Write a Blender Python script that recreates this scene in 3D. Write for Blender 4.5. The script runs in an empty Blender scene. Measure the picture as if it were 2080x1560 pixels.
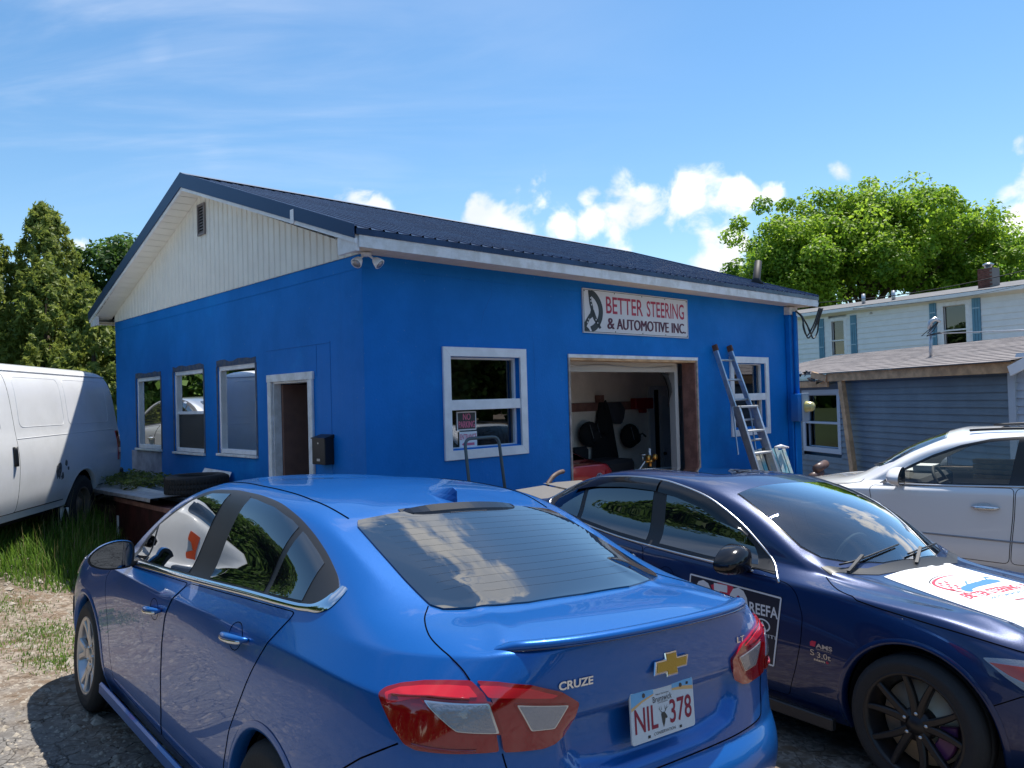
import bpy, bmesh, math, random
import numpy as np
from mathutils import Vector, Matrix, noise
from mathutils.bvhtree import BVHTree
from mathutils.geometry import delaunay_2d_cdt, interpolate_bezier
random.seed(7); np.random.seed(7)
R = math.radians
SC = bpy.context.scene
COL = SC.collection
# ------------------------------------------------------------------ camera
cam = bpy.data.objects.new('camera', bpy.data.cameras.new('camera')); COL.objects.link(cam)
cam.data.sensor_width = 36; cam.data.lens = 36*1600/2080; cam.data.clip_start = .05; cam.data.clip_end = 3000
cp, sp, cr, sr = math.cos(R(1.12)), math.sin(R(1.12)), math.cos(R(-1.6)), math.sin(R(-1.6))
_fw = Vector((0, cp, sp)); _up = Vector((0, -sp, cp)); _rt = Vector((1, 0, 0))
_r2 = cr*_rt + sr*_up; _u2 = -sr*_rt + cr*_up
cam.matrix_world = Matrix(((_r2.x, _u2.x, -_fw.x, 0), (_r2.y, _u2.y, -_fw.y, 0), (_r2.z, _u2.z, -_fw.z, 1.8), (0, 0, 0, 1)))
SC.camera = cam
# ------------------------------------------------------------------ light
SUN_AZ, SUN_EL = R(50), R(68)
SUN = Vector((math.cos(SUN_AZ)*math.cos(SUN_EL), math.sin(SUN_AZ)*math.cos(SUN_EL), math.sin(SUN_EL)))
sun = bpy.data.objects.new('sun', bpy.data.lights.new('sun', 'SUN')); COL.objects.link(sun)
sun.data.energy = 4.9; sun.data.angle = R(.53); sun.data.color = (1, .95, .87)
sun.rotation_euler = SUN.to_track_quat('Z', 'Y').to_euler()
SC.view_settings.view_transform = 'Standard'; SC.view_settings.look = 'None'; SC.view_settings.gamma = 1
SC.view_settings.exposure = .60; SC.view_settings.use_curve_mapping = False
SC.cycles.use_denoising = True; SC.cycles.max_bounces = 8; SC.cycles.transparent_max_bounces = 12
SC.cycles.sample_clamp_indirect = 6; SC.cycles.caustics_reflective = False; SC.cycles.caustics_refractive = False

class NT:
    def __init__(s, nt): s.nt = nt; s.L = nt.links
    def n(s, t, ins=None, **k):
        o = s.nt.nodes.new(t)
        for a, v in k.items(): setattr(o, a, v)
        for a, v in (ins or {}).items():
            i = o.inputs[a]
            if isinstance(v, bpy.types.NodeSocket): s.L.new(v, i)
            elif isinstance(v, bpy.types.Node): s.L.new(v.outputs[0], i)
            else: i.default_value = v
        return o
    def math(s, op, a, b=0., c=0., clamp=False):
        return s.n('ShaderNodeMath', {0: a, 1: b, 2: c}, operation=op, use_clamp=clamp).outputs[0]
    def mix(s, f, a, b, bt='MIX'):
        o = s.n('ShaderNodeMix', data_type='RGBA', blend_type=bt)
        for i, v in ((0, f), (6, a), (7, b)):
            if isinstance(v, bpy.types.NodeSocket): s.L.new(v, o.inputs[i])
            elif isinstance(v, (int, float)): o.inputs[i].default_value = v
            else: o.inputs[i].default_value = (*v[:3], 1)
        return o.outputs[2]
    def ramp(s, f, lo, hi, a=0., b=1., smooth=True):
        return s.n('ShaderNodeMapRange', {0: f, 1: lo, 2: hi, 3: a, 4: b}, interpolation_type='SMOOTHSTEP' if smooth else 'LINEAR').outputs[0]

# ------------------------------------------------------------------ sky
w = bpy.data.worlds.new('World'); SC.world = w; w.use_nodes = True
w.node_tree.nodes.clear(); t = NT(w.node_tree)
sky = t.n('ShaderNodeTexSky', sky_type='NISHITA', sun_disc=False, sun_elevation=SUN_EL, sun_rotation=R(90)-SUN_AZ, altitude=50, air_density=1.1, dust_density=.15, ozone_density=1.6)
tc = t.n('ShaderNodeTexCoord').outputs['Generated']
def sdir(px, py):
    d = _fw + (px-1040)/1600*_r2 - (py-780)/1600*_u2; return d.normalized()
def warp(v, sc, amt):
    nn = t.n('ShaderNodeTexNoise', {'Vector': v, 'Scale': sc, 'Detail': 3.})
    d = t.n('ShaderNodeVectorMath', {0: nn.outputs['Color'], 1: (.5, .5, .5)}, operation='SUBTRACT')
    d = t.n('ShaderNodeVectorMath', {0: d.outputs[0], 'Scale': amt}, operation='SCALE')
    return t.n('ShaderNodeVectorMath', {0: v, 1: d.outputs[0]}, operation='ADD').outputs[0]
def blobs(lst, v):
    acc = None
    for px, py, rx, wt in lst:
        c = sdir(px, py); dd = t.n('ShaderNodeVectorMath', {0: v, 1: tuple(c)}, operation='DISTANCE').outputs['Value']
        m = t.ramp(dd, rx/1600*1.0, 0, 0, wt)
        acc = m if acc is None else t.math('MAXIMUM', acc, m)
    return acc
v1 = warp(warp(tc, 6., .06), 16., .035)
cum = blobs([(985, 425, 95, 1), (1090, 400, 70, .9), (1060, 465, 120, 1), (1200, 400, 70, .95), (1210, 455, 110, 1), (1310, 430, 110, 1.02), (1400, 415, 105, 1.05), (1490, 405, 90, 1), (1570, 420, 80, .95), (1270, 500, 110, .9), (1060, 430, 160, .8), (1290, 450, 190, .8), (1130, 450, 120, 1.), (1000, 410, 70, .9), (1450, 430, 170, .8), (160, 490, 110, .7), (640, 400, 60, .75), (700, 420, 90, .95), (755, 430, 70, .8),
    (1440, 545, 80, 1), (1480, 500, 60, 1), (1715, 365, 60, .6), (2065, 295, 50, .8), (2075, 450, 80, 1), (160, 495, 75, .85), (200, 520, 50, .8), (1060, -330, 230, 1.02), (1170, -480, 260, 1.), (1330, -620, 260, 1.), (1500, -430, 130, .85), (880, -600, 200, .9), (2560, -420, 300, .9), (2900, -640, 330, .95), (3300, -300, 300, .9), (2200, 420, 200, 1), (-220, 480, 200, 1), (2600, 500, 300, 1), (-700, 520, 320, .9)], v1)
nz = t.n('ShaderNodeTexNoise', {'Vector': tc, 'Scale': 17., 'Detail': 9., 'Roughness': .56, 'Distortion': .3}).outputs['Fac']
cfac = t.math('MULTIPLY', t.ramp(t.math('ADD', t.math('MULTIPLY', cum, .95), t.math('MULTIPLY', nz, 1.9)), 1.38, 1.80), t.ramp(cum, .08, .40))
# high thin cloud, streaked, over the whole dome
sep = t.n('ShaderNodeSeparateXYZ', {0: tc})
zz = t.math('ADD', t.math('MAXIMUM', sep.outputs[2], 0.), .12)
uu = t.math('DIVIDE', sep.outputs[0], zz); vv = t.math('DIVIDE', sep.outputs[1], zz)
pl = t.n('ShaderNodeCombineXYZ', {0: uu, 1: vv}).outputs[0]
plr = t.n('ShaderNodeMapping', {'Vector': pl, 'Rotation': (0, 0, R(28)), 'Scale': (.75, 2.1, 1)}).outputs[0]
ci = t.n('ShaderNodeTexNoise', {'Vector': plr, 'Scale': 1.15, 'Detail': 8., 'Roughness': .58, 'Distortion': .6}).outputs['Fac']
cig = t.n('ShaderNodeTexNoise', {'Vector': pl, 'Scale': .55, 'Detail': 2.}).outputs['Fac']
cirb = blobs([(90, 30, 300, 1.6), (400, 60, 420, .7), (250, -160, 560, 1.2), (640, 150, 420, .5), (310, 90, 70, 1.7), (430, 300, 80, .7), (900, 60, 600, .25)], tc)
hi = t.ramp(sep.outputs[2], .5, .68)
cirm = t.math('MAXIMUM', cirb, t.math('MULTIPLY', hi, t.ramp(cig, .38, .62, .35, 1.15)))
cirf = t.math('MULTIPLY', t.ramp(ci, .38, .70), cirm, clamp=True)
skyc = t.n('ShaderNodeHueSaturation', {'Color': sky.outputs[0], 'Hue': .497, 'Saturation': 1.22, 'Value': .965}).outputs[0]
shade = t.n('ShaderNodeTexNoise', {'Vector': tc, 'Scale': 9., 'Detail': 4.}).outputs['Fac']
CL = 6.6
ccol = t.mix(t.ramp(shade, .35, .65), (.78*CL, .84*CL, .95*CL), (1.12*CL, 1.12*CL, 1.12*CL))
out = t.mix(t.math('MULTIPLY', cirf, .42), skyc, (.93*CL, .97*CL, 1.06*CL))
out = t.mix(cfac, out, ccol)
bg = t.n('ShaderNodeBackground', {'Color': out, 'Strength': .115})
t.n('ShaderNodeOutputWorld', {'Surface': bg})

# ------------------------------------------------------------------ materials
MATS = {}
def mat(name, col, rough=.6, metal=0., coat=0., spec=.5, bump=0., bscale=30., var=0., vscale=3., col2=None, flake=0., emis=None, trans=0., ior=1.45, coatr=.03, coati=1.5, alpha=1., detail=6.):
    if name in MATS: return MATS[name]
    m = bpy.data.materials.new(name); m.use_nodes = True; m.node_tree.nodes.clear(); t = NT(m.node_tree)
    p = t.n('ShaderNodeBsdfPrincipled', {'Roughness': rough, 'Metallic': metal, 'Coat Weight': coat, 'Coat Roughness': coatr, 'Coat IOR': coati, 'Specular IOR Level': spec, 'Transmission Weight': trans, 'IOR': ior, 'Alpha': alpha})
    co = t.n('ShaderNodeTexCoord').outputs['Object']
    c = (*col, 1)
    if var or col2:
        n = t.n('ShaderNodeTexNoise', {'Vector': co, 'Scale': vscale, 'Detail': detail, 'Roughness': .62}).outputs['Fac']
        c2 = col2 or tuple(x*(1-var) for x in col); c1 = col if col2 else tuple(min(1, x*(1+var)) for x in col)
        c = t.mix(t.ramp(n, .35, .65), c1, c2)
        p.inputs['Base Color'].default_value = (*col, 1); t.L.new(c, p.inputs['Base Color'])
        rr = t.ramp(n, .3, .7, max(.0, rough-.08*(rough > .15)), min(1, rough+.08*(rough > .15))); t.L.new(rr, p.inputs['Roughness'])
    else: p.inputs['Base Color'].default_value = c
    if bump:
        n = t.n('ShaderNodeTexNoise', {'Vector': co, 'Scale': bscale, 'Detail': 5.}).outputs['Fac']
        b = t.n('ShaderNodeBump', {'Height': n, 'Strength': bump, 'Distance': .01}); t.L.new(b.outputs[0], p.inputs['Normal'])
    if flake:
        vo = t.n('ShaderNodeTexVoronoi', {'Vector': co, 'Scale': 900.})
        nm = t.n('ShaderNodeVectorMath', {0: vo.outputs['Color'], 1: (.5, .5, .5)}, operation='SUBTRACT')
        nm = t.n('ShaderNodeVectorMath', {0: nm.outputs[0], 'Scale': flake}, operation='SCALE')
        g = t.n('ShaderNodeNewGeometry').outputs['Normal']
        nn = t.n('ShaderNodeVectorMath', {0: g, 1: nm.outputs[0]}, operation='ADD')
        nn = t.n('ShaderNodeVectorMath', {0: nn.outputs[0]}, operation='NORMALIZE'); t.L.new(nn.outputs[0], p.inputs['Normal']); t.L.new(g, p.inputs['Coat Normal'])
    if emis: p.inputs['Emission Color'].default_value = (*emis[:3], 1); p.inputs['Emission Strength'].default_value = emis[3]
    t.n('ShaderNodeOutputMaterial', {'Surface': p}); MATS[name] = m; return m
def glassmat(name, tint, refl=1.0, rough=0.):
    """thin pane: fresnel reflection over tinted see-through"""
    if name in MATS: return MATS[name]
    m = bpy.data.materials.new(name); m.use_nodes = True; m.node_tree.nodes.clear(); t = NT(m.node_tree)
    tr = t.n('ShaderNodeBsdfTransparent', {'Color': (*tint, 1)}); gl = t.n('ShaderNodeBsdfGlossy', {'Color': (1, 1, 1, 1), 'Roughness': rough})
    f = t.n('ShaderNodeFresnel', {'IOR': 1.5}); fa = t.math('MULTIPLY', f.outputs[0], 1.75*refl, clamp=True)
    mx = t.n('ShaderNodeMixShader', {0: fa, 1: tr, 2: gl}); t.n('ShaderNodeOutputMaterial', {'Surface': mx}); MATS[name] = m; return m

# ------------------------------------------------------------------ mesh builder
class MB:
    def __init__(s): s.v = []; s.f = []; s.m = []; s.mi = 0; s.sm = []; s.smooth = False
    def add(s, vs, fs):
        o = len(s.v); s.v += [tuple(x) for x in vs]; s.f += [tuple(i+o for i in f) for f in fs]; s.m += [s.mi]*len(fs); s.sm += [s.smooth]*len(fs); return s
    def box(s, x0, x1, y0, y1, z0, z1):
        v = [(x, y, z) for x in (x0, x1) for y in (y0, y1) for z in (z0, z1)]
        return s.add(v, [(0, 1, 3, 2), (4, 6, 7, 5), (0, 4, 5, 1), (2, 3, 7, 6), (0, 2, 6, 4), (1, 5, 7, 3)])
    def bar(s, a, b, w, h, up=(0, 0, 1)):
        a, b = Vector(a), Vector(b); d = (b-a).normalized(); u = Vector(up); r = d.cross(u)
        if r.length < 1e-4: r = d.cross(Vector((1, 0, 0)))
        r.normalize(); u = r.cross(d); v = []
        for p in (a, b):
            for i, j in ((-1, -1), (1, -1), (1, 1), (-1, 1)): v.append(p + r*(i*w/2) + u*(j*h/2))
        return s.add(v, [(3, 2, 1, 0), (4, 5, 6, 7), (0, 1, 5, 4), (1, 2, 6, 5), (2, 3, 7, 6), (3, 0, 4, 7)])
    def tube(s, pts, r, n=8, cap=True, closed=False):
        pts = [Vector(p) for p in pts]; N = len(pts); rs = r if hasattr(r, '__len__') else [r]*N
        vs = []; fs = []; prev = None
        for i, p in enumerate(pts):
            if closed: d = pts[(i+1) % N]-pts[i-1]
            else: d = (pts[min(i+1, N-1)]-pts[max(i-1, 0)])
            d.normalize()
            if prev is None: a = d.cross(Vector((0, 0, 1)));  a = a if a.length > .1 else d.cross(Vector((1, 0, 0)))
            else: a = prev - d*prev.dot(d)
            a.normalize(); prev = a; b = d.cross(a)
            for k in range(n): an = 2*math.pi*k/n; vs.append(p+(a*math.cos(an)+b*math.sin(an))*rs[i])
        for i in range(N if closed else N-1):
            for k in range(n):
                i2 = (i+1) % N; fs.append((i*n+k, i*n+(k+1) % n, i2*n+(k+1) % n, i2*n+k))
        if cap and not closed: fs += [tuple(range(n))[::-1], tuple((N-1)*n+k for k in range(n))]
        sm = s.smooth; s.smooth = True; s.add(vs, fs); s.smooth = sm; return s
    def lathe(s, prof, c=(0, 0, 0), axis='z', n=32, closed=False):
        """prof [(r,h)]"""
        vs = []; fs = []; P = len(prof)
        for k in range(n):
            a = 2*math.pi*k/n; ca, sa = math.cos(a), math.sin(a)
            for r, h in prof:
                q = {'z': (r*ca, r*sa, h), 'y': (r*ca, h, r*sa), 'x': (h, r*ca, r*sa)}[axis]; vs.append((c[0]+q[0], c[1]+q[1], c[2]+q[2]))
        for k in range(n):
            k2 = (k+1) % n
            for i in range(P if closed else P-1):
                j = (i+1) % P; f = (k*P+i, k*P+j, k2*P+j, k2*P+i); fs.append(f if axis != 'y' else f[::-1])
        sm = s.smooth; s.smooth = True; s.add(vs, fs); s.smooth = sm; return s
    def prism(s, poly, h0, h1, fn=None):
        """poly 2D -> fn(u,v,h)"""
        fn = fn or (lambda u, v, h: (u, v, h)); n = len(poly)
        vs = [fn(u, v, h0) for u, v in poly]+[fn(u, v, h1) for u, v in poly]
        fs = [tuple(range(n))[::-1], tuple(range(n, 2*n))]+[(i, (i+1) % n, (i+1) % n+n, i+n) for i in range(n)]
        return s.add(vs, fs)
    def sphere(s, c, r, n=10, m=7, sc=(1, 1, 1)):
        vs = []; fs = []
        for i in range(m+1):
            a = math.pi*i/m
            for k in range(n): b = 2*math.pi*k/n; vs.append((c[0]+r*sc[0]*math.sin(a)*math.cos(b), c[1]+r*sc[1]*math.sin(a)*math.sin(b), c[2]+r*sc[2]*math.cos(a)))
        for i in range(m):
            for k in range(n): fs.append((i*n+k, (i+1)*n+k, (i+1)*n+(k+1) % n, i*n+(k+1) % n))
        sm = s.smooth; s.smooth = True; s.add(vs, fs); s.smooth = sm; return s
def link(o, parent=None): COL.objects.link(o); o.parent = parent; return o
def obj(name, mb, mats, parent=None, bevel=0., **k):
    me = bpy.data.meshes.new(name); me.from_pydata(mb.v, [], mb.f)
    mats = mats if isinstance(mats, (list, tuple)) else [mats]
    for m in mats: me.materials.append(m)
    me.polygons.foreach_set('material_index', mb.m); me.polygons.foreach_set('use_smooth', mb.sm)
    bm = bmesh.new(); bm.from_mesh(me); bmesh.ops.recalc_face_normals(bm, faces=bm.faces)
    if bevel:
        es = [e for e in bm.edges if len(e.link_faces) == 2 and e.calc_face_angle(0) > .6]
        bmesh.ops.bevel(bm, geom=es, offset=bevel, segments=1, affect='EDGES', clamp_overlap=True)
    bm.to_mesh(me); bm.free(); me.update()
    o = link(bpy.data.objects.new(name, me), parent)
    for a, v in k.items(): o[a] = v
    return o
def thing(name, label, cat, loc=(0, 0, 0), rotz=0, group=None, M=None):
    o = bpy.data.objects.new(name, None); COL.objects.link(o); o.empty_display_size = .2
    o.location = loc; o.rotation_euler = (0, 0, rotz)
    if M is not None: o.matrix_world = M
    o['label'] = label; o['category'] = cat
    if group: o['group'] = group
    return o
def one(name, label, cat, mb, mats, loc=(0, 0, 0), rotz=0, group=None, bevel=0., M=None):
    o = obj(name, mb, mats, None, bevel, label=label, category=cat); o.location = loc; o.rotation_euler = (0, 0, rotz)
    if M is not None: o.matrix_world = M
    if group: o['group'] = group
    return o
def dupe(o, parent, M=None, loc=None, rot=None, name=None):
    c = o.copy(); COL.objects.link(c); c.parent = parent
    if name: c.name = name
    if loc is not None: c.location = loc
    if rot is not None: c.rotation_euler = rot
    return c
def fastmesh(name, V, F, mats, parent=None, midx=None, smooth=False, col=None, **k):
    V = np.asarray(V, np.float32); F = np.asarray(F, np.int32); n = F.shape[1]
    me = bpy.data.meshes.new(name); me.vertices.add(len(V)); me.vertices.foreach_set('co', V.ravel())
    me.loops.add(F.size); me.loops.foreach_set('vertex_index', F.ravel()); me.polygons.add(len(F))
    me.polygons.foreach_set('loop_start', np.arange(0, F.size, n, dtype=np.int32)); me.polygons.foreach_set('loop_total', np.full(len(F), n, np.int32))
    for m in (mats if isinstance(mats, (list, tuple)) else [mats]): me.materials.append(m)
    if midx is not None: me.polygons.foreach_set('material_index', np.asarray(midx, np.int32))
    if smooth: me.polygons.foreach_set('use_smooth', np.ones(len(F), bool))
    if col is not None:
        a = me.attributes.new('tone', 'FLOAT', 'POINT'); a.data.foreach_set('value', np.asarray(col, np.float32))
    me.update(calc_edges=True); me.validate()
    o = link(bpy.data.objects.new(name, me), parent)
    for a, v in k.items(): o[a] = v
    return o
_FONT = {}
def text_tris(s, size=1., bold=False, xs=1., align='LEFT', space=1., shear=0.):
    """flat glyph triangles (verts2d, tris); bold = outline grown"""
    cu = bpy.data.curves.new('t', 'FONT'); cu.body = s; cu.size = size; cu.align_x = align; cu.offset = bold if bold else 0.; cu.space_character = space; cu.shear = shear; cu.resolution_u = 3
    o = bpy.data.objects.new('t', cu); COL.objects.link(o); dg = bpy.context.evaluated_depsgraph_get()
    me = o.evaluated_get(dg).to_mesh(); me.calc_loop_triangles()
    V = [(v.co.x*xs, v.co.y) for v in me.vertices]; T = [tuple(tt.vertices) for tt in me.loop_triangles]
    bpy.data.objects.remove(o); bpy.data.curves.remove(cu); return V, T
def text_fit(s, x0, x1, y0, y1, **k):
    V, T = text_tris(s, **k); xs = [v[0] for v in V]; ys = [v[1] for v in V]; a, b, c, d = min(xs), max(xs), min(ys), max(ys)
    return [(x0+(x-a)/(b-a)*(x1-x0), y0+(y-c)/(d-c)*(y1-y0)) for x, y in V], T
# ------------------------------------------------------------------ ground height
def sst(a, b, x):
    t = min(1, max(0, (x-a)/(b-a))); return t*t*(3-2*t)
def gz(x, y):
    r = math.hypot(x, y-5)
    k = 1/(1+(r/16)**3)**.34
    z = .07 + (-.053*x-.041*y)*k
    z += .30*sst(-3.9, -5.6, x)*(1-sst(15, 26, abs(x)+abs(y-9)))*sst(5, 8.5, y)
    return z
GN = Vector((.053, .041, 1)).normalized()
def car_matrix(px, py, yaw, flat=None):
    n = Vector((0, 0, 1)) if flat is not None else GN
    f = Vector((math.cos(yaw), math.sin(yaw), 0)); f -= n*f.dot(n); f.normalize(); l = n.cross(f)
    z = (.07-.053*px-.041*py) if flat is None else flat
    return Matrix(((f.x, l.x, n.x, px), (f.y, l.y, n.y, py), (f.z, l.z, n.z, z), (0, 0, 0, 1)))

# ------------------------------------------------------------------ car body: control grid (rows bottom to roof, columns nose to tail), left half
SED = [
 # R0 underside edge
 [(4.52,0,.22),(4.49,.35,.22),(4.40,.62,.22),(4.22,.76,.22),(3.98,.80,.21),(3.7,.80,.20),(3.3,.80,.20),(2.9,.80,.20),(2.45,.80,.20),(2.0,.80,.20),(1.6,.80,.20),(1.2,.80,.20),(.8,.79,.21),(.45,.745,.23),(.22,.60,.24),(.14,.33,.25),(.12,0,.25)],
 # R1
 [(4.620,0.000,0.360),(4.590,0.380,0.360),(4.490,0.680,0.360),(4.270,0.815,0.360),(4.000,0.860,0.350),(3.700,0.865,0.340),(3.300,0.860,0.340),(2.900,0.860,0.340),(2.450,0.860,0.340),(2.000,0.860,0.340),(1.600,0.860,0.340),(1.200,0.865,0.350),(0.800,0.865,0.370),(0.400,0.835,0.390),(0.130,0.700,0.400),(0.050,0.340,0.410),(0.030,0.000,0.410)],
 # R2 bumper bulge
 [(4.660,0.000,0.520),(4.630,0.400,0.520),(4.520,0.710,0.520),(4.270,0.840,0.530),(4.000,0.880,0.540),(3.700,0.885,0.540),(3.300,0.875,0.540),(2.900,0.872,0.540),(2.450,0.872,0.540),(2.000,0.872,0.540),(1.600,0.875,0.540),(1.200,0.882,0.550),(0.800,0.893,0.560),(0.360,0.862,0.575),(0.095,0.715,0.585),(0.000,0.385,0.590),(-0.010,0.000,0.590)],
 # R3 bumper shelf
 [(4.655,0.000,0.650),(4.620,0.400,0.650),(4.500,0.700,0.660),(4.250,0.840,0.670),(4.000,0.880,0.690),(3.700,0.890,0.700),(3.300,0.882,0.700),(2.900,0.880,0.700),(2.450,0.880,0.700),(2.000,0.880,0.700),(1.600,0.884,0.710),(1.200,0.892,0.720),(0.800,0.895,0.720),(0.370,0.865,0.715),(0.125,0.710,0.700),(0.050,0.370,0.690),(0.040,0.000,0.690)],
 # R4
 [(4.620,0.000,0.740),(4.580,0.390,0.750),(4.440,0.670,0.770),(4.200,0.815,0.800),(3.980,0.865,0.820),(3.700,0.885,0.830),(3.300,0.885,0.840),(2.900,0.884,0.840),(2.450,0.885,0.840),(2.000,0.886,0.845),(1.600,0.889,0.850),(1.200,0.892,0.860),(0.800,0.888,0.860),(0.370,0.858,0.850),(0.140,0.705,0.840),(0.085,0.375,0.830),(0.075,0.000,0.830)],
 # R5 shoulder
 [(4.520,0.000,0.790),(4.480,0.360,0.800),(4.340,0.620,0.830),(4.140,0.775,0.865),(3.940,0.840,0.890),(3.680,0.870,0.910),(3.300,0.878,0.920),(2.900,0.878,0.925),(2.450,0.880,0.935),(2.000,0.882,0.950),(1.600,0.876,0.965),(1.200,0.872,0.972),(0.800,0.870,0.982),(0.400,0.838,0.977),(0.140,0.685,0.985),(0.075,0.370,0.985),(0.060,0.000,0.985)],
 # R6 belt / hood edge / boot lip
 [(4.360,0.000,0.855),(4.330,0.330,0.860),(4.200,0.560,0.875),(4.030,0.700,0.905),(3.860,0.770,0.925),(3.620,0.805,0.945),(3.270,0.822,0.962),(2.880,0.830,0.985),(2.450,0.832,1.005),(2.000,0.832,1.027),(1.600,0.832,1.045),(1.200,0.826,1.065),(0.800,0.812,1.070),(0.460,0.778,1.075),(0.175,0.620,1.100),(0.080,0.350,1.115),(0.060,0.000,1.120)],
 # R7 bonnet / window sill / boot deck
 [(4.000,0.000,0.925),(3.970,0.300,0.925),(3.870,0.500,0.930),(3.730,0.630,0.940),(3.580,0.700,0.955),(3.350,0.755,0.985),(3.070,0.775,1.020),(2.750,0.785,1.050),(2.400,0.790,1.075),(2.000,0.793,1.100),(1.600,0.788,1.120),(1.220,0.780,1.145),(0.900,0.768,1.145),(0.580,0.722,1.122),(0.380,0.600,1.130),(0.250,0.340,1.140),(0.230,0.000,1.143)],
 # R8 glass base
 [(3.620,0.000,1.015),(3.590,0.300,1.015),(3.500,0.534,1.010),(3.400,0.659,1.010),(3.290,0.734,1.030),(3.140,0.756,1.075),(2.904,0.762,1.130),(2.560,0.762,1.175),(2.260,0.762,1.205),(1.960,0.762,1.225),(1.620,0.759,1.235),(1.280,0.746,1.245),(1.000,0.714,1.232),(0.750,0.659,1.185),(0.560,0.575,1.148),(0.450,0.330,1.154),(0.430,0.000,1.158)],
 # R9
 [(3.110,0.000,1.295),(3.080,0.300,1.290),(3.010,0.512,1.275),(2.930,0.616,1.265),(2.860,0.673,1.270),(2.730,0.701,1.300),(2.580,0.714,1.325),(2.423,0.719,1.342),(2.198,0.722,1.351),(1.971,0.719,1.354),(1.712,0.716,1.351),(1.440,0.704,1.344),(1.200,0.673,1.326),(1.020,0.621,1.299),(0.890,0.559,1.264),(0.860,0.300,1.289),(0.850,0.000,1.294)],
 # R10 roof edge
 [(2.610,0.000,1.444),(2.590,0.280,1.438),(2.540,0.462,1.426),(2.490,0.560,1.418),(2.435,0.601,1.418),(2.344,0.624,1.423),(2.231,0.634,1.430),(2.118,0.640,1.434),(1.983,0.641,1.435),(1.847,0.640,1.435),(1.700,0.637,1.430),(1.553,0.630,1.423),(1.406,0.612,1.410),(1.290,0.575,1.392),(1.200,0.524,1.372),(1.180,0.280,1.392),(1.170,0.000,1.400)],
 # R11
 [(2.510,0.000,1.459),(2.490,0.200,1.457),(2.435,0.300,1.453),(2.390,0.360,1.451),(2.333,0.380,1.452),(2.254,0.390,1.456),(2.175,0.395,1.458),(2.084,0.398,1.461),(1.971,0.398,1.461),(1.847,0.397,1.460),(1.723,0.395,1.456),(1.610,0.390,1.451),(1.508,0.375,1.443),(1.418,0.355,1.432),(1.340,0.300,1.422),(1.310,0.200,1.422),(1.300,0.000,1.424)],
 # R12 centre line
 [(2.420,0.000,1.464),(2.380,0.000,1.466),(2.320,0.000,1.468),(2.200,0.000,1.465),(2.160,0.000,1.467),(2.100,0.000,1.469),(2.040,0.000,1.471),(1.970,0.000,1.472),(1.900,0.000,1.472),(1.820,0.000,1.471),(1.740,0.000,1.468),(1.670,0.000,1.465),(1.600,0.000,1.460),(1.540,0.000,1.454),(1.480,0.000,1.448),(1.430,0.000,1.442),(1.390,0.000,1.436)],
]
def pw(tab, x):
    if x <= tab[0][0]: return tab[0][1]+(x-tab[0][0])
    for (a, b), (c, d) in zip(tab, tab[1:]):
        if x <= c: return b+(x-a)/(c-a)*(d-b)
    return tab[-1][1]+(x-tab[-1][0])
def smoothtab(tab):
    """monotone cubic through the table"""
    X = np.array([a for a, b in tab], float); Y = np.array([b for a, b in tab], float); m = np.gradient(Y, X)
    def f(x):
        if x <= X[0]: return Y[0]+(x-X[0])*m[0]
        if x >= X[-1]: return Y[-1]+(x-X[-1])*m[-1]
        i = int(np.searchsorted(X, x)-1); i = max(0, i); h = X[i+1]-X[i]; t = (x-X[i])/h
        return (2*t**3-3*t*t+1)*Y[i]+(t**3-2*t*t+t)*h*m[i]+(-2*t**3+3*t*t)*Y[i+1]+(t**3-t*t)*h*m[i+1]
    return f
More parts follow.
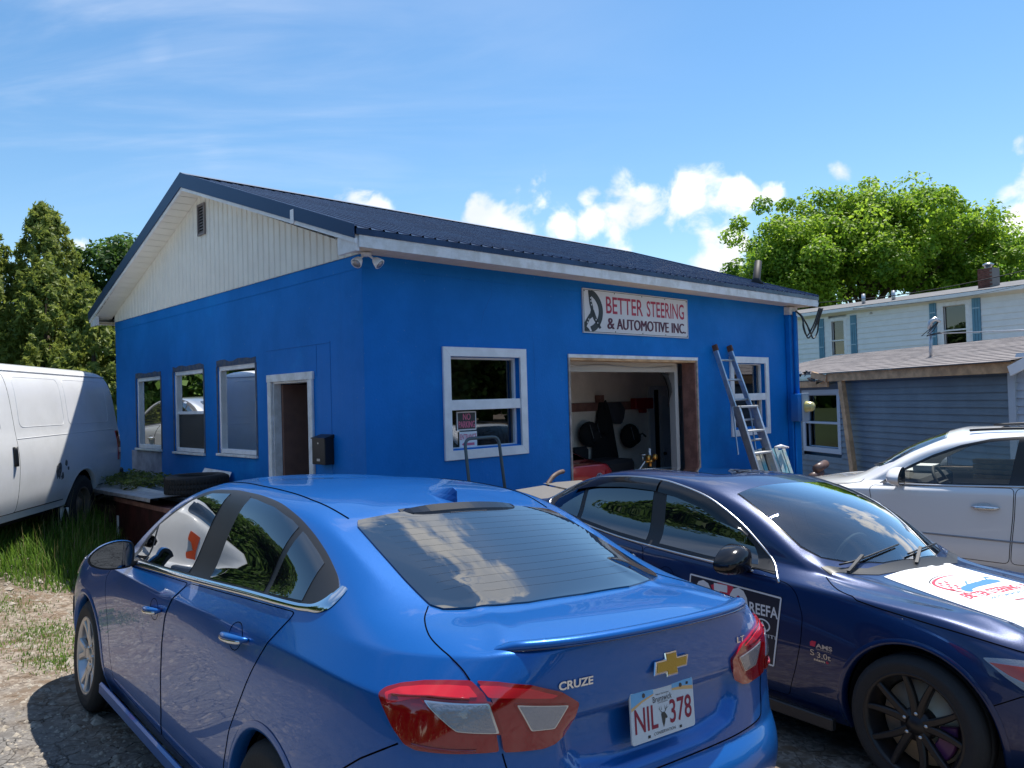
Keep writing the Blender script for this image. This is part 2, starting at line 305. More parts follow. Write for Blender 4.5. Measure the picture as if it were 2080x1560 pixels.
class Surf:
    def __init__(s, rows, level=4, creases=(), warpf=None):
        rows = [[warpf(*p) if warpf else p for p in r] for r in rows]
        nr, nc = len(rows), len(rows[0]); idx = {}; V = []
        for i in range(nr):
            for j in range(nc):
                x, y, z = rows[i][j]
                if i == nr-1: y = 0
                for sd in (1, -1):
                    if abs(y) < 1e-6 and sd == -1: idx[i, j, -1] = idx[i, j, 1]; continue
                    idx[i, j, sd] = len(V); V.append((x, sd*y, z))
        F = []
        for i in range(nr-1):
            for j in range(nc-1):
                F.append([idx[i, j, 1], idx[i, j+1, 1], idx[i+1, j+1, 1], idx[i+1, j, 1]])
                F.append([idx[i, j, -1], idx[i+1, j, -1], idx[i+1, j+1, -1], idx[i, j+1, -1]])
        cr = {}
        for i, j0, j1, wgt in creases:
            for j in range(j0, j1):
                for sd in (1, -1): cr[tuple(sorted((idx[i, j, sd], idx[i, j+1, sd])))] = wgt
        T = np.array(V); C = T.copy()
        def sub(C, lv):
            me = bpy.data.meshes.new('c'); me.from_pydata([tuple(v) for v in C], [], F); me.update()
            a = me.attributes.new('crease_edge', 'FLOAT', 'EDGE')
            for e in me.edges: a.data[e.index].value = cr.get(tuple(sorted(e.vertices)), 0)
            o = bpy.data.objects.new('c', me); COL.objects.link(o); md = o.modifiers.new('s', 'SUBSURF'); md.levels = lv; md.render_levels = lv; md.boundary_smooth = 'ALL'; md.use_limit_surface = True; md.quality = 4
            ev = o.evaluated_get(bpy.context.evaluated_depsgraph_get()); m2 = ev.to_mesh()
            W = np.empty(len(m2.vertices)*3, np.float64); m2.vertices.foreach_get('co', W); W = W.reshape(-1, 3)
            Q = np.empty(len(m2.loops), np.int32); m2.loops.foreach_get('vertex_index', Q); Q = Q.reshape(-1, 4)
            N = np.empty(len(m2.vertices)*3, np.float64); m2.vertices.foreach_get('normal', N); N = N.reshape(-1, 3)
            ev.to_mesh_clear(); bpy.data.objects.remove(o); bpy.data.meshes.remove(me); return W, Q, N
        for _ in range(2):
            W, _q, _n = sub(C, 1); C = C+(T-W[:len(C)])*.85
        s.V, s.F, s.N = sub(C, level)
        # orient outwards
        c = s.V[s.F].mean(1); fn = np.cross(s.V[s.F[:, 1]]-s.V[s.F[:, 0]], s.V[s.F[:, 2]]-s.V[s.F[:, 0]])
        if (fn*(c-np.array([2.3, 0, .7]))).sum() < 0: s.F = s.F[:, ::-1]; s.N = -s.N
        s.T = np.concatenate([s.F[:, [0, 1, 2]], s.F[:, [0, 2, 3]]])
        s.bvh = BVHTree.FromPolygons([tuple(v) for v in s.V], [tuple(int(i) for i in f) for f in s.T])
    def nrm(s, p, i):
        a, b, c = (s.V[k] for k in s.T[i]); p = np.array(p); v0, v1, v2 = b-a, c-a, p-a
        d00, d01, d11, d20, d21 = v0@v0, v0@v1, v1@v1, v2@v0, v2@v1; dn = d00*d11-d01*d01 or 1e-12
        v = (d11*d20-d01*d21)/dn; w = (d00*d21-d01*d20)/dn
        n = s.N[s.T[i][0]]*(1-v-w)+s.N[s.T[i][1]]*v+s.N[s.T[i][2]]*w; return Vector(n).normalized()
    def hit(s, p, d):
        d = Vector(d).normalized(); p = Vector(p); o = p-d*(p-Vector((2.3, 0, .8))).dot(d)-d*6
        loc, n, i, _ = s.bvh.ray_cast(o, d)
        if loc is None: loc, n, i, _ = s.bvh.find_nearest(p)
        return loc, s.nrm(loc, i)
    def near(s, p):
        loc, n, i, _ = s.bvh.find_nearest(Vector(p)); return loc, s.nrm(loc, i)
def basis(d):
    d = Vector(d).normalized(); e1 = d.cross(Vector((0, 0, 1))) if abs(d.z) < .9 else Vector((0, 1, 0))
    e1.normalize(); e2 = e1.cross(d).normalized(); return d, e1, e2
def inpoly(P, poly):
    P = np.asarray(P, float); x, y = P[:, 0], P[:, 1]; r = np.zeros(len(P), bool); n = len(poly)
    for i in range(n):
        x0, y0 = poly[i]; x1, y1 = poly[(i+1) % n]
        if y0 == y1: continue
        c = ((y0 > y) != (y1 > y)) & (x < (x1-x0)*(y-y0)/(y1-y0)+x0); r ^= c
    return r
def distpoly(P, poly):
    P = np.asarray(P, float); D = np.full(len(P), 1e9); n = len(poly)
    for i in range(n):
        a = np.array(poly[i]); b = np.array(poly[(i+1) % n]); ab = b-a; L = ab@ab or 1e-12
        t = np.clip(((P-a)@ab)/L, 0, 1); D = np.minimum(D, np.hypot(*(P-(a+t[:, None]*ab)).T))
    return D
def rnd(pts, r=.02, closed=True, n=4):
    """round the corners of a polyline"""
    pts = [Vector(p) for p in pts]; out = []; N = len(pts)
    for i, p in enumerate(pts):
        if not closed and i in (0, N-1): out.append(p); continue
        a, b = pts[i-1]-p, pts[(i+1) % N]-p; ra = min(r, a.length*.45); rb = min(r, b.length*.45)
        p0, p1 = p+a.normalized()*ra, p+b.normalized()*rb
        for k in range(n+1):
            t = k/n; out.append(p0*(1-t)**2+p*2*t*(1-t)+p1*t*t)
    return out
def cr(pts, n=6, closed=False):
    """Catmull-Rom through points"""
    pts = [Vector(p) for p in pts]; N = len(pts); out = []
    for i in range(N if closed else N-1):
        if closed: a, b, c, d = pts[i-1], pts[i], pts[(i+1) % N], pts[(i+2) % N]
        else: b, c = pts[i], pts[i+1]; a = pts[i-1] if i else b*2-c; d = pts[i+2] if i+2 < N else c*2-b
        for k in range(n):
            t = k/n; out.append(.5*((2*b)+(c-a)*t+(2*a-5*b+4*c-d)*t*t+(3*b-a-3*c+d)*t**3))
    if not closed: out.append(pts[-1])
    return out
def resamp(pts, step):
    out = []; N = len(pts)
    for i in range(N):
        a, b = Vector(pts[i]), Vector(pts[(i+1) % N]); k = max(1, int((b-a).length/step+.5))
        for j in range(k): out.append(a+(b-a)*j/k)
    return out
def patch(sf, name, outline, d, off, m, parent=None, holes=(), step=.03, thick=.004, mb=None, **k):
    """a panel lying on the body surface: outline of 3D points, seen along d"""
    d, e1, e2 = basis(d)
    P = lambda q: (Vector(q).dot(e1), Vector(q).dot(e2))
    ol = [P(q) for q in resamp(outline, step)]; hl = [[P(q) for q in resamp(h, step)] for h in holes]
    A = np.array(ol); (x0, y0), (x1, y1) = A.min(0), A.max(0)
    gx, gy = np.meshgrid(np.arange(x0+step*.5, x1, step), np.arange(y0+step*.5, y1, step)); G = np.c_[gx.ravel(), gy.ravel()]
    if len(G):
        ok = inpoly(G, ol) & (distpoly(G, ol) > step*.45)
        for h in hl: ok &= ~inpoly(G, h) & (distpoly(G, h) > step*.45)
        G = G[ok]
    pts = list(ol); edges = [(i, (i+1) % len(ol)) for i in range(len(ol))]
    for h in hl: o = len(pts); pts += h; edges += [(o+i, o+(i+1) % len(h)) for i in range(len(h))]
    pts += [tuple(g) for g in G]
    vo, _, fo, *_r = delaunay_2d_cdt([Vector(p) for p in pts], edges, [], 0, 1e-5)
    fo = [f for f in fo if len(f) == 3]
    C = np.array([[(vo[f[0]][q]+vo[f[1]][q]+vo[f[2]][q])/3 for q in (0, 1)] for f in fo]); ok = inpoly(C, ol)
    for h in hl: ok &= ~inpoly(C, h)
    fo = [f for f, o_ in zip(fo, ok) if o_]
    V = []; NN = []
    for v in vo: loc, n = sf.hit(e1*v[0]+e2*v[1], d); V.append(loc+n*off); NN.append(n)
    bc = {}
    for f in fo:
        for a, b in ((0, 1), (1, 2), (2, 0)): bc[(f[a], f[b])] = 1
    be = [e for e in bc if (e[1], e[0]) not in bc]
    V2 = list(V); lo = {}
    for a, b in be:
        for q in (a, b):
            if q not in lo: lo[q] = len(V2); V2.append(V[q]-NN[q]*(off+thick))
    F = [tuple(f) for f in fo]; nt = len(F)
    # orientation check
    if F:
        a, b, c = (V[i] for i in F[0])
        flip = (b-a).cross(c-a).dot(NN[F[0][0]]) < 0
    else: flip = False
    S = [(b, a, lo[a], lo[b]) for a, b in be]; F += S
    if flip: F = [f[::-1] for f in F]
    me = bpy.data.meshes.new(name); me.from_pydata([tuple(v) for v in V2], [], F); me.materials.append(m)
    me.polygons.foreach_set('use_smooth', [True]*nt+[False]*len(S))
    cn = []
    for i, pl in enumerate(me.polygons):
        if i < nt: cn += [NN[j] for j in pl.vertices]
        else: cn += [pl.normal]*len(pl.vertices)
    me.normals_split_custom_set([tuple(x) for x in cn])
    o = link(bpy.data.objects.new(name, me), parent)
    for a, v in k.items(): o[a] = v
    return o
def onbody(sf, pts, d, off=0.):
    out = []
    for q in pts:
        loc, n = sf.hit(q, d); out.append(loc+n*off)
    return out
def trim(sf, name, pts, d, r, m, parent, off=0., closed=False, n=6, flat=None, **k):
    q = onbody(sf, resamp(pts, .04)[: None if closed else None] if closed else _res_open(pts, .04), d, off); mb = MB(); mb.tube(q, r, n, closed=closed); return obj(name, mb, m, parent, **k)
def _res_open(pts, step):
    out = []
    for a, b in zip(pts, pts[1:]):
        a, b = Vector(a), Vector(b); kk = max(1, int((b-a).length/step+.5)); out += [a+(b-a)*j/kk for j in range(kk)]
    return out+[Vector(pts[-1])]
def decal(sf, name, V2, T, org, eu, ev, d, off, m, parent, **k):
    """flat print laid on the body: 2D verts at org + u*eu + v*ev"""
    V = []; N = []
    for u, v in V2:
        loc, n = sf.hit(Vector(org)+Vector(eu)*u+Vector(ev)*v, d); V.append(tuple(loc+n*off)); N.append(n)
    me = bpy.data.meshes.new(name); me.from_pydata(V, [], T); me.materials.append(m)
    me.update(); o = link(bpy.data.objects.new(name, me), parent)
    for a, v in k.items(): o[a] = v
    return o
def body(sf, name, m, parent, cuts=(), level_faces=None):
    """body shell with openings; cuts = [(fn(x,z or pts)->outline2D in (x,z), side)]"""
    V = sf.V.copy(); F = sf.F; C = V[F].mean(1); keep = np.ones(len(F), bool)
    for poly, ax, cond in cuts:
        i, j = ax; keep &= ~(inpoly(C[:, [i, j]], poly) & cond(C))
    F2 = F[keep]
    # snap the cut edge onto the outline
    for poly, ax, cond in cuts:
        i, j = ax
        rem = F[~keep & inpoly(C[:, [i, j]], poly) & cond(C)]
        bv = np.intersect1d(np.unique(rem), np.unique(F2))
        pl = np.array(poly)
        for b in bv:
            p = V[b, [i, j]]; best = None
            for q in range(len(pl)):
                a, c = pl[q], pl[(q+1) % len(pl)]; ac = c-a; tt = np.clip(((p-a)@ac)/(ac@ac+1e-12), 0, 1); h = a+tt*ac; dd = (p-h)@(p-h)
                if best is None or dd < best[0]: best = (dd, h)
            if best[0] < .06**2:
                dx = best[1]-p; k_ = 3-i-j; n = sf.N[b]
                if abs(n[k_]) > .2: V[b, k_] -= (n[i]*dx[0]+n[j]*dx[1])/n[k_]
                V[b, i], V[b, j] = best[1]
    o = fastmesh(name, V, F2, m, parent, smooth=True); return o
def circle(cx, cz, r, n=40, a0=0, a1=360):
    return [(cx+r*math.cos(R(a0+(a1-a0)*k/n)), cz+r*math.sin(R(a0+(a1-a0)*k/n))) for k in range(n)]
def arch(sf, parent, cx, cz, r, m, side, mdark):
    """flange round the wheel opening plus inner liner"""
    h0 = [(cx+r*math.cos(a), cz+r*math.sin(a)) for a in np.linspace(R(-20), R(200), 40)]
    mb = MB(); vs = []; prof = ((0, .004), (.012, .007), (.03, .002))
    for x, z in h0:
        ca, sa = (x-cx)/r, (z-cz)/r
        for dr, off in prof:
            loc, n = sf.hit((cx+(r+dr)*ca, 0, cz+(r+dr)*sa), (0, -side, 0)); vs.append(loc+n*off)
        loc, n = sf.hit((cx+r*ca, 0, cz+r*sa), (0, -side, 0)); vs.append(Vector((cx+r*ca, loc.y-side*.05, cz+r*sa)))
    fs = []
    for i in range(len(h0)-1):
        a = i*4; fs += [(a, a+1, a+5, a+4), (a+1, a+2, a+6, a+5), (a+3, a, a+4, a+7)]
    mb.smooth = True; mb.add(vs, fs); obj('wheel_arch', mb, m, parent)
    mb = MB(); vs = []
    for a in np.linspace(R(-25), R(205), 25):
        for y in (.86, .50): vs.append((cx+(r+.01)*math.cos(a), side*y*.93, cz+(r+.01)*math.sin(a)))
    fs = [(2*i, 2*i+1, 2*i+3, 2*i+2) for i in range(24)]; mb.add(vs, fs)
    mb.add([(cx+r*1.02*math.cos(a), side*.5, cz+r*1.02*math.sin(a)) for a in np.linspace(0, 2*math.pi, 24, endpoint=False)], [tuple(range(24))])
    obj('wheel_well', mb, mdark, parent)

# ------------------------------------------------------------------ wheels
def wheel(parent, x, y, z, side, Rt, Wt, Rr, mrim, mtyre, style, rot=0., disc=None, name='wheel'):
    """outer face at y + side*Wt/2; axis along y"""
    W = bpy.data.objects.new(name, None); COL.objects.link(W); W.parent = parent; W.location = (x, y, z); W.rotation_euler = (0, rot, 0)
    h = Wt/2; s = side
    mb = MB(); sh = Rt-Rr
    prof = [(Rr-.012, -h*.9), (Rr+.006, -h*.98), (Rr+sh*.5, -h*1.04), (Rt-.022, -h*.93), (Rt-.006, -h*.8), (Rt, -h*.55), (Rt, -h*.32), (Rt-.007, -h*.30), (Rt-.007, -h*.25), (Rt, -h*.23), (Rt+.001, 0), (Rt, h*.23), (Rt-.007, h*.25), (Rt-.007, h*.30), (Rt, h*.32), (Rt, h*.55), (Rt-.006, h*.8), (Rt-.022, h*.93), (Rr+sh*.62, h*1.02), (Rr+sh*.58, h*1.035), (Rr+sh*.45, h*1.045), (Rr+.012, h*.99), (Rr+.002, h*.97), (Rr-.012, h*.9)]
    mb.lathe([(r, s*q) for r, q in prof], axis='y', n=64); obj('tyre', mb, mtyre, W)
    mb = MB()
    mb.lathe([(Rr-.03, -s*h*.9), (Rr-.045, -s*h*.2), (Rr-.04, s*h*.45), (Rr-.022, s*h*.80), (Rr-.016, s*h*.93), (Rr-.002, s*h*.985), (Rr+.004, s*h*.95), (Rr-.004, s*h*.8)], axis='y', n=64)
    yo = s*h
    def spoke(a, r0, r1, w0, w1, y0, y1, th=.022, skew=0.):
        ca, sa = math.cos(a), math.sin(a); vs = []
        a2 = a+skew; K = 6
        for i in range(K+1):
            t_ = i/K; r = r0+(r1-r0)*t_; an = a+(a2-a)*t_; wd = w0+(w1-w0)*t_; yy = y0+(y1-y0)*(t_**1.6)
            c, sn = math.cos(an), math.sin(an); tx, tz = -sn, c
            for (u, v) in ((-1, -1), (-1, .55), (-.62, 1), (.62, 1), (1, .55), (1, -1)):
                vs.append((r*c+tx*u*wd/2, s*(yy+(v-1)*th/2), r*sn+tz*u*wd/2))
        fs = []
        for i in range(K):
            for k_ in range(6): k2 = (k_+1) % 6; fs.append((i*6+k_, i*6+k2, i*6+6+k2, i*6+6+k_))
        mb.smooth = False; mb.add(vs, fs)
    hub = h*.72
    if style == 'ten':
        for i in range(5):
            a = 2*math.pi*i/5+math.pi/2
            for q in (-1, 1): spoke(a+q*.17, .045, Rr-.012, .042, .028, hub, h*.93, .03, q*.13)
        mb.lathe([(.0, s*(hub+.004)), (.028, s*(hub+.004)), (.034, s*(hub-.002)), (.075, s*(hub-.006)), (.082, s*(hub-.03)), (.08, s*0)], axis='y', n=30)
    elif style == 'split':
        for i in range(5):
            a = 2*math.pi*i/5+math.pi/2
            spoke(a, .04, Rr*.52, .085, .07, hub, h*.84, .03)
            for q in (-1, 1): spoke(a+q*.11, Rr*.42, Rr-.012, .040, .044, h*.80, h*.93, .026, q*.13)
        mb.lathe([(.0, s*(hub+.006)), (.03, s*(hub+.005)), (.036, s*(hub-.002)), (.07, s*(hub-.004)), (.08, s*(hub-.03)), (.08, s*0)], axis='y', n=30)
    elif style == 'five':
        for i in range(5):
            a = 2*math.pi*i/5+math.pi/2; spoke(a, .04, Rr-.012, .075, .095, hub, h*.93, .03)
        mb.lathe([(.0, s*(hub+.006)), (.035, s*(hub+.005)), (.05, s*(hub-.004)), (.08, s*(hub-.03)), (.08, s*0)], axis='y', n=30)
    else:
        mb.lathe([(0, s*h*.7), (.07, s*h*.68), (.09, s*h*.4), (Rr*.6, s*h*.2), (Rr*.8, s*h*.45), (Rr-.03, s*h*.3)], axis='y', n=40)
    obj('rim', mb, mrim, W)
    if disc:
        mb = MB(); mb.lathe([(.05, s*h*.1), (Rr*.40, s*h*.1), (Rr*.41, s*h*.02), (Rr*.80, s*h*.02), (Rr*.80, -s*h*.12), (.05, -s*h*.12)], axis='y', n=48)
        obj('brake_disc', mb, disc, W)
        mb = MB(); mb.lathe([(.03, -s*h*.3), (Rr-.05, -s*h*.3)], axis='y', n=30); obj('back_plate', mb, mtyre, W)
    if style in ('ten', 'split', 'five'):
        for i in range(5):
            a = 2*math.pi*i/5+math.pi/2+math.pi/5*(style != 'ten'); mb = MB()
            mb.lathe([(0, s*.012), (.008, s*.012), (.0105, s*.006), (.0105, -s*.02)], axis='y', n=6)
            o = obj('lug_nut', mb, MATS['steel'], W); o.location = (.057*math.cos(a), s*(hub-.006), .057*math.sin(a))
    return W
# ================================================================== MATERIALS
m_wall = mat('blue_wall_paint', (.001, .162, .535), .6, spec=.25, bump=.25, bscale=38, var=.10, vscale=.8)
_m = m_wall; t = NT(_m.node_tree); _p = [x for x in _m.node_tree.nodes if x.type == 'BSDF_PRINCIPLED'][0]; _c = _p.inputs['Base Color'].links[0].from_socket
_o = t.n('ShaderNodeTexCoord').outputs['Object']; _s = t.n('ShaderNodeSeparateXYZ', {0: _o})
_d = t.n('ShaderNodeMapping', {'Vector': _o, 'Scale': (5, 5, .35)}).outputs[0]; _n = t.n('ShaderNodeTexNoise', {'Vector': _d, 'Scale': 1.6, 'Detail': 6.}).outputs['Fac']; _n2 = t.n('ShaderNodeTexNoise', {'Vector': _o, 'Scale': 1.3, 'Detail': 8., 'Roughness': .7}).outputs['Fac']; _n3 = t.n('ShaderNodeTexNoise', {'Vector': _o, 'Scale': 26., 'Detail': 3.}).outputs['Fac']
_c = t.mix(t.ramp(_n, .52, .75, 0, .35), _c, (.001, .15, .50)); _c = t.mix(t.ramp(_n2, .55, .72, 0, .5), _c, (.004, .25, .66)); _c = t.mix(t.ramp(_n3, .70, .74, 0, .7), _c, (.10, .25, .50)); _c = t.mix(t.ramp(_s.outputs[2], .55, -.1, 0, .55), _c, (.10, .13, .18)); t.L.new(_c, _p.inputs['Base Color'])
m_bare = mat('bare_render', (.30, .31, .40), .8, bump=.5, bscale=20, var=.2, vscale=4)
m_white = mat('white_trim_paint', (.80, .80, .82), .45, bump=.15, bscale=15, var=.06, vscale=6)
m_peel = mat('peeling_white_paint', (.80, .80, .81), .6, bump=.4, bscale=18, col2=(.64, .63, .61), vscale=7)
m_vinyl = mat('cream_vinyl', (.80, .77, .71), .4, var=.03, vscale=3)
m_soff = mat('vinyl_soffit', (.72, .62, .50), .5, var=.06, vscale=4)
m_roof = mat('navy_metal_roof', (.022, .040, .090), .24, metal=.5, var=.15, vscale=2)
m_navy = mat('navy_flashing', (.025, .055, .13), .4, metal=.3)
m_steel = mat('steel', (.55, .56, .58), .3, metal=1.)
m_alu = mat('aluminium', (.50, .51, .53), .42, metal=.85, var=.15, vscale=8)
m_black = mat('black_plastic', (.012, .012, .014), .4)
m_rubber = mat('rubber', (.018, .018, .019), .75, bump=.2, bscale=80)
m_dark = mat('dark_void', (.01, .01, .011), .9)
m_wood = mat('raw_timber', (.52, .33, .18), .7, bump=.3, bscale=25, var=.22, vscale=5)
m_redwood = mat('stained_timber', (.24, .12, .10), .6, bump=.3, bscale=25, var=.25, vscale=6)
m_cream = mat('cream_inner_wall', (.84, .75, .68), .8, var=.10, vscale=1.5)
m_conc = mat('concrete_floor', (.42, .40, .38), .8, var=.3, vscale=3)
m_pane = glassmat('window_glass', (.50, .52, .54), 1.5)
m_mirrorpane = glassmat('reflective_glass', (.16, .18, .20), 4.2)
# ================================================================== GROUND
def ground_mat():
    m = bpy.data.materials.new('ground'); m.use_nodes = True; m.node_tree.nodes.clear(); t = NT(m.node_tree)
    co = t.n('ShaderNodeTexCoord').outputs['Object']; sep = t.n('ShaderNodeSeparateXYZ', {0: co}); X, Y = sep.outputs[0], sep.outputs[1]
    N = lambda sc, det=6., r=.6, dist=0.: t.n('ShaderNodeTexNoise', {'Vector': co, 'Scale': sc, 'Detail': det, 'Roughness': r, 'Distortion': dist}).outputs['Fac']
    n1, n2, n3 = N(.8), N(7.), N(60., 4.)
    cw = t.n('ShaderNodeVectorMath', {0: co, 1: t.n('ShaderNodeVectorMath', {0: t.n('ShaderNodeTexNoise', {'Vector': co, 'Scale': 3., 'Detail': 4.}).outputs['Color'], 'Scale': .35}, operation='SCALE').outputs[0]}, operation='ADD').outputs[0]
    cr1 = t.n('ShaderNodeTexVoronoi', {'Vector': cw, 'Scale': 4.6}, feature='DISTANCE_TO_EDGE').outputs['Distance']
    crack = t.math('MULTIPLY', t.ramp(cr1, .0, t.ramp(n1, .3, .7, .006, .045), 1, 0), t.ramp(N(1.7), .36, .56, .15, 1)); cr2 = t.ramp(t.n('ShaderNodeTexVoronoi', {'Vector': cw, 'Scale': 11.}, feature='DISTANCE_TO_EDGE').outputs['Distance'], 0, .03, 1, 0); crack = t.math('MAXIMUM', crack, t.math('MULTIPLY', cr2, t.ramp(N(2.3), .5, .62)))
    vc = t.n('ShaderNodeTexVoronoi', {'Vector': cw, 'Scale': 4.6}).outputs['Color']
    sepc = t.n('ShaderNodeSeparateColor', {0: vc}).outputs[0]
    peb = t.n('ShaderNodeTexVoronoi', {'Vector': co, 'Scale': 75.}); pc = t.n('ShaderNodeSeparateColor', {0: peb.outputs['Color']}).outputs[0]
    asph = t.mix(t.ramp(n2, .3, .7), (.105, .10, .097), (.155, .148, .137)); asph = t.mix(t.ramp(N(1.1), .52, .6, 0, .6), asph, (.06, .058, .058))
    asph = t.mix(t.ramp(pc, .35, .95), asph, (.20, .195, .185)); asph = t.mix(t.math('MULTIPLY', sepc, .35), asph, (.20, .19, .18))
    asph = t.mix(t.math('MULTIPLY', crack, .8), asph, (.035, .033, .03))
    peb2 = t.n('ShaderNodeTexVoronoi', {'Vector': co, 'Scale': 38.}); pc2 = t.n('ShaderNodeSeparateColor', {0: peb2.outputs['Color']}).outputs[1]
    grav = t.mix(pc2, (.14, .11, .085), (.33, .28, .23)); grav = t.mix(t.ramp(n2, .42, .66), grav, (.15, .105, .07))
    soil = t.mix(t.ramp(n3, .3, .7), (.03, .028, .016), (.06, .055, .028))
    # dirt takes over from the asphalt beyond the front of the cars, soil under the grass verge
    gy = t.math('ADD', t.math('ADD', Y, t.math('MULTIPLY', X, .35)), t.math('MULTIPLY', t.math('SUBTRACT', n1, .5), 3.2))
    gf = t.ramp(gy, 3.0, 4.2); 
    a = t.mix(gf, asph, t.mix(t.math('MULTIPLY', crack, .25), grav, (.12, .09, .06)))
    gl = t.math('ADD', t.math('MULTIPLY', X, -1), t.math('ADD', t.math('MULTIPLY', Y, .42), t.math('MULTIPLY', t.math('SUBTRACT', n1, .5), 1.6)))
    sf_ = t.math('MULTIPLY', t.ramp(gl, 7.8, 8.5), t.ramp(X, -2.6, -3.0)); a = t.mix(sf_, a, soil)
    far = t.ramp(t.math('ABSOLUTE', t.math('ADD', Y, 0.)), 26, 34); a = t.mix(far, a, (.05, .075, .03))
    h = t.math('ADD', t.math('MULTIPLY', crack, -1.2), t.math('ADD', t.math('MULTIPLY', pc, .22), t.math('MULTIPLY', n2, .8)))
    b = t.n('ShaderNodeBump', {'Height': h, 'Strength': .75, 'Distance': .022})
    p = t.n('ShaderNodeBsdfPrincipled', {'Base Color': a, 'Roughness': .92, 'Normal': b, 'Specular IOR Level': .2}); t.n('ShaderNodeOutputMaterial', {'Surface': p}); return m
def axis_(lo, a, b, hi, st):
    L = [lo]; x = lo
    while x < a: s_ = max(st, (a-x)*.25); x = min(a, x+s_); L.append(x)
    while x < b: x += st; L.append(x)
    while x < hi: s_ = max(st, (x-b)*.3); x = min(hi, x+s_); L.append(x)
    return L
gx = axis_(-900, -12, 12, 900, .4); gy = axis_(-900, -3, 20, 900, .4)
V = [(x, y, gz(x, y)) for y in gy for x in gx]; n = len(gx)
F = [(j*n+i, j*n+i+1, (j+1)*n+i+1, (j+1)*n+i) for j in range(len(gy)-1) for i in range(n-1)]
fastmesh('ground', V, F, ground_mat(), smooth=True, kind='structure')

# ================================================================== BLUE GARAGE
YAW = R(43.4); P0 = Vector((-1.4228, 7.6, 0)); Bv = Vector((math.cos(YAW), math.sin(YAW), 0)); Av = Vector((-math.sin(YAW), math.cos(YAW), 0))
TL, SL = 8.63, 7.43; ZT = 3.25; RID = 4.81; SLP = .344; SM = SL/2; FL = -.18
def Wd(t_, s_, z=0): return P0+Bv*t_+Av*s_+Vector((0, 0, z))
G = thing('garage_building', 'blue painted garage with a dark metal gable roof and open bay door', 'building', P0, YAW)
def wall_panel(name, L, zt, ops, th, fn, m, par, L0=0.):
    """wall with openings; fn(u,w,z): u along, w into the wall"""
    us = sorted({L0, L}|{o[0] for o in ops}|{o[1] for o in ops}); zs = sorted({-.9, zt}|{o[2] for o in ops}|{o[3] for o in ops}); mb = MB()
    isop = lambda u, z: any(a < u < b and c < z < d for a, b, c, d in ops)
    for a, b in zip(us, us[1:]):
        for c, d in zip(zs, zs[1:]):
            if not isop((a+b)/2, (c+d)/2):
                for w_ in (0, th): mb.add([fn(a, w_, c), fn(b, w_, c), fn(b, w_, d), fn(a, w_, d)], [(0, 1, 2, 3)])
    for a, b, c, d in ops+[(L0, L, -.9, zt)]:
        mb.add([fn(x, w_, z) for w_ in (0, th) for x, z in ((a, c), (b, c), (b, d), (a, d))], [(0, 1, 5, 4), (1, 2, 6, 5), (2, 3, 7, 6), (3, 0, 4, 7)])
    return obj(name, mb, m, par)
W_L = [(5.43, 6.46, 1.21, 2.29), (3.87, 4.90, 1.20, 2.32), (2.34, 3.40, 1.22, 2.32)]
DOOR = (1.06, 1.90, -.12, 2.07)
W_R = [(1.06, 2.07, 1.29, 2.27), (6.66, 7.62, 1.26, 2.26)]
BAY = (2.93, 5.655, -.12, 2.29)
ml = m_wall
# front wall (x = along, y = depth)
fr = wall_panel('front_wall', TL, ZT, W_R+[BAY], .22, lambda u, w_, z: (u, w_, z), ml, G)
lw = wall_panel('gable_wall', SL, ZT, W_L+[DOOR], .22, lambda u, w_, z: (w_, u, z), ml, G, .22)
mb = MB(); mb.box(.22, TL-.22, SL-.22, SL, -.9, ZT); mb.box(TL-.22, TL, .22, SL, -.9, ZT); obj('back_wall', mb, ml, G)
# thin raised band of render under the eaves (its lower edge reads as a line)
mb = MB(); mb.box(-.006, TL+.002, -.006, 0, 3.115, ZT); mb.box(-.006, 0, -.006, SL, 3.115, ZT); obj('render_band', mb, m_wall, G)
mb = MB(); mb.box(-.004, 0, 5.43, 6.72, .2, 1.17); obj('bare_patch', mb, m_bare, G)
mb = MB(); mb.box(-.003, 0, .62, .626, .9, 2.45); mb.box(-.003, 0, .62, 2.05, 2.43, 2.436); mb.box(-.003, 0, .9, .903, 2.1, 2.43); obj('hairline_crack', mb, mat('crack_line', (.002, .12, .42), .8), G)
mb = MB(); mb.box(.22, TL-.22, .22, SL-.22, -.3, FL); obj('floor_slab', mb, m_conc, G)
mb = MB(); mb.box(4.75, 8.41, 2.1, 2.2, FL, 3.2); obj('partition_wall', mb, m_cream, G)
mb = MB(); mb.box(.22, .24, .22, 1.0, FL, 3.2); mb.box(1.95, 2.05, .24, 3.2, FL, 3.2); obj('inner_wall', mb, mat('brown_inner_wall', (.30, .22, .18), .8, var=.2), G)
mb = MB(); mb.box(.0, TL, .0, SL, 3.252, 3.27); obj('ceiling_board', mb, m_cream, G)
m_crk = MATS['crack_line']
def crack(name, pts, w, fn):
    rr = random.Random(len(pts)); P = [Vector((a, b, 0)) for a, b in pts]; Q = _rsm(P, .05); vs = []
    for i, p in enumerate(Q): j = rr.uniform(-.010, .010); ww = w*(.35+.65*math.sin(math.pi*(i+.5)/len(Q))); vs += [fn(p.x+j-ww/2, -.0025, p.y), fn(p.x+j+ww/2, -.0025, p.y)]
    obj(name, MB().add(vs, [(2*i, 2*i+1, 2*i+3, 2*i+2) for i in range(len(Q)-1)]), m_crk, G)
def _rsm(P, st):
    out = []
    for a, b in zip(P, P[1:]): k = max(1, int((b-a).length/st)); out += [a+(b-a)*i/k for i in range(k)]
    return out+[P[-1]]
_f = lambda u, w_, z: (u, w_, z); _g = lambda u, w_, z: (w_, u, z)
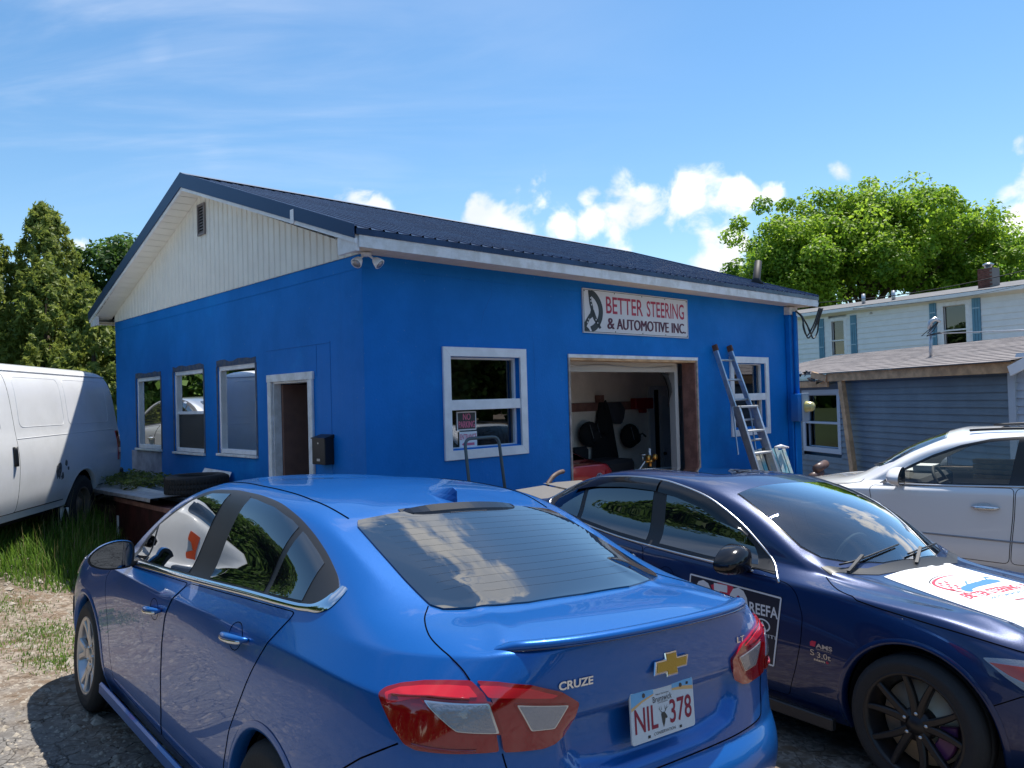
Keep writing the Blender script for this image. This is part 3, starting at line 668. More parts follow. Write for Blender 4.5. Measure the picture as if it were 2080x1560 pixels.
for pts, w in (([(1.70, 3.10), (1.68, 2.95), (1.55, 2.78), (1.50, 2.55)], .006), ([(2.30, 2.62), (2.33, 2.30), (2.31, 1.9)], .004), ([(5.85, 3.08), (6.3, 3.0), (7.2, 2.98)], .004), ([(2.55, 1.2), (2.62, .7), (2.6, .2)], .005), ([(6.05, 1.4), (5.95, .9)], .004), ([(.50, 1.05), (.42, .5), (.5, .1)], .005), ([(8.0, 1.5), (8.1, 1.0), (8.05, .4)], .006)): crack('hairline_crack', pts, w, _f)
for pts, w in (([(6.9, 3.0), (6.75, 2.7), (6.8, 2.4)], .006), ([(4.4, 1.1), (4.5, .7), (4.42, .3)], .006), ([(2.2, 1.1), (2.12, .6)], .005), ([(5.2, 3.05), (5.15, 2.75)], .005)): crack('hairline_crack', pts, w, _g)
# gable boards
zr = lambda s: RID-SLP*abs(s-SM)
pit = .135; k = 0; s_ = 0.0
while s_ < SL-.01:
    a, b = s_+.006, min(s_+pit, SL)-.006; za, zb = zr(a)-.15, zr(b)-.15; mb = MB(); y0 = -.018
    prof = [(a, -.004), (a+.012, y0), (b-.012, y0), (b, -.004)]
    zf = lambda s: zr(s)-.155
    top = SM if a < SM < b else None
    pts = [(s2, d) for s2, d in prof]
    vs = [(d, s2, 3.252) for s2, d in pts]+[(d, s2, zf(s2)) for s2, d in pts]
    mb.add(vs, [(0, 1, 5, 4), (1, 2, 6, 5), (2, 3, 7, 6)]); obj('gable_board', mb, m_vinyl, G); s_ += pit; k += 1
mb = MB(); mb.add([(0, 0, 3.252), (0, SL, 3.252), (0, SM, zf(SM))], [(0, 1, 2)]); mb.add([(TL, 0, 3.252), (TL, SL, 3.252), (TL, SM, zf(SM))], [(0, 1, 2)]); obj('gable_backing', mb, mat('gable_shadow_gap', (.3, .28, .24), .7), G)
# gable vent
vt = obj('gable_vent', MB().box(-.045, -.02, 3.63, 3.66, 4.07, 4.48).box(-.045, -.02, 3.83, 3.86, 4.07, 4.48).box(-.045, -.02, 3.66, 3.83, 4.07, 4.095).box(-.045, -.02, 3.66, 3.83, 4.455, 4.48), mat('grey_vent', (.22, .20, .20), .6), G)
for i in range(9):
    z = 4.10+i*.039; mb = MB(); mb.add([(-.042, 3.66, z), (-.042, 3.83, z), (-.022, 3.83, z+.03), (-.022, 3.66, z+.03)], [(0, 1, 2, 3)]); obj('slat', mb, MATS['grey_vent'], vt)
obj('backing', MB().box(-.021, -.0195, 3.66, 3.83, 4.095, 4.455), m_dark, vt)
# roof
X0, X1 = -.30, TL+.25; S0, S1 = -.36, SL+.36
def roof_side(sa, sb, name):
    """ribbed sheets from eave sa to ridge sb"""
    x = X0; i = 0
    while x < X1-.01:
        xe = min(x+.914, X1); mb = MB(); pr = []
        q = x
        while q < xe-.02:
            pr += [(q, 0), (q+.010, .015), (q+.024, .015), (q+.034, 0), (min(q+.1523, xe), 0)] if q == x else [(q+.010, .015), (q+.024, .015), (q+.034, 0), (min(q+.1523, xe), 0)]
            q += .15233
        vs = []
        jit = .006*math.sin(i*2.3)
        for u, h in pr:
            vs += [(u, sa-math.copysign(jit, sa-sb), zr(sa)+h), (u, sb, zr(sb)+h)]
        fs = [(2*j, 2*j+1, 2*j+3, 2*j+2) for j in range(len(pr)-1)]; mb.add(vs, fs); obj(name, mb, m_roof, G); x += .914; i += 1
roof_side(S0, SM, 'roof_sheet'); roof_side(S1, SM, 'roof_sheet')
mb = MB()
for sa in (S0, S1): mb.add([(X0+.02, sa, zr(sa)-.012), (X1-.02, sa, zr(sa)-.012), (X1-.02, SM, RID-.012), (X0+.02, SM, RID-.012)], [(0, 1, 2, 3)])
obj('roof_deck', mb, m_dark, G)
mb = MB(); mb.add([(X0-.01, SM-.13, zr(SM-.13)+.028), (X1, SM-.13, zr(SM-.13)+.028), (X1, SM, RID+.035), (X0-.01, SM, RID+.035), (X1, SM+.13, zr(SM+.13)+.028), (X0-.01, SM+.13, zr(SM+.13)+.028)], [(0, 1, 2, 3), (3, 2, 4, 5)]); obj('ridge_cap', mb, mat('sunlit_ridge_metal', (.30, .31, .34), .3, metal=.8), G)  # cap coloured light to paint the thin sunlit line along the ridge
# rake trim (navy) with white edge below, boxed in vinyl
for sa in (S0, S1):
    for xx in (X0, X1):
        w_ = -.012 if xx < 0 else .012; mb = MB()
        mb.add([(xx, sa, zr(sa)+.03), (xx, SM, RID+.03), (xx, SM, RID-.16), (xx, sa, zr(sa)-.10)]+[(xx+w_, sa, zr(sa)+.03), (xx+w_, SM, RID+.03), (xx+w_, SM, RID-.16), (xx+w_, sa, zr(sa)-.10)], [(0, 1, 2, 3), (4, 5, 6, 7), (0, 1, 5, 4), (3, 2, 6, 7), (0, 3, 7, 4), (1, 2, 6, 5)]); obj('rake_flashing', mb, m_navy, G)
        mb = MB(); a, b = xx-w_*.2, xx-w_*2.2
        mb.add([(q, s2, z) for q in (a, b) for s2, z in ((sa, zr(sa)-.101), (SM, RID-.161), (SM, RID-.20), (sa, zr(sa)-.145))], [(0, 1, 2, 3), (4, 5, 6, 7), (3, 2, 6, 7), (0, 1, 5, 4), (0, 3, 7, 4), (1, 2, 6, 5)]); obj('rake_edge', mb, m_white, G)
# sloping soffit of the gable overhang, in short vinyl pieces
for sg in (-1, 1):
    d0 = SM+.33 if sg else 0; nb = 25
    for i in range(nb):
        a, b = SM+sg*(i*(SM+.30)/nb+.004), SM+sg*((i+1)*(SM+.30)/nb-.004); z = lambda s: zr(s)-.175-(.02*0)
        mb = MB(); mb.add([(X0+.02, a, z(a)), (X0+.02, b, z(b)), (-.019, b, z(b)), (-.019, a, z(a)), (X0+.02, a, z(a)+.02), (-.019, a, z(a)+.02)], [(0, 1, 2, 3), (0, 3, 5, 4)]); obj('soffit_piece', mb, m_vinyl, G)
# eave: fascia, drip edge, soffit
for sa, sg in ((S0, 1), (S1, -1)):
    mb = MB(); mb.box(X0+.05, X1-.02, min(sa, sa+sg*.02), max(sa, sa+sg*.02), 3.235, 3.345); obj('fascia_board', mb, m_peel, G)
    mb = MB(); mb.box(X0+.015, X1, min(sa-sg*.008, sa+sg*.012), max(sa-sg*.008, sa+sg*.012), 3.345, 3.402); obj('drip_edge', mb, m_roof, G)
    x = X0+.06
    while x < X1-.05:
        a, b = (sa+sg*.02, 0 if sg > 0 else SL); mb = MB(); xe = min(x+.20, X1-.03); mb.box(x, xe-.008, min(a, b), max(a, b), 3.249, 3.253); mb.box(xe-.008, xe, min(a, b), max(a, b), 3.256, 3.26); obj('soffit_piece', mb, m_soff, G); x += .20
    mb = MB(); y0, y1 = sorted((sa+sg*.02, (0 if sg > 0 else SL)-sg*.03)); mb.box(X0+.02, X0+.06, y0, y1, 3.2, 3.36); obj('eave_return', mb, m_peel, G)
mb = MB(); mb.box(X0-.016, X0+.006, S0+1.1, S0+1.17, zr(S0+1.1)-.14, zr(S0+1.1)+.0); obj('rake_bracket', mb, m_white, G)
# -------- windows, front wall: heavy white casing, mitred
def cased_window(u0, u1, z0, z1, g, par, mull, fn, casing=.10, m=m_white, pane=m_pane, label=None):
    fr_ = bpy.data.objects.new('window', None); COL.objects.link(fr_); fr_.parent = par
    a, b, c, d = u0, u1, z0, z1; e, f_, g_, h = a+casing, b-casing, c+casing, d-casing
    for q in ([(a, c), (b, c), (f_, g_), (e, g_)], [(b, c), (b, d), (f_, h), (f_, g_)], [(b, d), (a, d), (e, h), (f_, h)], [(a, d), (a, c), (e, g_), (e, h)]):
        mb = MB(); mb.prism(q, -.028, .0, lambda u, v, w_: fn(u, w_, v)); obj('casing', mb, m, fr_, bevel=.003)
    if mull: mb = MB(); mb.prism([(e, mull[0]), (f_, mull[0]), (f_, mull[1]), (e, mull[1])], -.012, .10, lambda u, v, w_: fn(u, w_, v)); obj('mullion', mb, m, fr_, bevel=.003)
    mb = MB()
    for q in ([(e, g_), (e+.02, g_), (e+.02, h), (e, h)], [(f_-.035, g_), (f_, g_), (f_, h), (f_-.035, h)], [(e+.02, g_), (f_-.035, g_), (f_-.035, g_+.025), (e+.02, g_+.025)], [(e+.02, h-.025), (f_-.035, h-.025), (f_-.035, h), (e+.02, h)]): mb.prism(q, .06, .11, lambda u, v, w_: fn(u, w_, v))
    obj('sash', mb, m, fr_)
    for lo, hi in ([(g_+.025, mull[0]), (mull[1], h-.025)] if mull else [(g_+.025, h-.025)]):
        mb = MB(); mb.prism([(e+.02, lo), (f_-.035, lo), (f_-.035, hi), (e+.02, hi)], .095, .10, lambda u, v, w_: fn(u, w_, v)); obj('pane', mb, pane, fr_)
    return fr_
FN = lambda u, w_, z: (u, w_, z)
cased_window(.955, 2.175, 1.175, 2.375, 0, G, (1.70, 1.81), FN)
cased_window(6.56, 7.73, 1.13, 2.37, 0, G, (1.68, 1.79), FN)
# -------- windows, gable wall: slim white vinyl, no casing, rough render round them
FNL = lambda u, w_, z: (w_, u, z)
for i, (a, b, c, d) in enumerate(W_L):
    fr_ = bpy.data.objects.new('window', None); COL.objects.link(fr_); fr_.parent = G
    mb = MB(); fw_ = .055
    for q in ([(a, c), (a+fw_*.8, c), (a+fw_*.8, d), (a, d)], [(b-fw_*.8, c), (b, c), (b, d), (b-fw_*.8, d)], [(a, c), (b, c), (b, c+fw_), (a, c+fw_)], [(a, d-fw_), (b, d-fw_), (b, d), (a, d)]): mb.prism(q, .015, .09, lambda u, v, w_: FNL(u, w_, v))
    obj('frame', mb, m_white, fr_, bevel=.004)
    mb = MB(); mb.prism([(a-.04, c-.03), (b+.03, c-.03), (b+.03, c), (a-.04, c)], -.035, .03, lambda u, v, w_: FNL(u, w_, v)); obj('sill', mb, m_peel, fr_, bevel=.003)
    mid = c+.52 if i == 1 else None
    if mid: mb = MB(); mb.prism([(a+.045, mid), (b-.045, mid), (b-.045, mid+.04), (a+.045, mid+.04)], .03, .08, lambda u, v, w_: FNL(u, w_, v)); obj('meeting_rail', mb, m_white, fr_)
    if mid:
        mb = MB(); mb.prism([(a+.045, c+.055), (b-.045, c+.055), (b-.045, mid), (a+.045, mid)], .045, .05, lambda u, v, w_: FNL(u, w_, v)); obj('insect_screen', mb, mat('screen_mesh', (.05, .055, .06), .6, alpha=.72), fr_)
    mb = MB(); mb.prism([(a+.045, c+.055), (b-.045, c+.055), (b-.045, d-.055), (a+.045, d-.055)], .055, .06, lambda u, v, w_: FNL(u, w_, v)); obj('pane', mb, m_mirrorpane, fr_)
    # ragged bare render strip round the opening
    mb = MB(); rr = random.Random(i); m_r = mat('rough_render', (.10, .11, .13), .9, bump=.6, bscale=30, col2=(.04, .07, .14), vscale=14)
    top = [(b+.03, d), (b+.03, d+.075)]+[(b+.03-(b-a+.06)*q/9, d+.05+.035*rr.random()) for q in range(1, 10)]+[(a-.03, d)]
    mb.prism(top, -.005, .0, lambda u, v, w_: FNL(u, w_, v)); 
    for uu in (a-.045, b): mb.prism([(uu, c-.02), (uu+.045, c-.02), (uu+.04, (c+d)/2), (uu+.045, d), (uu, d)], -.0045, .0, lambda u, v, w_: FNL(u, w_, v))
    obj('rough_surround', mb, m_r, fr_)
    # dim things behind the glass
obj('office_back', MB().box(1.0, 1.02, 2.06, 7.2, FL, 3.2), mat('office_wall', (.05, .05, .055), .8), G)
mb = MB(); mb.box(.30, .302, 2.45, 2.75, 1.3, 1.62); one('paper_notice', 'white paper notice inside the tall window next to the doorway', 'notice', mb, m_white, P0, YAW)
# -------- doorway
df = bpy.data.objects.new('door_frame', None); COL.objects.link(df); df.parent = G
for q, nm in (([(.97, -.12), (1.06, -.12), (1.06, 2.07), (.97, 2.07)], 'jamb'), ([(1.90, -.12), (1.985, -.12), (1.985, 2.07), (1.90, 2.07)], 'jamb'), ([(.955, 2.071), (2.0, 2.071), (2.0, 2.155), (.955, 2.155)], 'head')):
    mb = MB(); mb.prism(q, -.03, .0, lambda u, v, w_: FNL(u, w_, v)); obj(nm, mb, m_peel, df, bevel=.004)
mb = MB(); mb.prism([(1.88, -.12), (1.90, -.12), (1.90, 2.07), (1.88, 2.07)], .0, .09, lambda u, v, w_: FNL(u, w_, v)); mb.prism([(1.06, 2.05), (1.88, 2.05), (1.88, 2.07), (1.06, 2.07)], .0, .2, lambda u, v, w_: FNL(u, w_, v)); obj('reveal', mb, m_peel, df)
mb = MB(); mb.box(.095, .50, 1.845, 1.885, -.12, 2.04); dl = obj('door_leaf', mb, mat('brown_door', (.20, .11, .085), .5, var=.15), G)
obj('door_knob', MB().sphere((.44, 1.82, .9), .03), m_steel, dl)
# -------- bay door opening trim
mb = MB(); mb.box(2.90, 5.69, -.02, -.0, 2.29, 2.335); obj('bay_head', mb, m_peel, G, bevel=.003)
mb = MB(); mb.box(2.93, 5.655, .0, .22, 2.262, 2.29); obj('bay_head_reveal', mb, m_wood, G)
mb = MB(); mb.box(2.93, 5.50, .23, .27, 2.13, 2.262); obj('rolled_door_edge', mb, mat('raised_door', (.45, .42, .38), .5), G)
mb = MB(); mb.box(5.625, 5.655, .0, .22, FL, 2.262); obj('bay_post', mb, m_redwood, G)
mb = MB(); mb.box(5.655, 5.69, -.015, -.0, FL, 2.29); obj('bay_trim', mb, mat('worn_trim', (.35, .30, .27), .8, var=.3, vscale=9), G)
obj('bay_trim', MB().box(2.90, 2.93, -.015, -.0, FL, 2.29), MATS['worn_trim'], G)
mb = MB(); mb.box(5.46, 5.54, .24, .34, FL, 2.25); obj('door_track', mb, mat('grey_track', (.42, .42, .42), .5), G)
mb = MB(); mb.box(2.98, 3.04, .30, .36, FL, 2.2); obj('door_track', mb, m_black, G)
mb = MB(); mb.tube([(2.95, .24, 2.235), (3.3, .22, 2.20), (3.8, .22, 2.225), (4.6, .23, 2.19), (5.4, .23, 2.215)], .006, 5); obj('loose_cord', mb, m_steel, G)
mb = MB(); mb.tube([(5.2, .30, 2.14), (5.3, .28, 2.08), (5.36, .27, 1.95), (5.38, .27, 1.84), (5.355, .27, 1.74), (5.33, .27, 1.62)], [.022, .035, .036, .03, .012, .005], 5); obj('torn_seal', mb, m_rubber, G)
# -------- pilaster, conduit, meter
obj('corner_pilaster', MB().box(8.36, TL+.02, -.09, -.001, -.9, 3.10), m_wall, G, bevel=.01)
obj('pilaster_head', MB().box(8.34, 8.62, -.11, -.001, 3.101, 3.235), m_peel, G, bevel=.006)
# ================================================================== CARS
paint_c = mat('bright_blue_paint', (.0, .098, .37), .34, metal=.40, coat=.75, coati=1.45, flake=.10, coatr=.01)
paint_q = mat('deep_blue_paint', (.0, .016, .085), .36, metal=.3, coat=.9, coati=1.45, flake=.10, coatr=.01)
paint_w = mat('white_car_paint', (.80, .81, .83), .32, coat=1., coatr=.015)
paint_s = mat('silver_car_paint', (.50, .51, .53), .3, metal=.7, coat=1., flake=.1, coatr=.015)
paint_r = mat('red_car_paint', (.42, .01, .015), .3, metal=.2, coat=1.)
m_tint = mat('tinted_car_glass', (.006, .007, .009), .01, spec=1., coat=1., coatr=.0, ior=1.6)
m_tint2 = mat('smoked_deflector', (.01, .011, .013), .08, spec=.6)
m_glossblk = mat('gloss_black', (.010, .010, .012), .12, spec=.6)
m_satblk = mat('satin_black', (.022, .023, .026), .45)
m_chrome = mat('chrome', (.80, .81, .83), .10, metal=1.)
m_satchr = mat('satin_chrome', (.62, .63, .65), .28, metal=1.)
m_gap = mat('panel_gap', (.004, .004, .006), .9, spec=0.)
m_lred = mat('red_lamp_lens', (.30, .003, .006), .08, coat=1., spec=.7, coatr=0.)
m_lred2 = mat('deep_red_lamp', (.26, .002, .004), .1, coat=1., coatr=0.)
m_lred3 = mat('highlight_red_lamp', (.75, .02, .03), .1, coat=1., coatr=0.)  # lighter red that paints the highlight on the tail lamps
m_lclr = mat('clear_lamp_lens', (.30, .30, .33), .12, metal=.45, coat=1., bump=.25, bscale=140)
m_rimc = mat('silver_rim', (.50, .50, .52), .32, metal=.85)
m_rimq = mat('black_rim', (.016, .016, .018), .35, metal=.2)
m_disc = mat('brake_disc_steel', (.75, .62, .45), .5, metal=.35)
m_print_w = mat('white_print', (.75, .75, .75), .5)
m_print_r = mat('red_print', (.62, .03, .07), .5)
m_print_k = mat('black_print', (.02, .02, .025), .5)
m_print_b = mat('blue_print', (.05, .20, .45), .5)
m_interior = mat('dark_interior', (.03, .03, .032), .7)
m_intlight = mat('grey_dashboard', (.30, .31, .30), .7)

def rebuild(sf):
    N = np.zeros_like(sf.V); F = sf.F; V = sf.V
    n = np.cross(V[F[:, 2]]-V[F[:, 0]], V[F[:, 3]]-V[F[:, 1]])
    for k in range(4): np.add.at(N, F[:, k], n)
    N /= np.linalg.norm(N, axis=1)[:, None]+1e-12
    if (N*sf.N).sum() < 0: N = -N
    sf.N = N; sf.bvh = BVHTree.FromPolygons([tuple(v) for v in sf.V], [tuple(int(i) for i in f) for f in sf.T])
def smst(t): t = np.clip(t, 0, 1); return t*t*(3-2*t)
def dent(sf, poly, ax, cond, depth, soft, ddir):
    """sink (or raise) the skin inside an outline with a soft edge"""
    V = sf.V; P = V[:, list(ax)]; m = cond(V) & inpoly(P, poly); D = distpoly(P[m], poly); V[m] += np.array(ddir)*(depth*smst(D/soft))[:, None]
def ridge(sf, path, ax, cond, h, wd, ddir):
    V = sf.V; m = np.where(cond(V))[0]; P = V[m][:, list(ax)]; D = np.full(len(m), 1e9)
    for a, b in zip(path, path[1:]):
        a, b = np.array(a), np.array(b); ab = b-a; t_ = np.clip(((P-a)@ab)/(ab@ab), 0, 1); D = np.minimum(D, np.hypot(*(P-(a+t_[:, None]*ab)).T))
    V[m] += np.array(ddir)*(h*np.exp(-(D/wd)**2))[:, None]
def S(pts, s=1): return [(x, s*1.0, z) for x, z in pts]          # side-view points
def seam(sf, pts, d, parent, r=.003, closed=False, name='panel_gap', m=None):
    q = onbody(sf, _res_open(pts, .05), d, -.0006); mb = MB(); mb.tube(q, r, 6); o = obj(name, mb, m or m_gap, parent); return o
def arch_cut(cx, cz, r): return [((np.array(circle(cx, cz, r, 60)).tolist()), (0, 2), (lambda C: (np.abs(C[:, 1]) > .45) & (C[:, 2] < .95)))]
def mirror(parent, x, y, z, side, m, name='door_mirror', sc=1., cap=None, arm_to=None, yaw=0.):
    H = bpy.data.objects.new(name, None); COL.objects.link(H); H.parent = parent; H.location = (x, y, z); H.rotation_euler = (0, 0, yaw)
    ol = cr([(-.122, -.035), (-.122, .035), (-.10, .078), (-.02, .088), (.065, .062), (.125, .015), (.142, -.025), (.120, -.062), (.05, -.088), (-.05, -.090), (-.11, -.075)], 4, True)
    ol = [(p[0]*sc, p[1]*sc) for p in [(v.x, v.y) for v in [Vector((*q, 0)) if len(q) == 2 else q for q in ol]]]
    n = len(ol); vs = []; fs = []
    lay = [(-.012, .985), (0, 1.), (.03, .99), (.065, .93), (.095, .80), (.115, .58), (.125, .3), (.128, 0.02)]
    for h, k in lay:
        for u, v in ol: vs.append((h*sc, side*-1*(-u)*k+side*(-.0), v*k))
    L = len(lay)
    for i in range(L-1):
        for k in range(n): fs.append((i*n+k, i*n+(k+1) % n, (i+1)*n+(k+1) % n, (i+1)*n+k))
    fs.append(tuple(range((L-1)*n, L*n)))
    mb = MB(); mb.smooth = True; mb.add(vs, fs); obj('mirror_housing', mb, m, H)
    mb = MB(); mb.add([(-.011*sc, side*u*.93, v*.92) for u, v in ol], [tuple(range(n))]); mb.add([(-.0115*sc, side*u*1.0, v*1.0) for u, v in ol]+[(-.0125*sc, side*u*.93, v*.92) for u, v in ol], [(k, (k+1) % n, (k+1) % n+n, k+n) for k in range(n)]); obj('mirror_rim', mb, m_satblk, H)
    mb = MB(); mb.add([(-.013*sc, side*u*.90, v*.89) for u, v in ol], [tuple(range(n))]); obj('mirror_glass', mb, mat('mirror_glass', (.16, .18, .21), .01, metal=1.), H)
    if arm_to: mb = MB(); mb.bar((.04, side*-.08, -.05), arm_to, .07, .035); obj('mirror_arm', mb, m_satblk, H, bevel=.008)
    return H
def handle(sf, parent, x0, z0, x1, z1, side, m, chrome, yo=.0):
    H = bpy.data.objects.new('door_handle', None); COL.objects.link(H); H.parent = parent
    a, _ = sf.hit((x0, 0, z0), (0, -side, 0)); b, _ = sf.hit((x1, 0, z1), (0, -side, 0)); K = 12; ps = []; rs = []
    for i in range(K+1):
        t_ = i/K; p = a.lerp(b, t_); bul = math.sin(math.pi*min(1, max(0, t_)))**.5; p = p+Vector((0, side*(.006+.028*bul), 0)); ps.append(p); rs.append(.007+.010*math.sin(math.pi*t_)**.6)
    mb = MB(); mb.tube(ps, rs, 10); obj('grip', mb, m, H)
    mb = MB(); mb.tube([p+Vector((0, side*.004, -.006)) for p in ps[1:-1]], [r*.8 for r in rs[1:-1]], 8); obj('grip_chrome', mb, chrome, H)
    c = a.lerp(b, .45); vs = [(c.x+.062*math.cos(q), 0, c.z+.048*math.sin(q)) for q in np.linspace(0, 2*math.pi, 24, endpoint=False)]
    q2 = onbody(sf, vs, (0, -side, 0), .0005); mb = MB(); mb.tube(q2, .0022, 5, closed=True); obj('cup_edge', mb, m_gap, H)
    return H
def zline(pts):
    xs = [p[0] for p in pts]; zs = [p[1] for p in pts]; o = np.argsort(xs); xs = np.array(xs)[o]; zs = np.array(zs)[o]; return lambda x: float(np.interp(x, xs, zs))
def pane_poly(top, bot, xa, xb, it=.03, ib=.018, n=8):
    """pane between two slanted dividers; xa=(x_top,x_bottom) front, xb rear"""
    P = []
    for i in range(n+1): x = xa[0]+(xb[0]-xa[0])*i/n; P.append((x, top(x)-it))
    for i in range(n+1): x = xb[1]+(xa[1]-xb[1])*i/n; P.append((x, bot(x)+ib))
    return P
def both(fn):
    for s in (1, -1): fn(s)
def sym(pts): return pts+[(x, -y, z) for x, y, z in reversed(pts) if abs(y) > 1e-6]

# ------------------------------------------------------------------ near car: bright blue sedan
CR_C = [(6, 13, 16, .9), (6, 12, 13, .5), (3, 13, 16, .6), (4, 13, 16, .35), (5, 3, 14, .75), (8, 14, 16, .4), (10, 14, 16, .3)]
SF_C = Surf(SED, 4, CR_C)
REAR = lambda V: V[:, 0] < .45
dent(SF_C, [(-.385, .925), (-.43, .87), (-.415, .80), (-.36, .745), (-.2, .722), (.2, .722), (.36, .745), (.415, .80), (.43, .87), (.385, .925)], (1, 2), REAR, .030, .035, (1, 0, 0))
both(lambda s: ridge(SF_C, [(.60, s*.38), (.42, s*.44), (.26, s*.50), (.18, s*.56)], (0, 1), lambda V: (V[:, 2] > 1.06) & (V[:, 0] < .8), .006, .04, (0, 0, 1)))
rebuild(SF_C)
M_C = car_matrix(.4452, 2.4269, R(129.866))
CT = thing('blue_sedan', 'bright blue sedan in the foreground seen from behind, gold cross badge and plate NIL 378', 'car', M=M_C)
C_FA, C_RA = (3.73, .325), (1.036, .325)
body(SF_C, 'body', paint_c, CT, arch_cut(*C_FA, .362)+arch_cut(*C_RA, .362))
for s in (1, -1):
    for cx, cz in (C_FA, C_RA): arch(SF_C, CT, cx, cz, .362, paint_c, s, m_dark)
    for cx, cz in (C_FA, C_RA): wheel(CT, cx, s*.775, cz, s, .325, .205, .225, m_rimc, m_rubber, 'split', rot=.35 if cx > 2 else 0)
obj('underbody', MB().box(.35, 4.35, -.74, .74, .17, .30), m_dark, CT)
DT = [(3.06, 1.05), (2.82, 1.195), (2.56, 1.304), (2.36, 1.376), (2.199, 1.411), (1.995, 1.424), (1.881, 1.425), (1.708, 1.421), (1.509, 1.405), (1.337, 1.372), (1.198, 1.33), (1.073, 1.283), (.991, 1.248), (.906, 1.208), (.86, 1.18)]
DB = [(3.10, .968), (2.973, .978), (2.474, 1.009), (2.043, 1.036), (1.423, 1.078), (1.005, 1.104), (.885, 1.113), (.838, 1.147)]
ctop, cbot = zline(DT), zline(DB)
GAPY = (0, -1, 0)
for s in (1, -1):
    d = (0, -s, 0)
    ol = S([(3.13, .985)]+[(v.x, v.z) for v in cr([(x, 0, z) for x, z in DT], 4)]+DB[::-1]); patch(SF_C, 'window_surround', ol, d, .0065, m_satblk, CT, step=.026)
    for nm, xa, xb in (('quarter_glass', (2.99, 3.01), (2.82, 2.835)), ('front_door_glass', (2.79, 2.80), (1.99, 2.115)), ('rear_door_glass', (1.765, 1.845), (1.275, 1.30)), ('rear_quarter_glass', (1.235, 1.258), (1.01, 1.0))):
        patch(SF_C, nm, S(pane_poly(ctop, cbot, xa, xb, .016 if nm[0] != 'q' else .03)), d, .009, m_tint, CT, step=.03)
    q = onbody(SF_C, _res_open(S([(1.875, cbot(1.875)), (1.79, ctop(1.79)-.01)]), .05), d, .0035); obj('pillar_gap', MB().tube(q, .0025, 5), m_gap, CT)
    # chrome strip along the sill, sweeping up at the back
    pts = [(3.08, .972), (2.973, .98), (2.474, 1.011), (2.043, 1.038), (1.423, 1.080), (1.1, 1.098), (.99, 1.106), (.90, 1.120), (.852, 1.150), (.845, 1.185)]
    P = _res_open(cr([(x, 0, z) for x, z in pts], 6), .03); w_ = [.008+.0*i for i in range(len(P))]
    vs = []; fs = []
    for i, p in enumerate(P):
        t_ = i/(len(P)-1); wd = .011+.018*max(0, 1-abs((t_-.93)/.09))*(t_ > .8)
        tan = (P[min(i+1, len(P)-1)]-P[max(i-1, 0)]).normalized(); nn = Vector((tan.z, 0, -tan.x));
        for k, (kk, off) in enumerate(((-1, .003), (-.6, .0105), (.6, .0115), (1, .006))): loc, nr = SF_C.hit(p+nn*wd*kk, d); vs.append(loc+nr*off)
    for i in range(len(P)-1): fs += [(4*i+k, 4*i+k+1, 4*i+5+k, 4*i+4+k) for k in range(3)]
    mb = MB(); mb.smooth = True; mb.add(vs, fs); obj('chrome_strip', mb, m_chrome, CT)
    # doors
    fd = [(3.06, .958), (3.19, .93), (3.29, .86), (3.30, .78), (3.262, .684), (3.20, .50), (3.13, .33), (2.3, .285), (2.25, .40), (2.268, .57), (2.25, .72), (2.205, .86), (2.13, .94), (2.058, 1.018), (2.5, .992), (2.97, .962)]
    rd = [(2.042, 1.020), (2.118, .94), (2.192, .86), (2.237, .72), (2.255, .57), (2.237, .40), (2.285, .285), (1.47, .285), (1.45, .44), (1.39, .592), (1.254, .758), (1.10, .965), (1.01, 1.086), (1.42, 1.062)]
    fdo = patch(SF_C, 'front_door', rnd(S(fd), .03), d, .0016, paint_c, CT, step=.032, thick=.002); rdo = patch(SF_C, 'rear_door', rnd(S(rd), .03), d, .0016, paint_c, CT, step=.032, thick=.002)
    for o_, dd in ((fdo, fd), (rdo, rd)):
        q = onbody(SF_C, _res_open(rnd(S(dd), .03)+[rnd(S(dd), .03)[0]], .04), d, .0002); obj('panel_gap', MB().tube(q, .0023, 6), m_gap, o_)
    handle(SF_C, fdo, 2.47, .842, 2.25, .868, s, paint_c, m_chrome); handle(SF_C, rdo, 1.47, .93, 1.245, .952, s, paint_c, m_chrome)
    seam(SF_C, S([(.30, .872), (.348, .845), (.43, .80), (.55, .72), (.665, .60)]), d, CT)
    seam(SF_C, S([(4.06, .50), (4.2, .62), (4.30, .72)]), d, CT)
    mb = MB(); mb.box(1.42, 3.33, s*.86 if s > 0 else -.885, s*.885 if s > 0 else -.86, .21, .275); obj('sill_trim', mb, paint_c, CT, bevel=.01)
    mirror(CT, 2.925, s*.945, 1.035, s, paint_c, arm_to=(.03, s*-.14, -.045), yaw=s*-.12, sc=.82)
    # tail lamps: outer half on the wing, inner half on the boot lid
    LO = [(.404, .829, .980), (.387, .815, .997), (.345, .791, 1.014), (.286, .756, 1.029), (.228, .717, 1.037), (.183, .676, 1.041), (.147, .656, 1.011), (.124, .642, .945), (.118, .628, .866), (.142, .702, .868), (.201, .776, .868), (.245, .807, .868), (.276, .822, .877), (.321, .832, .910), (.374, .833, .956)]
    LI = [(.174, .668, 1.041), (.14, .622, 1.040), (.098, .536, 1.027), (.079, .44, .997), (.072, .372, .955), (.078, .385, .918), (.084, .414, .878), (.088, .451, .854), (.091, .492, .849), (.101, .57, .856), (.110, .618, .862), (.116, .634, .945), (.139, .648, 1.011)]
    f = lambda L, k=1: [(x, s*y, z) for x, y, z in L]
    dl = Vector((1, -s*.75, 0))
    lo = patch(SF_C, 'outer_tail_lamp', rnd(f(LO), .01), dl, .010, m_lred, CT, step=.025, thick=.004)
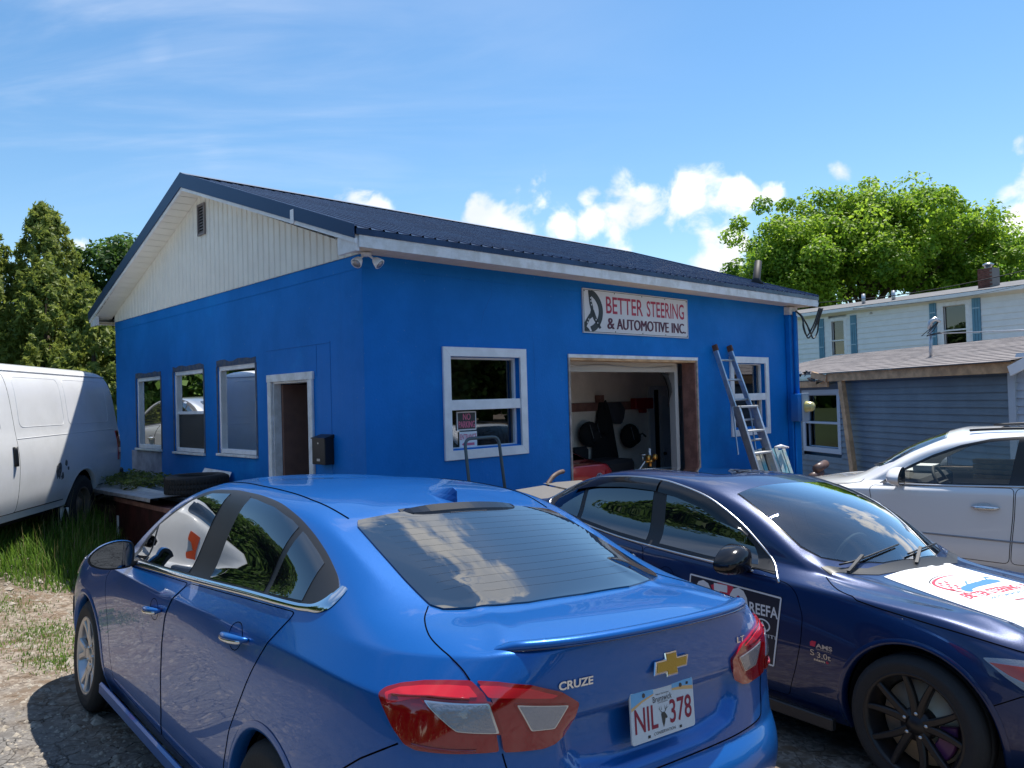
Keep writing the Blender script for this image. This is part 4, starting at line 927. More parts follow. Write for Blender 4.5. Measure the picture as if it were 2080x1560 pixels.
    li = patch(SF_C, 'inner_tail_lamp', rnd(f(LI), .01), (1, -s*.2, 0), .010, m_lred, CT, step=.025, thick=.004)
    O2 = [(.245, .775, .985), (.135, .658, .987), (.119, .638, .917), (.170, .729, .925), (.186, .742, .938)]; I2 = [(.104, .577, .978), (.078, .420, .955), (.085, .462, .902), (.093, .536, .909)]
    def grow(L, k): c = Vector(np.mean(np.array(L), 0)); return [c+(Vector(p)-c)*k for p in L]
    for L, par, dd in ((f(O2), lo, dl), (f(I2), li, (1, -s*.2, 0))):
        patch(SF_C, 'lamp_surround', rnd(grow(L, 1.22), .012), dd, .0115, m_lred2, par, step=.02); patch(SF_C, 'lamp_bezel', rnd(grow(L, 1.08), .006), dd, .0125, m_satchr, par, step=.02); patch(SF_C, 'reverse_lens', rnd(L, .006), dd, .0135, m_lclr, par, step=.02)
    patch(SF_C, 'lamp_highlight', rnd(f([(.385, .818, .985), (.345, .795, 1.004), (.286, .76, 1.018), (.228, .72, 1.026), (.186, .68, 1.028), (.166, .665, 1.004), (.235, .735, 1.0), (.30, .79, .985), (.36, .825, .965)]), .006), dl, .0112, m_lred3, lo, step=.02)  # highlight along the lamp top painted as a lighter red patch
    patch(SF_C, 'lamp_highlight', rnd(f([(.172, .664, 1.030), (.14, .62, 1.029), (.10, .536, 1.016), (.083, .45, .989), (.082, .47, .984), (.11, .58, .998), (.150, .650, 1.003)]), .006), (1, -s*.2, 0), .0112, m_lred3, li, step=.02)  # same painted highlight on the inner half
    for zz in (.985, .875):
        q = onbody(SF_C, _res_open(f([(.36, .81, zz), (.25, .76, zz+.012), (.17, .69, zz+.015)]) if zz > .9 else f([(.27, .80, zz+.005), (.2, .76, zz+.002), (.14, .69, zz)]), .03), dl, .0115); obj('lamp_rib', MB().tube(q, .004, 6), m_lred2, lo)
# boot lid seam, boot lip spoiler, high stop lamp
for s in (1, -1):
    g = [(.575, .560, 1.151), (.509, .616, 1.136), (.407, .668, 1.117), (.31, .688, 1.099), (.215, .690, 1.073), (.182, .682, 1.045)]
    q = [SF_C.near(p)[0] for p in _res_open(cr([(x, s*y, z) for x, y, z in g], 5), .03)]; obj('panel_gap', MB().tube(q, .0024, 6), m_gap, CT)
    g = [(.11, .618, .855), (.11, .60, .80), (.10, .585, .745), (.09, .55, .712), (.06, .40, .702), (.05, .2, .70), (.045, 0, .70)]
    q = [SF_C.near(p)[0] for p in _res_open(cr([(x, s*y, z) for x, y, z in g], 5), .03)]; obj('panel_gap', MB().tube(q, .0024, 6), m_gap, CT)
mb = MB(); vs = []; K = 48
sec = [(.085, -.002), (.05, .010), (.012, .024), (-.014, .027), (-.026, .020), (-.026, .008), (-.012, -.004), (.015, -.014)]
for i in range(K+1):
    y = -.60+1.2*i/K; k = abs(y)/.60; e = min(1, (1-k)/.10+.12); xb = .058+.055*(k**2)+.085*(k**5); zb = 1.117-.002*k-.012*k**6
    for dx, dz in sec: vs.append((xb+dx*(.6+.4*e)*(1 if dx > 0 else e), y, zb+dz*e))
n = len(sec); fs = [(i*n+k, i*n+(k+1) % n, (i+1)*n+(k+1) % n, (i+1)*n+k) for i in range(K) for k in range(n)]+[tuple(range(n)), tuple(range(K*n, K*n+n))]
mb.smooth = True; mb.add(vs, fs); obj('boot_spoiler', mb, paint_c, CT)
mb = MB()
mb.tube([(xb_, y_, z_) for xb_, y_, z_ in [(vs[i*n+5][0]-.0005, vs[i*n+5][1], vs[i*n+5][2]-.003) for i in range(1, K)]], .003, 6); obj('spoiler_edge', mb, mat('dark_blue_edge', (.0, .01, .06), .15, coat=1.), CT)
RW = [(.425, 0, 1.158), (.437, .25, 1.155), (.492, .45, 1.146), (.535, .53, 1.143), (.575, .553, 1.15), (.74, .548, 1.21), (.96, .535, 1.295), (1.12, .523, 1.35), (1.165, .50, 1.362), (1.172, .3, 1.378), (1.165, 0, 1.384)]
rw_ = [Vector(p) for p in RW]; RWF = [tuple(p) for p in rw_]+[(x, -y, z) for x, y, z in RW[::-1] if y > 0]
rwo = patch(SF_C, 'rear_window', RWF, (.35, 0, -1), .006, m_tint, CT, step=.045)
for k in range(13):
    x = .52+.048*k; yw = .50-.02*(k/12)-.03; mb = MB(); q = [SF_C.hit((x+.06*abs(y/.5)**2, y, 0), (0, 0, -1)) for y in np.linspace(-yw+.06*(k < 1), yw-.06*(k < 1), 16)]
    vs2 = []
    for loc, nr in q: vs2 += [loc+nr*.0066+Vector((-.0004, 0, 0)), loc+nr*.0066+Vector((.0004, 0, 0))]
    mb.add(vs2, [(2*i, 2*i+2, 2*i+3, 2*i+1) for i in range(15)]); obj('heater_line', mb, mat('heater_line', (.05, .04, .03), .03, spec=1., ior=1.6), rwo)
mb = MB(); vs = []
for i in range(17):
    y = -.30+.6*i/16; k = abs(y)/.3; e = math.sqrt(max(0, 1-k**4))
    for dx, dz in ((.035, .001), (.005, .018*e), (-.045*e, .012*e), (-.050*e, .002), (0, -.008)): loc, nr = SF_C.hit((1.165+dx, y-.0, 0), (0, 0, -1)); vs.append((loc.x, loc.y, loc.z+.003+dz))
mb.add(vs, [(i*5+k, i*5+(k+1) % 5, (i+1)*5+(k+1) % 5, (i+1)*5+k) for i in range(16) for k in range(5)]+[tuple(range(5)), tuple(range(80, 85))]); bl = obj('stop_lamp_housing', mb, m_glossblk, CT)
mb = MB(); mb.box(1.108, 1.112, -.09, .10, 1.378, 1.389); obj('high_stop_lamp', mb, m_lclr, bl)
# roof seams and fin
for s in (1, -1):
    q = [SF_C.hit(p, (0, 0, -1))[0]-Vector((0, 0, .0)) for p in _res_open([(1.2, s*.52, 0), (1.45, s*.555, 0), (1.9, s*.57, 0), (2.4, s*.55, 0), (2.62, s*.52, 0)], .05)]; obj('roof_seam', MB().tube(q, .0035, 6), m_gap, CT)
mb = MB(); vs = []
for i in range(9):
    t_ = i/8; x = 1.235+.20*t_; h = .062*(1-t_)**.8*(1 if i else .75)+.002; wd = .034*math.sin(math.pi*min(1, .18+.82*(1-t_)))**.6+.004; loc, nr = SF_C.hit((x, -.02, 0), (0, 0, -1))
    for u, v in ((-1, 0), (-.6, .45), (-.12, 1), (.12, 1), (.6, .45), (1, 0)): vs.append((x+(-.0 if i else .0), -.02+u*wd, loc.z-.001+v*h))
mb.smooth = False; mb.add(vs, [(i*6+k, i*6+k+1, i*6+7+k, i*6+6+k) for i in range(8) for k in range(5)]+[tuple(range(6))]); obj('roof_antenna', mb, paint_c, CT, bevel=.003)
# plate and badges
def flat_print(name, V2, T, org, eu, ev, nrm, off, m, parent, flip=False):
    org, eu, ev, nrm = Vector(org), Vector(eu), Vector(ev), Vector(nrm)
    me = bpy.data.meshes.new(name); me.from_pydata([tuple(org+eu*u+ev*v+nrm*off) for u, v in V2], [], T); me.materials.append(m); return link(bpy.data.objects.new(name, me), parent)
def poly_print(name, P, *a): return flat_print(name, P, [tuple(range(len(P)))], *a)
pv = Vector((.10, 0, 1)).normalized(); pn = Vector((-1, 0, .10)).normalized(); po = Vector((.052, .004, .786)); pa = (po, (0, -1, 0), pv, pn)
pl = obj('licence_plate', MB().prism([(p.x, p.y) for p in rnd([(-.1524, 0, 0), (.1524, 0, 0), (.1524, .1524, 0), (-.1524, .1524, 0)], .010)], -.006, .0, lambda u, v, h: tuple(po+Vector((0, -1, 0))*u+pv*v+pn*h)), m_print_w, CT)
PW, PH = .1524, .1524
poly_print('plate_rim', [(-.150, .002), (.150, .002), (.150, .150), (-.150, .150)], *pa, .0004, mat('plate_face', (.60, .63, .66), .45), pl)
m_sky1, m_or = mat('plate_sky_blue', (.16, .42, .68), .45), mat('plate_orange', (.70, .42, .18), .45)
poly_print('plate_sky', [(-.150, .108), (-.09, .126), (-.045, .132), (-.045, .150), (-.150, .150)], *pa, .0007, m_sky1, pl)
poly_print('plate_sky', [(.150, .122), (.09, .130), (.045, .133), (.045, .150), (.150, .150)], *pa, .0007, m_sky1, pl)
poly_print('plate_wave', [(-.150, .098), (-.10, .117), (-.045, .130), (-.045, .134), (-.10, .124), (-.150, .108)], *pa, .0009, m_or, pl)
poly_print('plate_wave', [(.150, .114), (.10, .122), (.045, .128), (.045, .134), (.10, .133), (.150, .126)], *pa, .0009, m_or, pl)
m_pr = mat('plate_burgundy', (.26, .01, .04), .5)
flat_print('plate_text', *text_fit('NIL', -.138, -.030, .030, .102, bold=.012), *pa, .0012, m_pr, pl)
flat_print('plate_text', *text_fit('378', .028, .138, .030, .102, bold=.012), *pa, .0012, m_pr, pl)
flat_print('plate_text', *text_fit('Brunswick', -.050, .042, .106, .124), *pa, .0012, m_print_k, pl)
flat_print('plate_text', *text_fit('New Nouveau', -.034, .028, .126, .131), *pa, .0012, m_print_k, pl)
flat_print('plate_text', *text_fit('CANADA', -.028, .022, .1005, .1045), *pa, .0012, m_print_k, pl)
flat_print('plate_text', *text_fit('CONSERVATION', -.052, .052, .010, .019), *pa, .0012, m_print_k, pl)
m_deer = mat('deer_print', (.05, .05, .045), .6)
for P in ([(-.014, .068), (-.006, .072), (.004, .070), (.014, .058), (.016, .052), (.010, .050), (.006, .052), (.003, .040), (-.004, .026), (-.010, .042), (-.012, .055)], [(-.008, .071), (-.018, .080), (-.022, .094), (-.020, .080), (-.012, .071)], [(-.012, .078), (-.013, .096), (-.010, .079)], [(.002, .071), (.010, .078), (.018, .094), (.012, .077), (.005, .070)], [(.006, .076), (.004, .093), (.009, .078)], [(-.018, .08), (-.028, .086), (-.019, .083)], [(.011, .079), (.024, .084), (.013, .082)]): poly_print('deer_head', P, *pa, .0012, m_deer, pl)
for u, v in ((-.092, .137), (.088, .137)): obj('plate_screw', MB().lathe([(0, .003), (.006, .002), (.007, 0)], n=10), mat('screw', (.12, .09, .07), .5, metal=.5), pl).matrix_local = Matrix.Translation(po+Vector((0, -u, 0))+pv*v+pn*.001) @ Vector((0, 0, 1)).rotation_difference(pn).to_matrix().to_4x4()
for u in (-.075, .078): poly_print('plate_sticker', [(u-.006, .008), (u+.006, .008), (u+.006, .016), (u-.006, .016)], *pa, .0012, m_print_k, pl)
poly_print('plate_sticker', [(.116, .134), (.127, .134), (.127, .142), (.116, .142)], *pa, .0014, m_print_k, pl)
bc = Vector((.056, -.018, 1.005)); bn = Vector((-1, 0, .22)).normalized(); bu = Vector((0, -1, 0)); bv = bn.cross(bu)*-1; bv = Vector((.2147, 0, .9767)) if bv.z <= 0 else bv
tie = [(-.090, -.026), (-.076, .016), (-.026, .016), (-.026, .036), (.032, .036), (.032, .016), (.090, .016), (.074, -.020), (.026, -.020), (.026, -.038), (-.030, -.038), (-.030, -.026)]
tie = [(u, v) for u, v in tie]
bd = obj('cross_badge', MB().prism(tie, .0, .009, lambda u, v, h: tuple(bc+bu*u+bv*v+bn*h)), m_chrome, CT, bevel=.0025)
ti = [(-.076, -.019), (-.067, .010), (-.020, .010), (-.020, .029), (.026, .029), (.026, .010), (.077, .010), (.067, -.014), (.020, -.014), (.020, -.031), (-.024, -.031), (-.024, -.019)]
obj('badge_inlay', MB().prism(ti, .008, .0105, lambda u, v, h: tuple(bc+bu*u+bv*v+bn*h)), mat('badge_gold', (.55, .30, .04), .4, metal=.4, bump=.2, bscale=200), bd)
def raised_text(sf, s_, x0, x1, y0, y1, org, eu, ev, d, m, parent, bold=.02, name='lettering', off=.0035):
    V, T = text_fit(s_, x0, x1, y0, y1, bold=bold); return decal(sf, name, V, T, org, eu, ev, d, off, m, parent)
raised_text(SF_C, 'CRUZE', .315, .448, 1.005, 1.028, (0, 0, 0), (0, 1, 0), (0, 0, 1), (1, 0, 0), m_chrome, CT) if False else None
V, T = text_fit('CRUZE', -.445, -.318, .998, 1.022, bold=.03); decal(SF_C, 'lettering', V, T, (0, 0, 0), (0, -1, 0), (0, 0, 1), (1, 0, 0), .004, m_chrome, CT)
V, T = text_fit('LT', .410, .462, 1.004, 1.024, bold=.02); decal(SF_C, 'lettering', V, T, (0, 0, 0), (0, -1, 0), (0, 0, 1), (1, 0, 0), .004, m_chrome, CT)
seam(SF_C, [(3.25, .60, 0), (3.7, .66, 0), (4.1, .62, 0), (4.3, .45, 0), (4.36, 0, 0)], (0, 0, -1), CT); seam(SF_C, [(3.25, -.60, 0), (3.7, -.66, 0), (4.1, -.62, 0), (4.3, -.45, 0), (4.36, 0, 0)], (0, 0, -1), CT)
for s in (1, -1): patch(SF_C, 'headlamp', rnd([(4.50, s*.52, .80), (4.22, s*.78, .85), (4.02, s*.84, .86), (4.15, s*.83, .74), (4.45, s*.70, .70), (4.58, s*.48, .70)], .03), (-1, -s*1., 0), .006, m_lclr, CT, step=.04)
patch(SF_C, 'front_grille', [(4.6, .55, .62), (4.6, -.55, .62), (4.6, -.48, .34), (4.6, .48, .34)], (-1, 0, 0), .004, m_satblk, CT, step=.06)
for s in (1, -1): patch(SF_C, 'bumper_corner_trim', rnd([(4.40, s*.80, .56), (4.16, s*.86, .60), (4.10, s*.86, .40), (4.16, s*.85, .26), (4.42, s*.75, .26)], .02), (-.5, -s, 0), .006, m_satblk, CT, step=.04)
patch(SF_C, 'windscreen', sym([(3.50, 0, 1.03), (3.47, .3, 1.03), (3.36, .60, 1.03), (3.02, .66, 1.16), (2.72, .60, 1.33), (2.68, .3, 1.40), (2.66, 0, 1.41)]), (0, 0, -1), .003, m_tint, CT, step=.06)

# ------------------------------------------------------------------ second car: deep blue sedan, bonnet towards the right
QX = smoothtab([(-.02, -.02), (.3, .27), (.58, .52), (1.036, 1.02), (1.9, 1.83), (2.46, 2.42), (3.39, 3.34), (3.62, 3.52), (3.736, 3.72), (4.12, 4.19), (4.66, 4.80)])
CR_Q = [(6, 0, 7, .5), (5, 3, 13, .3), (8, 0, 4, .4), (6, 13, 16, .8)]
SF_Q = Surf(SED, 4, CR_Q, warpf=lambda x, y, z: (QX(x), y*1.015, z*.985+.03*sst(1.1, 1.4, z)-.022*sst(3.1, 3.6, x)*sst(.9, .97, z)))
both(lambda s: ridge(SF_Q, [(3.30, s*.70), (3.60, s*.64), (3.95, s*.63), (4.35, s*.69)], (0, 1), lambda V: (V[:, 2] > .75) & (V[:, 0] > 3.2), .014, .055, (0, 0, 1)))
both(lambda s: ridge(SF_Q, [(3.62, s*.38), (4.0, s*.36), (4.45, s*.30)], (0, 1), lambda V: (V[:, 2] > .75) & (V[:, 0] > 3.5), .010, .045, (0, 0, 1)))
rebuild(SF_Q)
M_Q = car_matrix(.3829, 7.6143, R(-55.157))
QT = thing('racing_sedan', 'deep blue sedan with a white sponsor banner on its bonnet and black alloy wheels', 'car', M=M_Q)
Q_FA, Q_RA = (3.93, .335), (1.05, .335)
WSQ = [(3.47, 0), (3.44, .30), (3.36, .52), (3.27, .66), (3.16, .70), (2.90, .685), (2.64, .635), (2.66, .45), (2.68, .3), (2.70, 0)]
WS_full = WSQ+[(x, -y) for x, y in WSQ[::-1] if y > 0]
shrink = lambda P, k=.955: [((x-3.08)*k+3.08, y*k) for x, y in P]
body(SF_Q, 'body', paint_q, QT, arch_cut(*Q_FA, .385)+arch_cut(*Q_RA, .375)+[(shrink(WS_full), (0, 1), lambda C: (C[:, 2] > .9))])
patch(SF_Q, 'windscreen_frit', [(x, y, 0) for x, y in WS_full], (0, 0, -1), .001, m_glossblk, QT, holes=[[(x, y, 0) for x, y in shrink(WS_full, .925)]], step=.04)
m_ws = glassmat('windscreen_glass', (.60, .72, .74), 1.9)
patch(SF_Q, 'windscreen', [(x, y, 0) for x, y in shrink(WS_full, .985)], (0, 0, -1), .0035, m_ws, QT, step=.05, thick=-.003)
for s in (1, -1):
    for (cx, cz), rr in ((Q_FA, .385), (Q_RA, .375)): arch(SF_Q, QT, cx, cz, rr, paint_q, s, m_dark)
    for cx, cz in (Q_FA, Q_RA): wheel(QT, cx, s*.785, cz, s, .335, .245, .252, m_rimq, m_rubber, 'ten', rot=.12 if cx > 2 else .4, disc=m_disc)
for s in (1, -1):
    mb = MB()
    pts = [(3.93+.19*math.cos(a), .335+.19*math.sin(a)) for a in np.linspace(R(-48), R(12), 8)]+[(3.93+.105*math.cos(a), .335+.105*math.sin(a)) for a in np.linspace(R(12), R(-48), 8)]
    mb.prism(pts, s*.80, s*.845, lambda u, v, h: (u, h, v)); obj('brake_caliper', mb, mat('plum_caliper', (.10, .03, .10), .35), QT, bevel=.006)
obj('underbody', MB().box(.35, 4.45, -.74, .74, .17, .30), m_dark, QT)
QTp = [(3.05, .985), (2.917, 1.085), (2.796, 1.17), (2.624, 1.262), (2.449, 1.330), (2.218, 1.380), (2.018, 1.404), (1.706, 1.407), (1.359, 1.382), (1.15, 1.342), (.95, 1.272), (.82, 1.205)]
QB = [(3.10, .935), (2.996, .945), (2.636, .945), (2.073, .974), (1.711, 1.001), (1.25, 1.055), (.95, 1.10), (.80, 1.165)]
qtop, qbot = zline(QTp), zline(QB)
for s in (1, -1):
    d = (0, -s, 0)
    patch(SF_Q, 'window_surround', S([(3.12, .945)]+QTp+QB[::-1]), d, .004, m_satblk, QT, step=.035)
    for nm, xa, xb in (('front_door_glass', (2.90, 2.97), (2.13, 2.17)), ('rear_door_glass', (2.0, 2.04), (1.29, 1.30)), ('rear_quarter_glass', (1.24, 1.25), (.95, .90))):
        patch(SF_Q, nm, S(pane_poly(qtop, qbot, xa, xb, .03, .02)), d, .0065, m_tint, QT, step=.03)
    ch = _res_open(cr([(x, 0, z) for x, z in [(3.16, .900), (3.06, .985), (2.93, 1.088), (2.80, 1.178), (2.624, 1.270), (2.449, 1.338), (2.218, 1.388), (2.018, 1.411), (1.706, 1.414), (1.359, 1.389), (1.15, 1.350), (.95, 1.280), (.83, 1.218), (.785, 1.175), (.83, 1.135), (.95, 1.096), (1.25, 1.050), (1.711, .996), (2.073, .969), (2.636, .940), (2.96, .932)]], 5), .03)
    obj('chrome_strip', MB().tube(onbody(SF_Q, ch, d, .002), .0075, 6), m_satchr, QT)
    for xs in ([2.85, 2.7, 2.5, 2.3, 2.06], [2.04, 1.8, 1.6, 1.35, 1.1]):
        vs = []
        for x in np.linspace(xs[0], xs[-1], 14):
            zt = qtop(x); w0 = .075 if xs[0] < 2.5 or x < 2.6 else .075*(2.86-x)/.26+.01
            for k, (dz, off) in enumerate(((.004, .008), (-.02, .020), (-w0*.6, .026), (-w0, .026))): loc, nr = SF_Q.hit((x, 0, zt+dz), d); vs.append(loc+nr*off)
        mb = MB(); mb.smooth = True; mb.add(vs, [(4*i+k, 4*i+k+1, 4*i+5+k, 4*i+4+k) for i in range(13) for k in range(3)]); obj('wind_deflector', mb, m_tint2, QT)
    fd = [(3.13, .915), (3.225, .90), (3.275, .86), (3.315, .742), (3.30, .60), (3.262, .439), (3.20, .27), (2.25, .25), (2.16, .40), (2.12, .60), (2.075, .80), (2.055, .957), (2.636, .928)]
    rd = [(2.043, .957), (2.062, .80), (2.107, .60), (2.147, .40), (2.235, .25), (1.50, .25), (1.44, .42), (1.36, .60), (1.20, .80), (1.05, .98), (1.0, 1.07), (1.5, 1.01)]
    fdo = patch(SF_Q, 'front_door', rnd(S(fd), .03), d, .0016, paint_q, QT, step=.035, thick=.002); rdo = patch(SF_Q, 'rear_door', rnd(S(rd), .03), d, .0016, paint_q, QT, step=.035, thick=.002)
    for o_, dd in ((fdo, fd), (rdo, rd)):
        q = onbody(SF_Q, _res_open(rnd(S(dd), .03)+[rnd(S(dd), .03)[0]], .04), d, .0002); obj('panel_gap', MB().tube(q, .0023, 6), m_gap, o_)
    handle(SF_Q, fdo, 2.38, .80, 2.16, .815, s, paint_q, m_chrome); handle(SF_Q, rdo, 1.40, .85, 1.19, .87, s, paint_q, m_chrome)
    seam(SF_Q, [(x, s*1., z) for x, z in [(4.27, .52), (4.40, .60), (4.6, .66)]], d, QT)
    # bonnet shut line
    g = [(3.36, .745, .946), (3.43, .80, .92), (3.543, .86, .885), (3.70, .862, .868), (3.90, .862, .848), (4.10, .852, .826), (4.3, .815, .80), (4.45, .75, .78), (4.58, .58, .77), (4.66, .3, .76), (4.68, 0, .76)]
    q = [SF_Q.near((x, s*y, z))[0] for x, y, z in _res_open(cr(g, 5), .03)]; obj('bonnet_gap', MB().tube(q, .0034, 6), m_gap, QT)
    mr = mirror(QT, 2.88, s*1.0, 1.0, s, m_glossblk, sc=.98, arm_to=(.06, s*-.15, -.06), yaw=s*-.10)
    obj('turn_signal', MB().tube([(.085, s*-.02, -.035), (.075, s*.05, -.03), (.045, s*.10, -.015), (.015, s*.122, .002)], .009, 6), m_lclr, mr)
    patch(SF_Q, 'mirror_base', S([(3.10, .945), (3.02, 1.01), (2.90, .95)]), d, .006, m_satblk, QT, step=.03)
    patch(SF_Q, 'headlamp', rnd([(4.24, s*.86, .738), (4.33, s*.84, .748), (4.48, s*.78, .755), (4.64, s*.60, .745), (4.72, s*.45, .70), (4.68, s*.50, .65), (4.56, s*.72, .61), (4.42, s*.80, .61), (4.33, s*.84, .67)], .015), (-.6, -s*1., 0), .006, m_lclr, QT, step=.03)
    patch(SF_Q, 'side_marker', rnd([(4.27, s*.86, .722), (4.43, s*.80, .725), (4.46, s*.79, .64), (4.35, s*.84, .68)], .008), (-.6, -s*1., 0), .008, mat('amber_red_marker', (.45, .05, .02), .15, coat=1.), QT, step=.03)
    obj('sill_trim', MB().box(1.45, 3.50, *sorted((s*.86, s*.90)), .17, .235), m_satblk, QT, bevel=.006)
    patch(SF_Q, 'tail_lamp', rnd([(.12, s*.60, .98), (.30, s*.80, 1.0), (.40, s*.84, .93), (.28, s*.80, .84), (.12, s*.62, .84)], .02), (1, -s*.75, 0), .008, m_lred, QT, step=.04)
patch(SF_Q, 'front_grille', rnd([(4.7, .42, .66), (4.7, -.42, .66), (4.7, -.34, .42), (4.7, .34, .42)], .05), (-1, 0, 0), .006, m_satblk, QT, step=.06)
patch(SF_Q, 'rear_window', sym([(.42, 0, 1.158), (.49, .45, 1.146), (.56, .55, 1.15), (.74, .55, 1.21), (1.0, .53, 1.33), (1.04, .3, 1.36), (1.04, 0, 1.38)]), (.35, 0, -1), .003, m_tint, QT, step=.06)
# dark glass sunroof and a white roof banner
patch(SF_Q, 'sunroof', rnd([(2.30, .42, 0), (2.30, -.42, 0), (1.62, -.44, 0), (1.62, .44, 0)], .06), (0, 0, -1), .002, m_tint, QT, step=.05)
patch(SF_Q, 'roof_banner', [(1.56, .52, 0), (1.56, -.40, 0), (1.15, -.38, 0), (1.15, .50, 0)], (0, 0, -1), .0022, m_print_w, QT, step=.05)
V, T = text_fit('BETTER STEERING', -.36, .42, 1.26, 1.40, bold=.02); decal(SF_Q, 'lettering', V, T, (0, 0, 0), (0, -1, 0), (1, 0, 0), (0, 0, -1), .0034, m_print_r, QT)
# interior
obj('dashboard', MB().box(2.95, 3.33, -.66, .66, .70, .90), m_intlight, QT, bevel=.04)
for y in (.36, -.36):
    st = obj('seat', MB().box(2.02, 2.14, y-.24, y+.24, .5, 1.08), m_interior, QT, bevel=.04); obj('headrest', MB().box(2.04, 2.12, y-.12, y+.12, 1.09, 1.24), m_interior, st, bevel=.03)
obj('cabin_floor', MB().box(.6, 3.35, -.70, .70, .40, .45), m_interior, QT)
obj('rear_bulkhead', MB().box(1.0, 1.05, -.62, .62, .45, 1.25), m_interior, QT)
mb = MB(); mb.tube([(2.80+.07*math.cos(a)*.5, .36+.18*math.cos(a), .92+.18*math.sin(a)) if False else (2.82+.06*math.sin(a), .36+.185*math.cos(a), .90+.175*math.sin(a)) for a in np.linspace(0, 2*math.pi, 24, endpoint=False)], .014, 6, closed=True); obj('steering_wheel', mb, m_interior, QT)
obj('rear_view_mirror', MB().box(2.74, 2.76, -.11, .11, 1.245, 1.30), m_interior, QT, bevel=.008)
for y0, y1, zz in ((-.62, -.05, 0), (-.05, .50, 0)):
    q = [SF_Q.hit((3.44-.05*((y/.6)**2)*1.6-.01*k_, y, 0), (0, 0, -1)) for k_, y in enumerate(np.linspace(y0, y1, 7))]
    obj('wiper', MB().tube([l+n_*.022 for l, n_ in q], .006, 5), m_satblk, QT)
    l, n_ = SF_Q.hit((3.50-.05*((y0/.6)**2)*1.6, y0, 0), (0, 0, -1)); obj('wiper_arm', MB().bar(l+n_*.012, q[2][0]+n_*.034, .018, .012), m_satblk, QT)
patch(SF_Q, 'cowl_panel', [(3.37, -.72, 0), (3.50, -.45, 0), (3.555, 0, 0), (3.50, .45, 0), (3.37, .72, 0), (3.31, .72, 0), (3.43, .45, 0), (3.47, 0, 0), (3.43, -.45, 0), (3.31, -.72, 0)], (0, 0, -1), .003, m_satblk, QT, step=.04)
# bonnet banner, printed car and lettering (u = across, v = towards the screen)
bn_ = patch(SF_Q, 'bonnet_banner', [(3.53, -.45, 0), (3.505, .33, 0), (4.36, .30, 0), (4.36, -.61, 0)], (0, 0, -1), .0028, mat('banner_vinyl', (.80, .80, .80), .45), QT, step=.05)
def hood(name, V, T, m, off=.0042): return decal(SF_Q, name, V, T, (0, 0, 0), (0, 1, 0), (-1, 0, 0), (0, 0, -1), off, m, bn_)
def strip2(pts, w0, w1=None):
    """tapering ribbon in 2D"""
    n = len(pts); V = []; w1 = w0 if w1 is None else w1
    for i, p in enumerate(pts):
        a = Vector((*pts[max(0, i-1)], 0)); b = Vector((*pts[min(n-1, i+1)], 0)); t_ = (b-a).normalized(); nn = Vector((-t_.y, t_.x, 0)); k = w0+(w1-w0)*i/(n-1)
        V += [(p[0]+nn.x*k/2, p[1]+nn.y*k/2), (p[0]-nn.x*k/2, p[1]-nn.y*k/2)]
    return V, [(2*i, 2*i+1, 2*i+3, 2*i+2) for i in range(n-1)]
hood('lettering', *text_fit('BETTER STEERING', -.41, .20, -3.985, -3.915, bold=.02, shear=.25), m_print_r)
hood('lettering', *text_fit('MOTORSPORTS', -.27, .14, -4.03, -4.008), m_print_b)
el = lambda a0, a1, rx, ry, cx, cy: [(cx+rx*math.cos(R(a)), cy+ry*math.sin(R(a))) for a in np.linspace(a0, a1, 26)]
hood('swoosh', *strip2(el(75, 215, .34, .145, -.03, -3.82), .006, .030), m_print_r); hood('swoosh', *strip2(el(70, 150, .36, .165, -.03, -3.82), .003, .008), m_print_k)
hood('swoosh', *strip2(el(-105, 5, .34, .15, -.06, -3.94), .006, .024), m_print_r); hood('swoosh', *strip2(el(-120, -20, .33, .165, -.02, -3.94), .003, .007), m_print_k)
for i in range(4):
    for j in range(4):
        if (i+j) % 2 == 0 and not (i == 3 and j == 0): u, v = -.335+.033*i+.01*j, -3.86+.033*j; hood('chequer', [(u, v), (u+.027, v+.004), (u+.032, v+.030), (u+.005, v+.026)], [(0, 1, 2, 3)], m_print_r)
cb = [(-.27, -3.895), (-.255, -3.855), (-.20, -3.835), (-.12, -3.825), (-.05, -3.780), (.05, -3.775), (.12, -3.800), (.20, -3.805), (.235, -3.825), (.23, -3.855), (.16, -3.862), (-.10, -3.872), (-.19, -3.885), (-.215, -3.905), (-.245, -3.910)]
cbt = delaunay_2d_cdt([Vector(p) for p in resamp([(x, y, 0) for x, y in cb], .03) and [(q.x, q.y) for q in resamp([(x, y, 0) for x, y in cb], .03)]], [(i, (i+1) % len(resamp([(x, y, 0) for x, y in cb], .03))) for i in range(len(resamp([(x, y, 0) for x, y in cb], .03)))], [], 1, 1e-5)
hood('printed_car', [tuple(v) for v in cbt[0]], [tuple(f) for f in cbt[2]], m_print_b)
hood('printed_glass', [(-.10, -3.822), (-.045, -3.788), (.0, -3.785), (.0, -3.815)], [(0, 1, 2, 3)], m_print_w, .005); hood('printed_glass', [(.01, -3.815), (.01, -3.785), (.05, -3.783), (.10, -3.808)], [(0, 1, 2, 3)], m_print_w, .005)
hood('swoosh', *strip2([(.17, -3.80), (.20, -3.772), (.25, -3.775)], .010, .018), m_print_b)
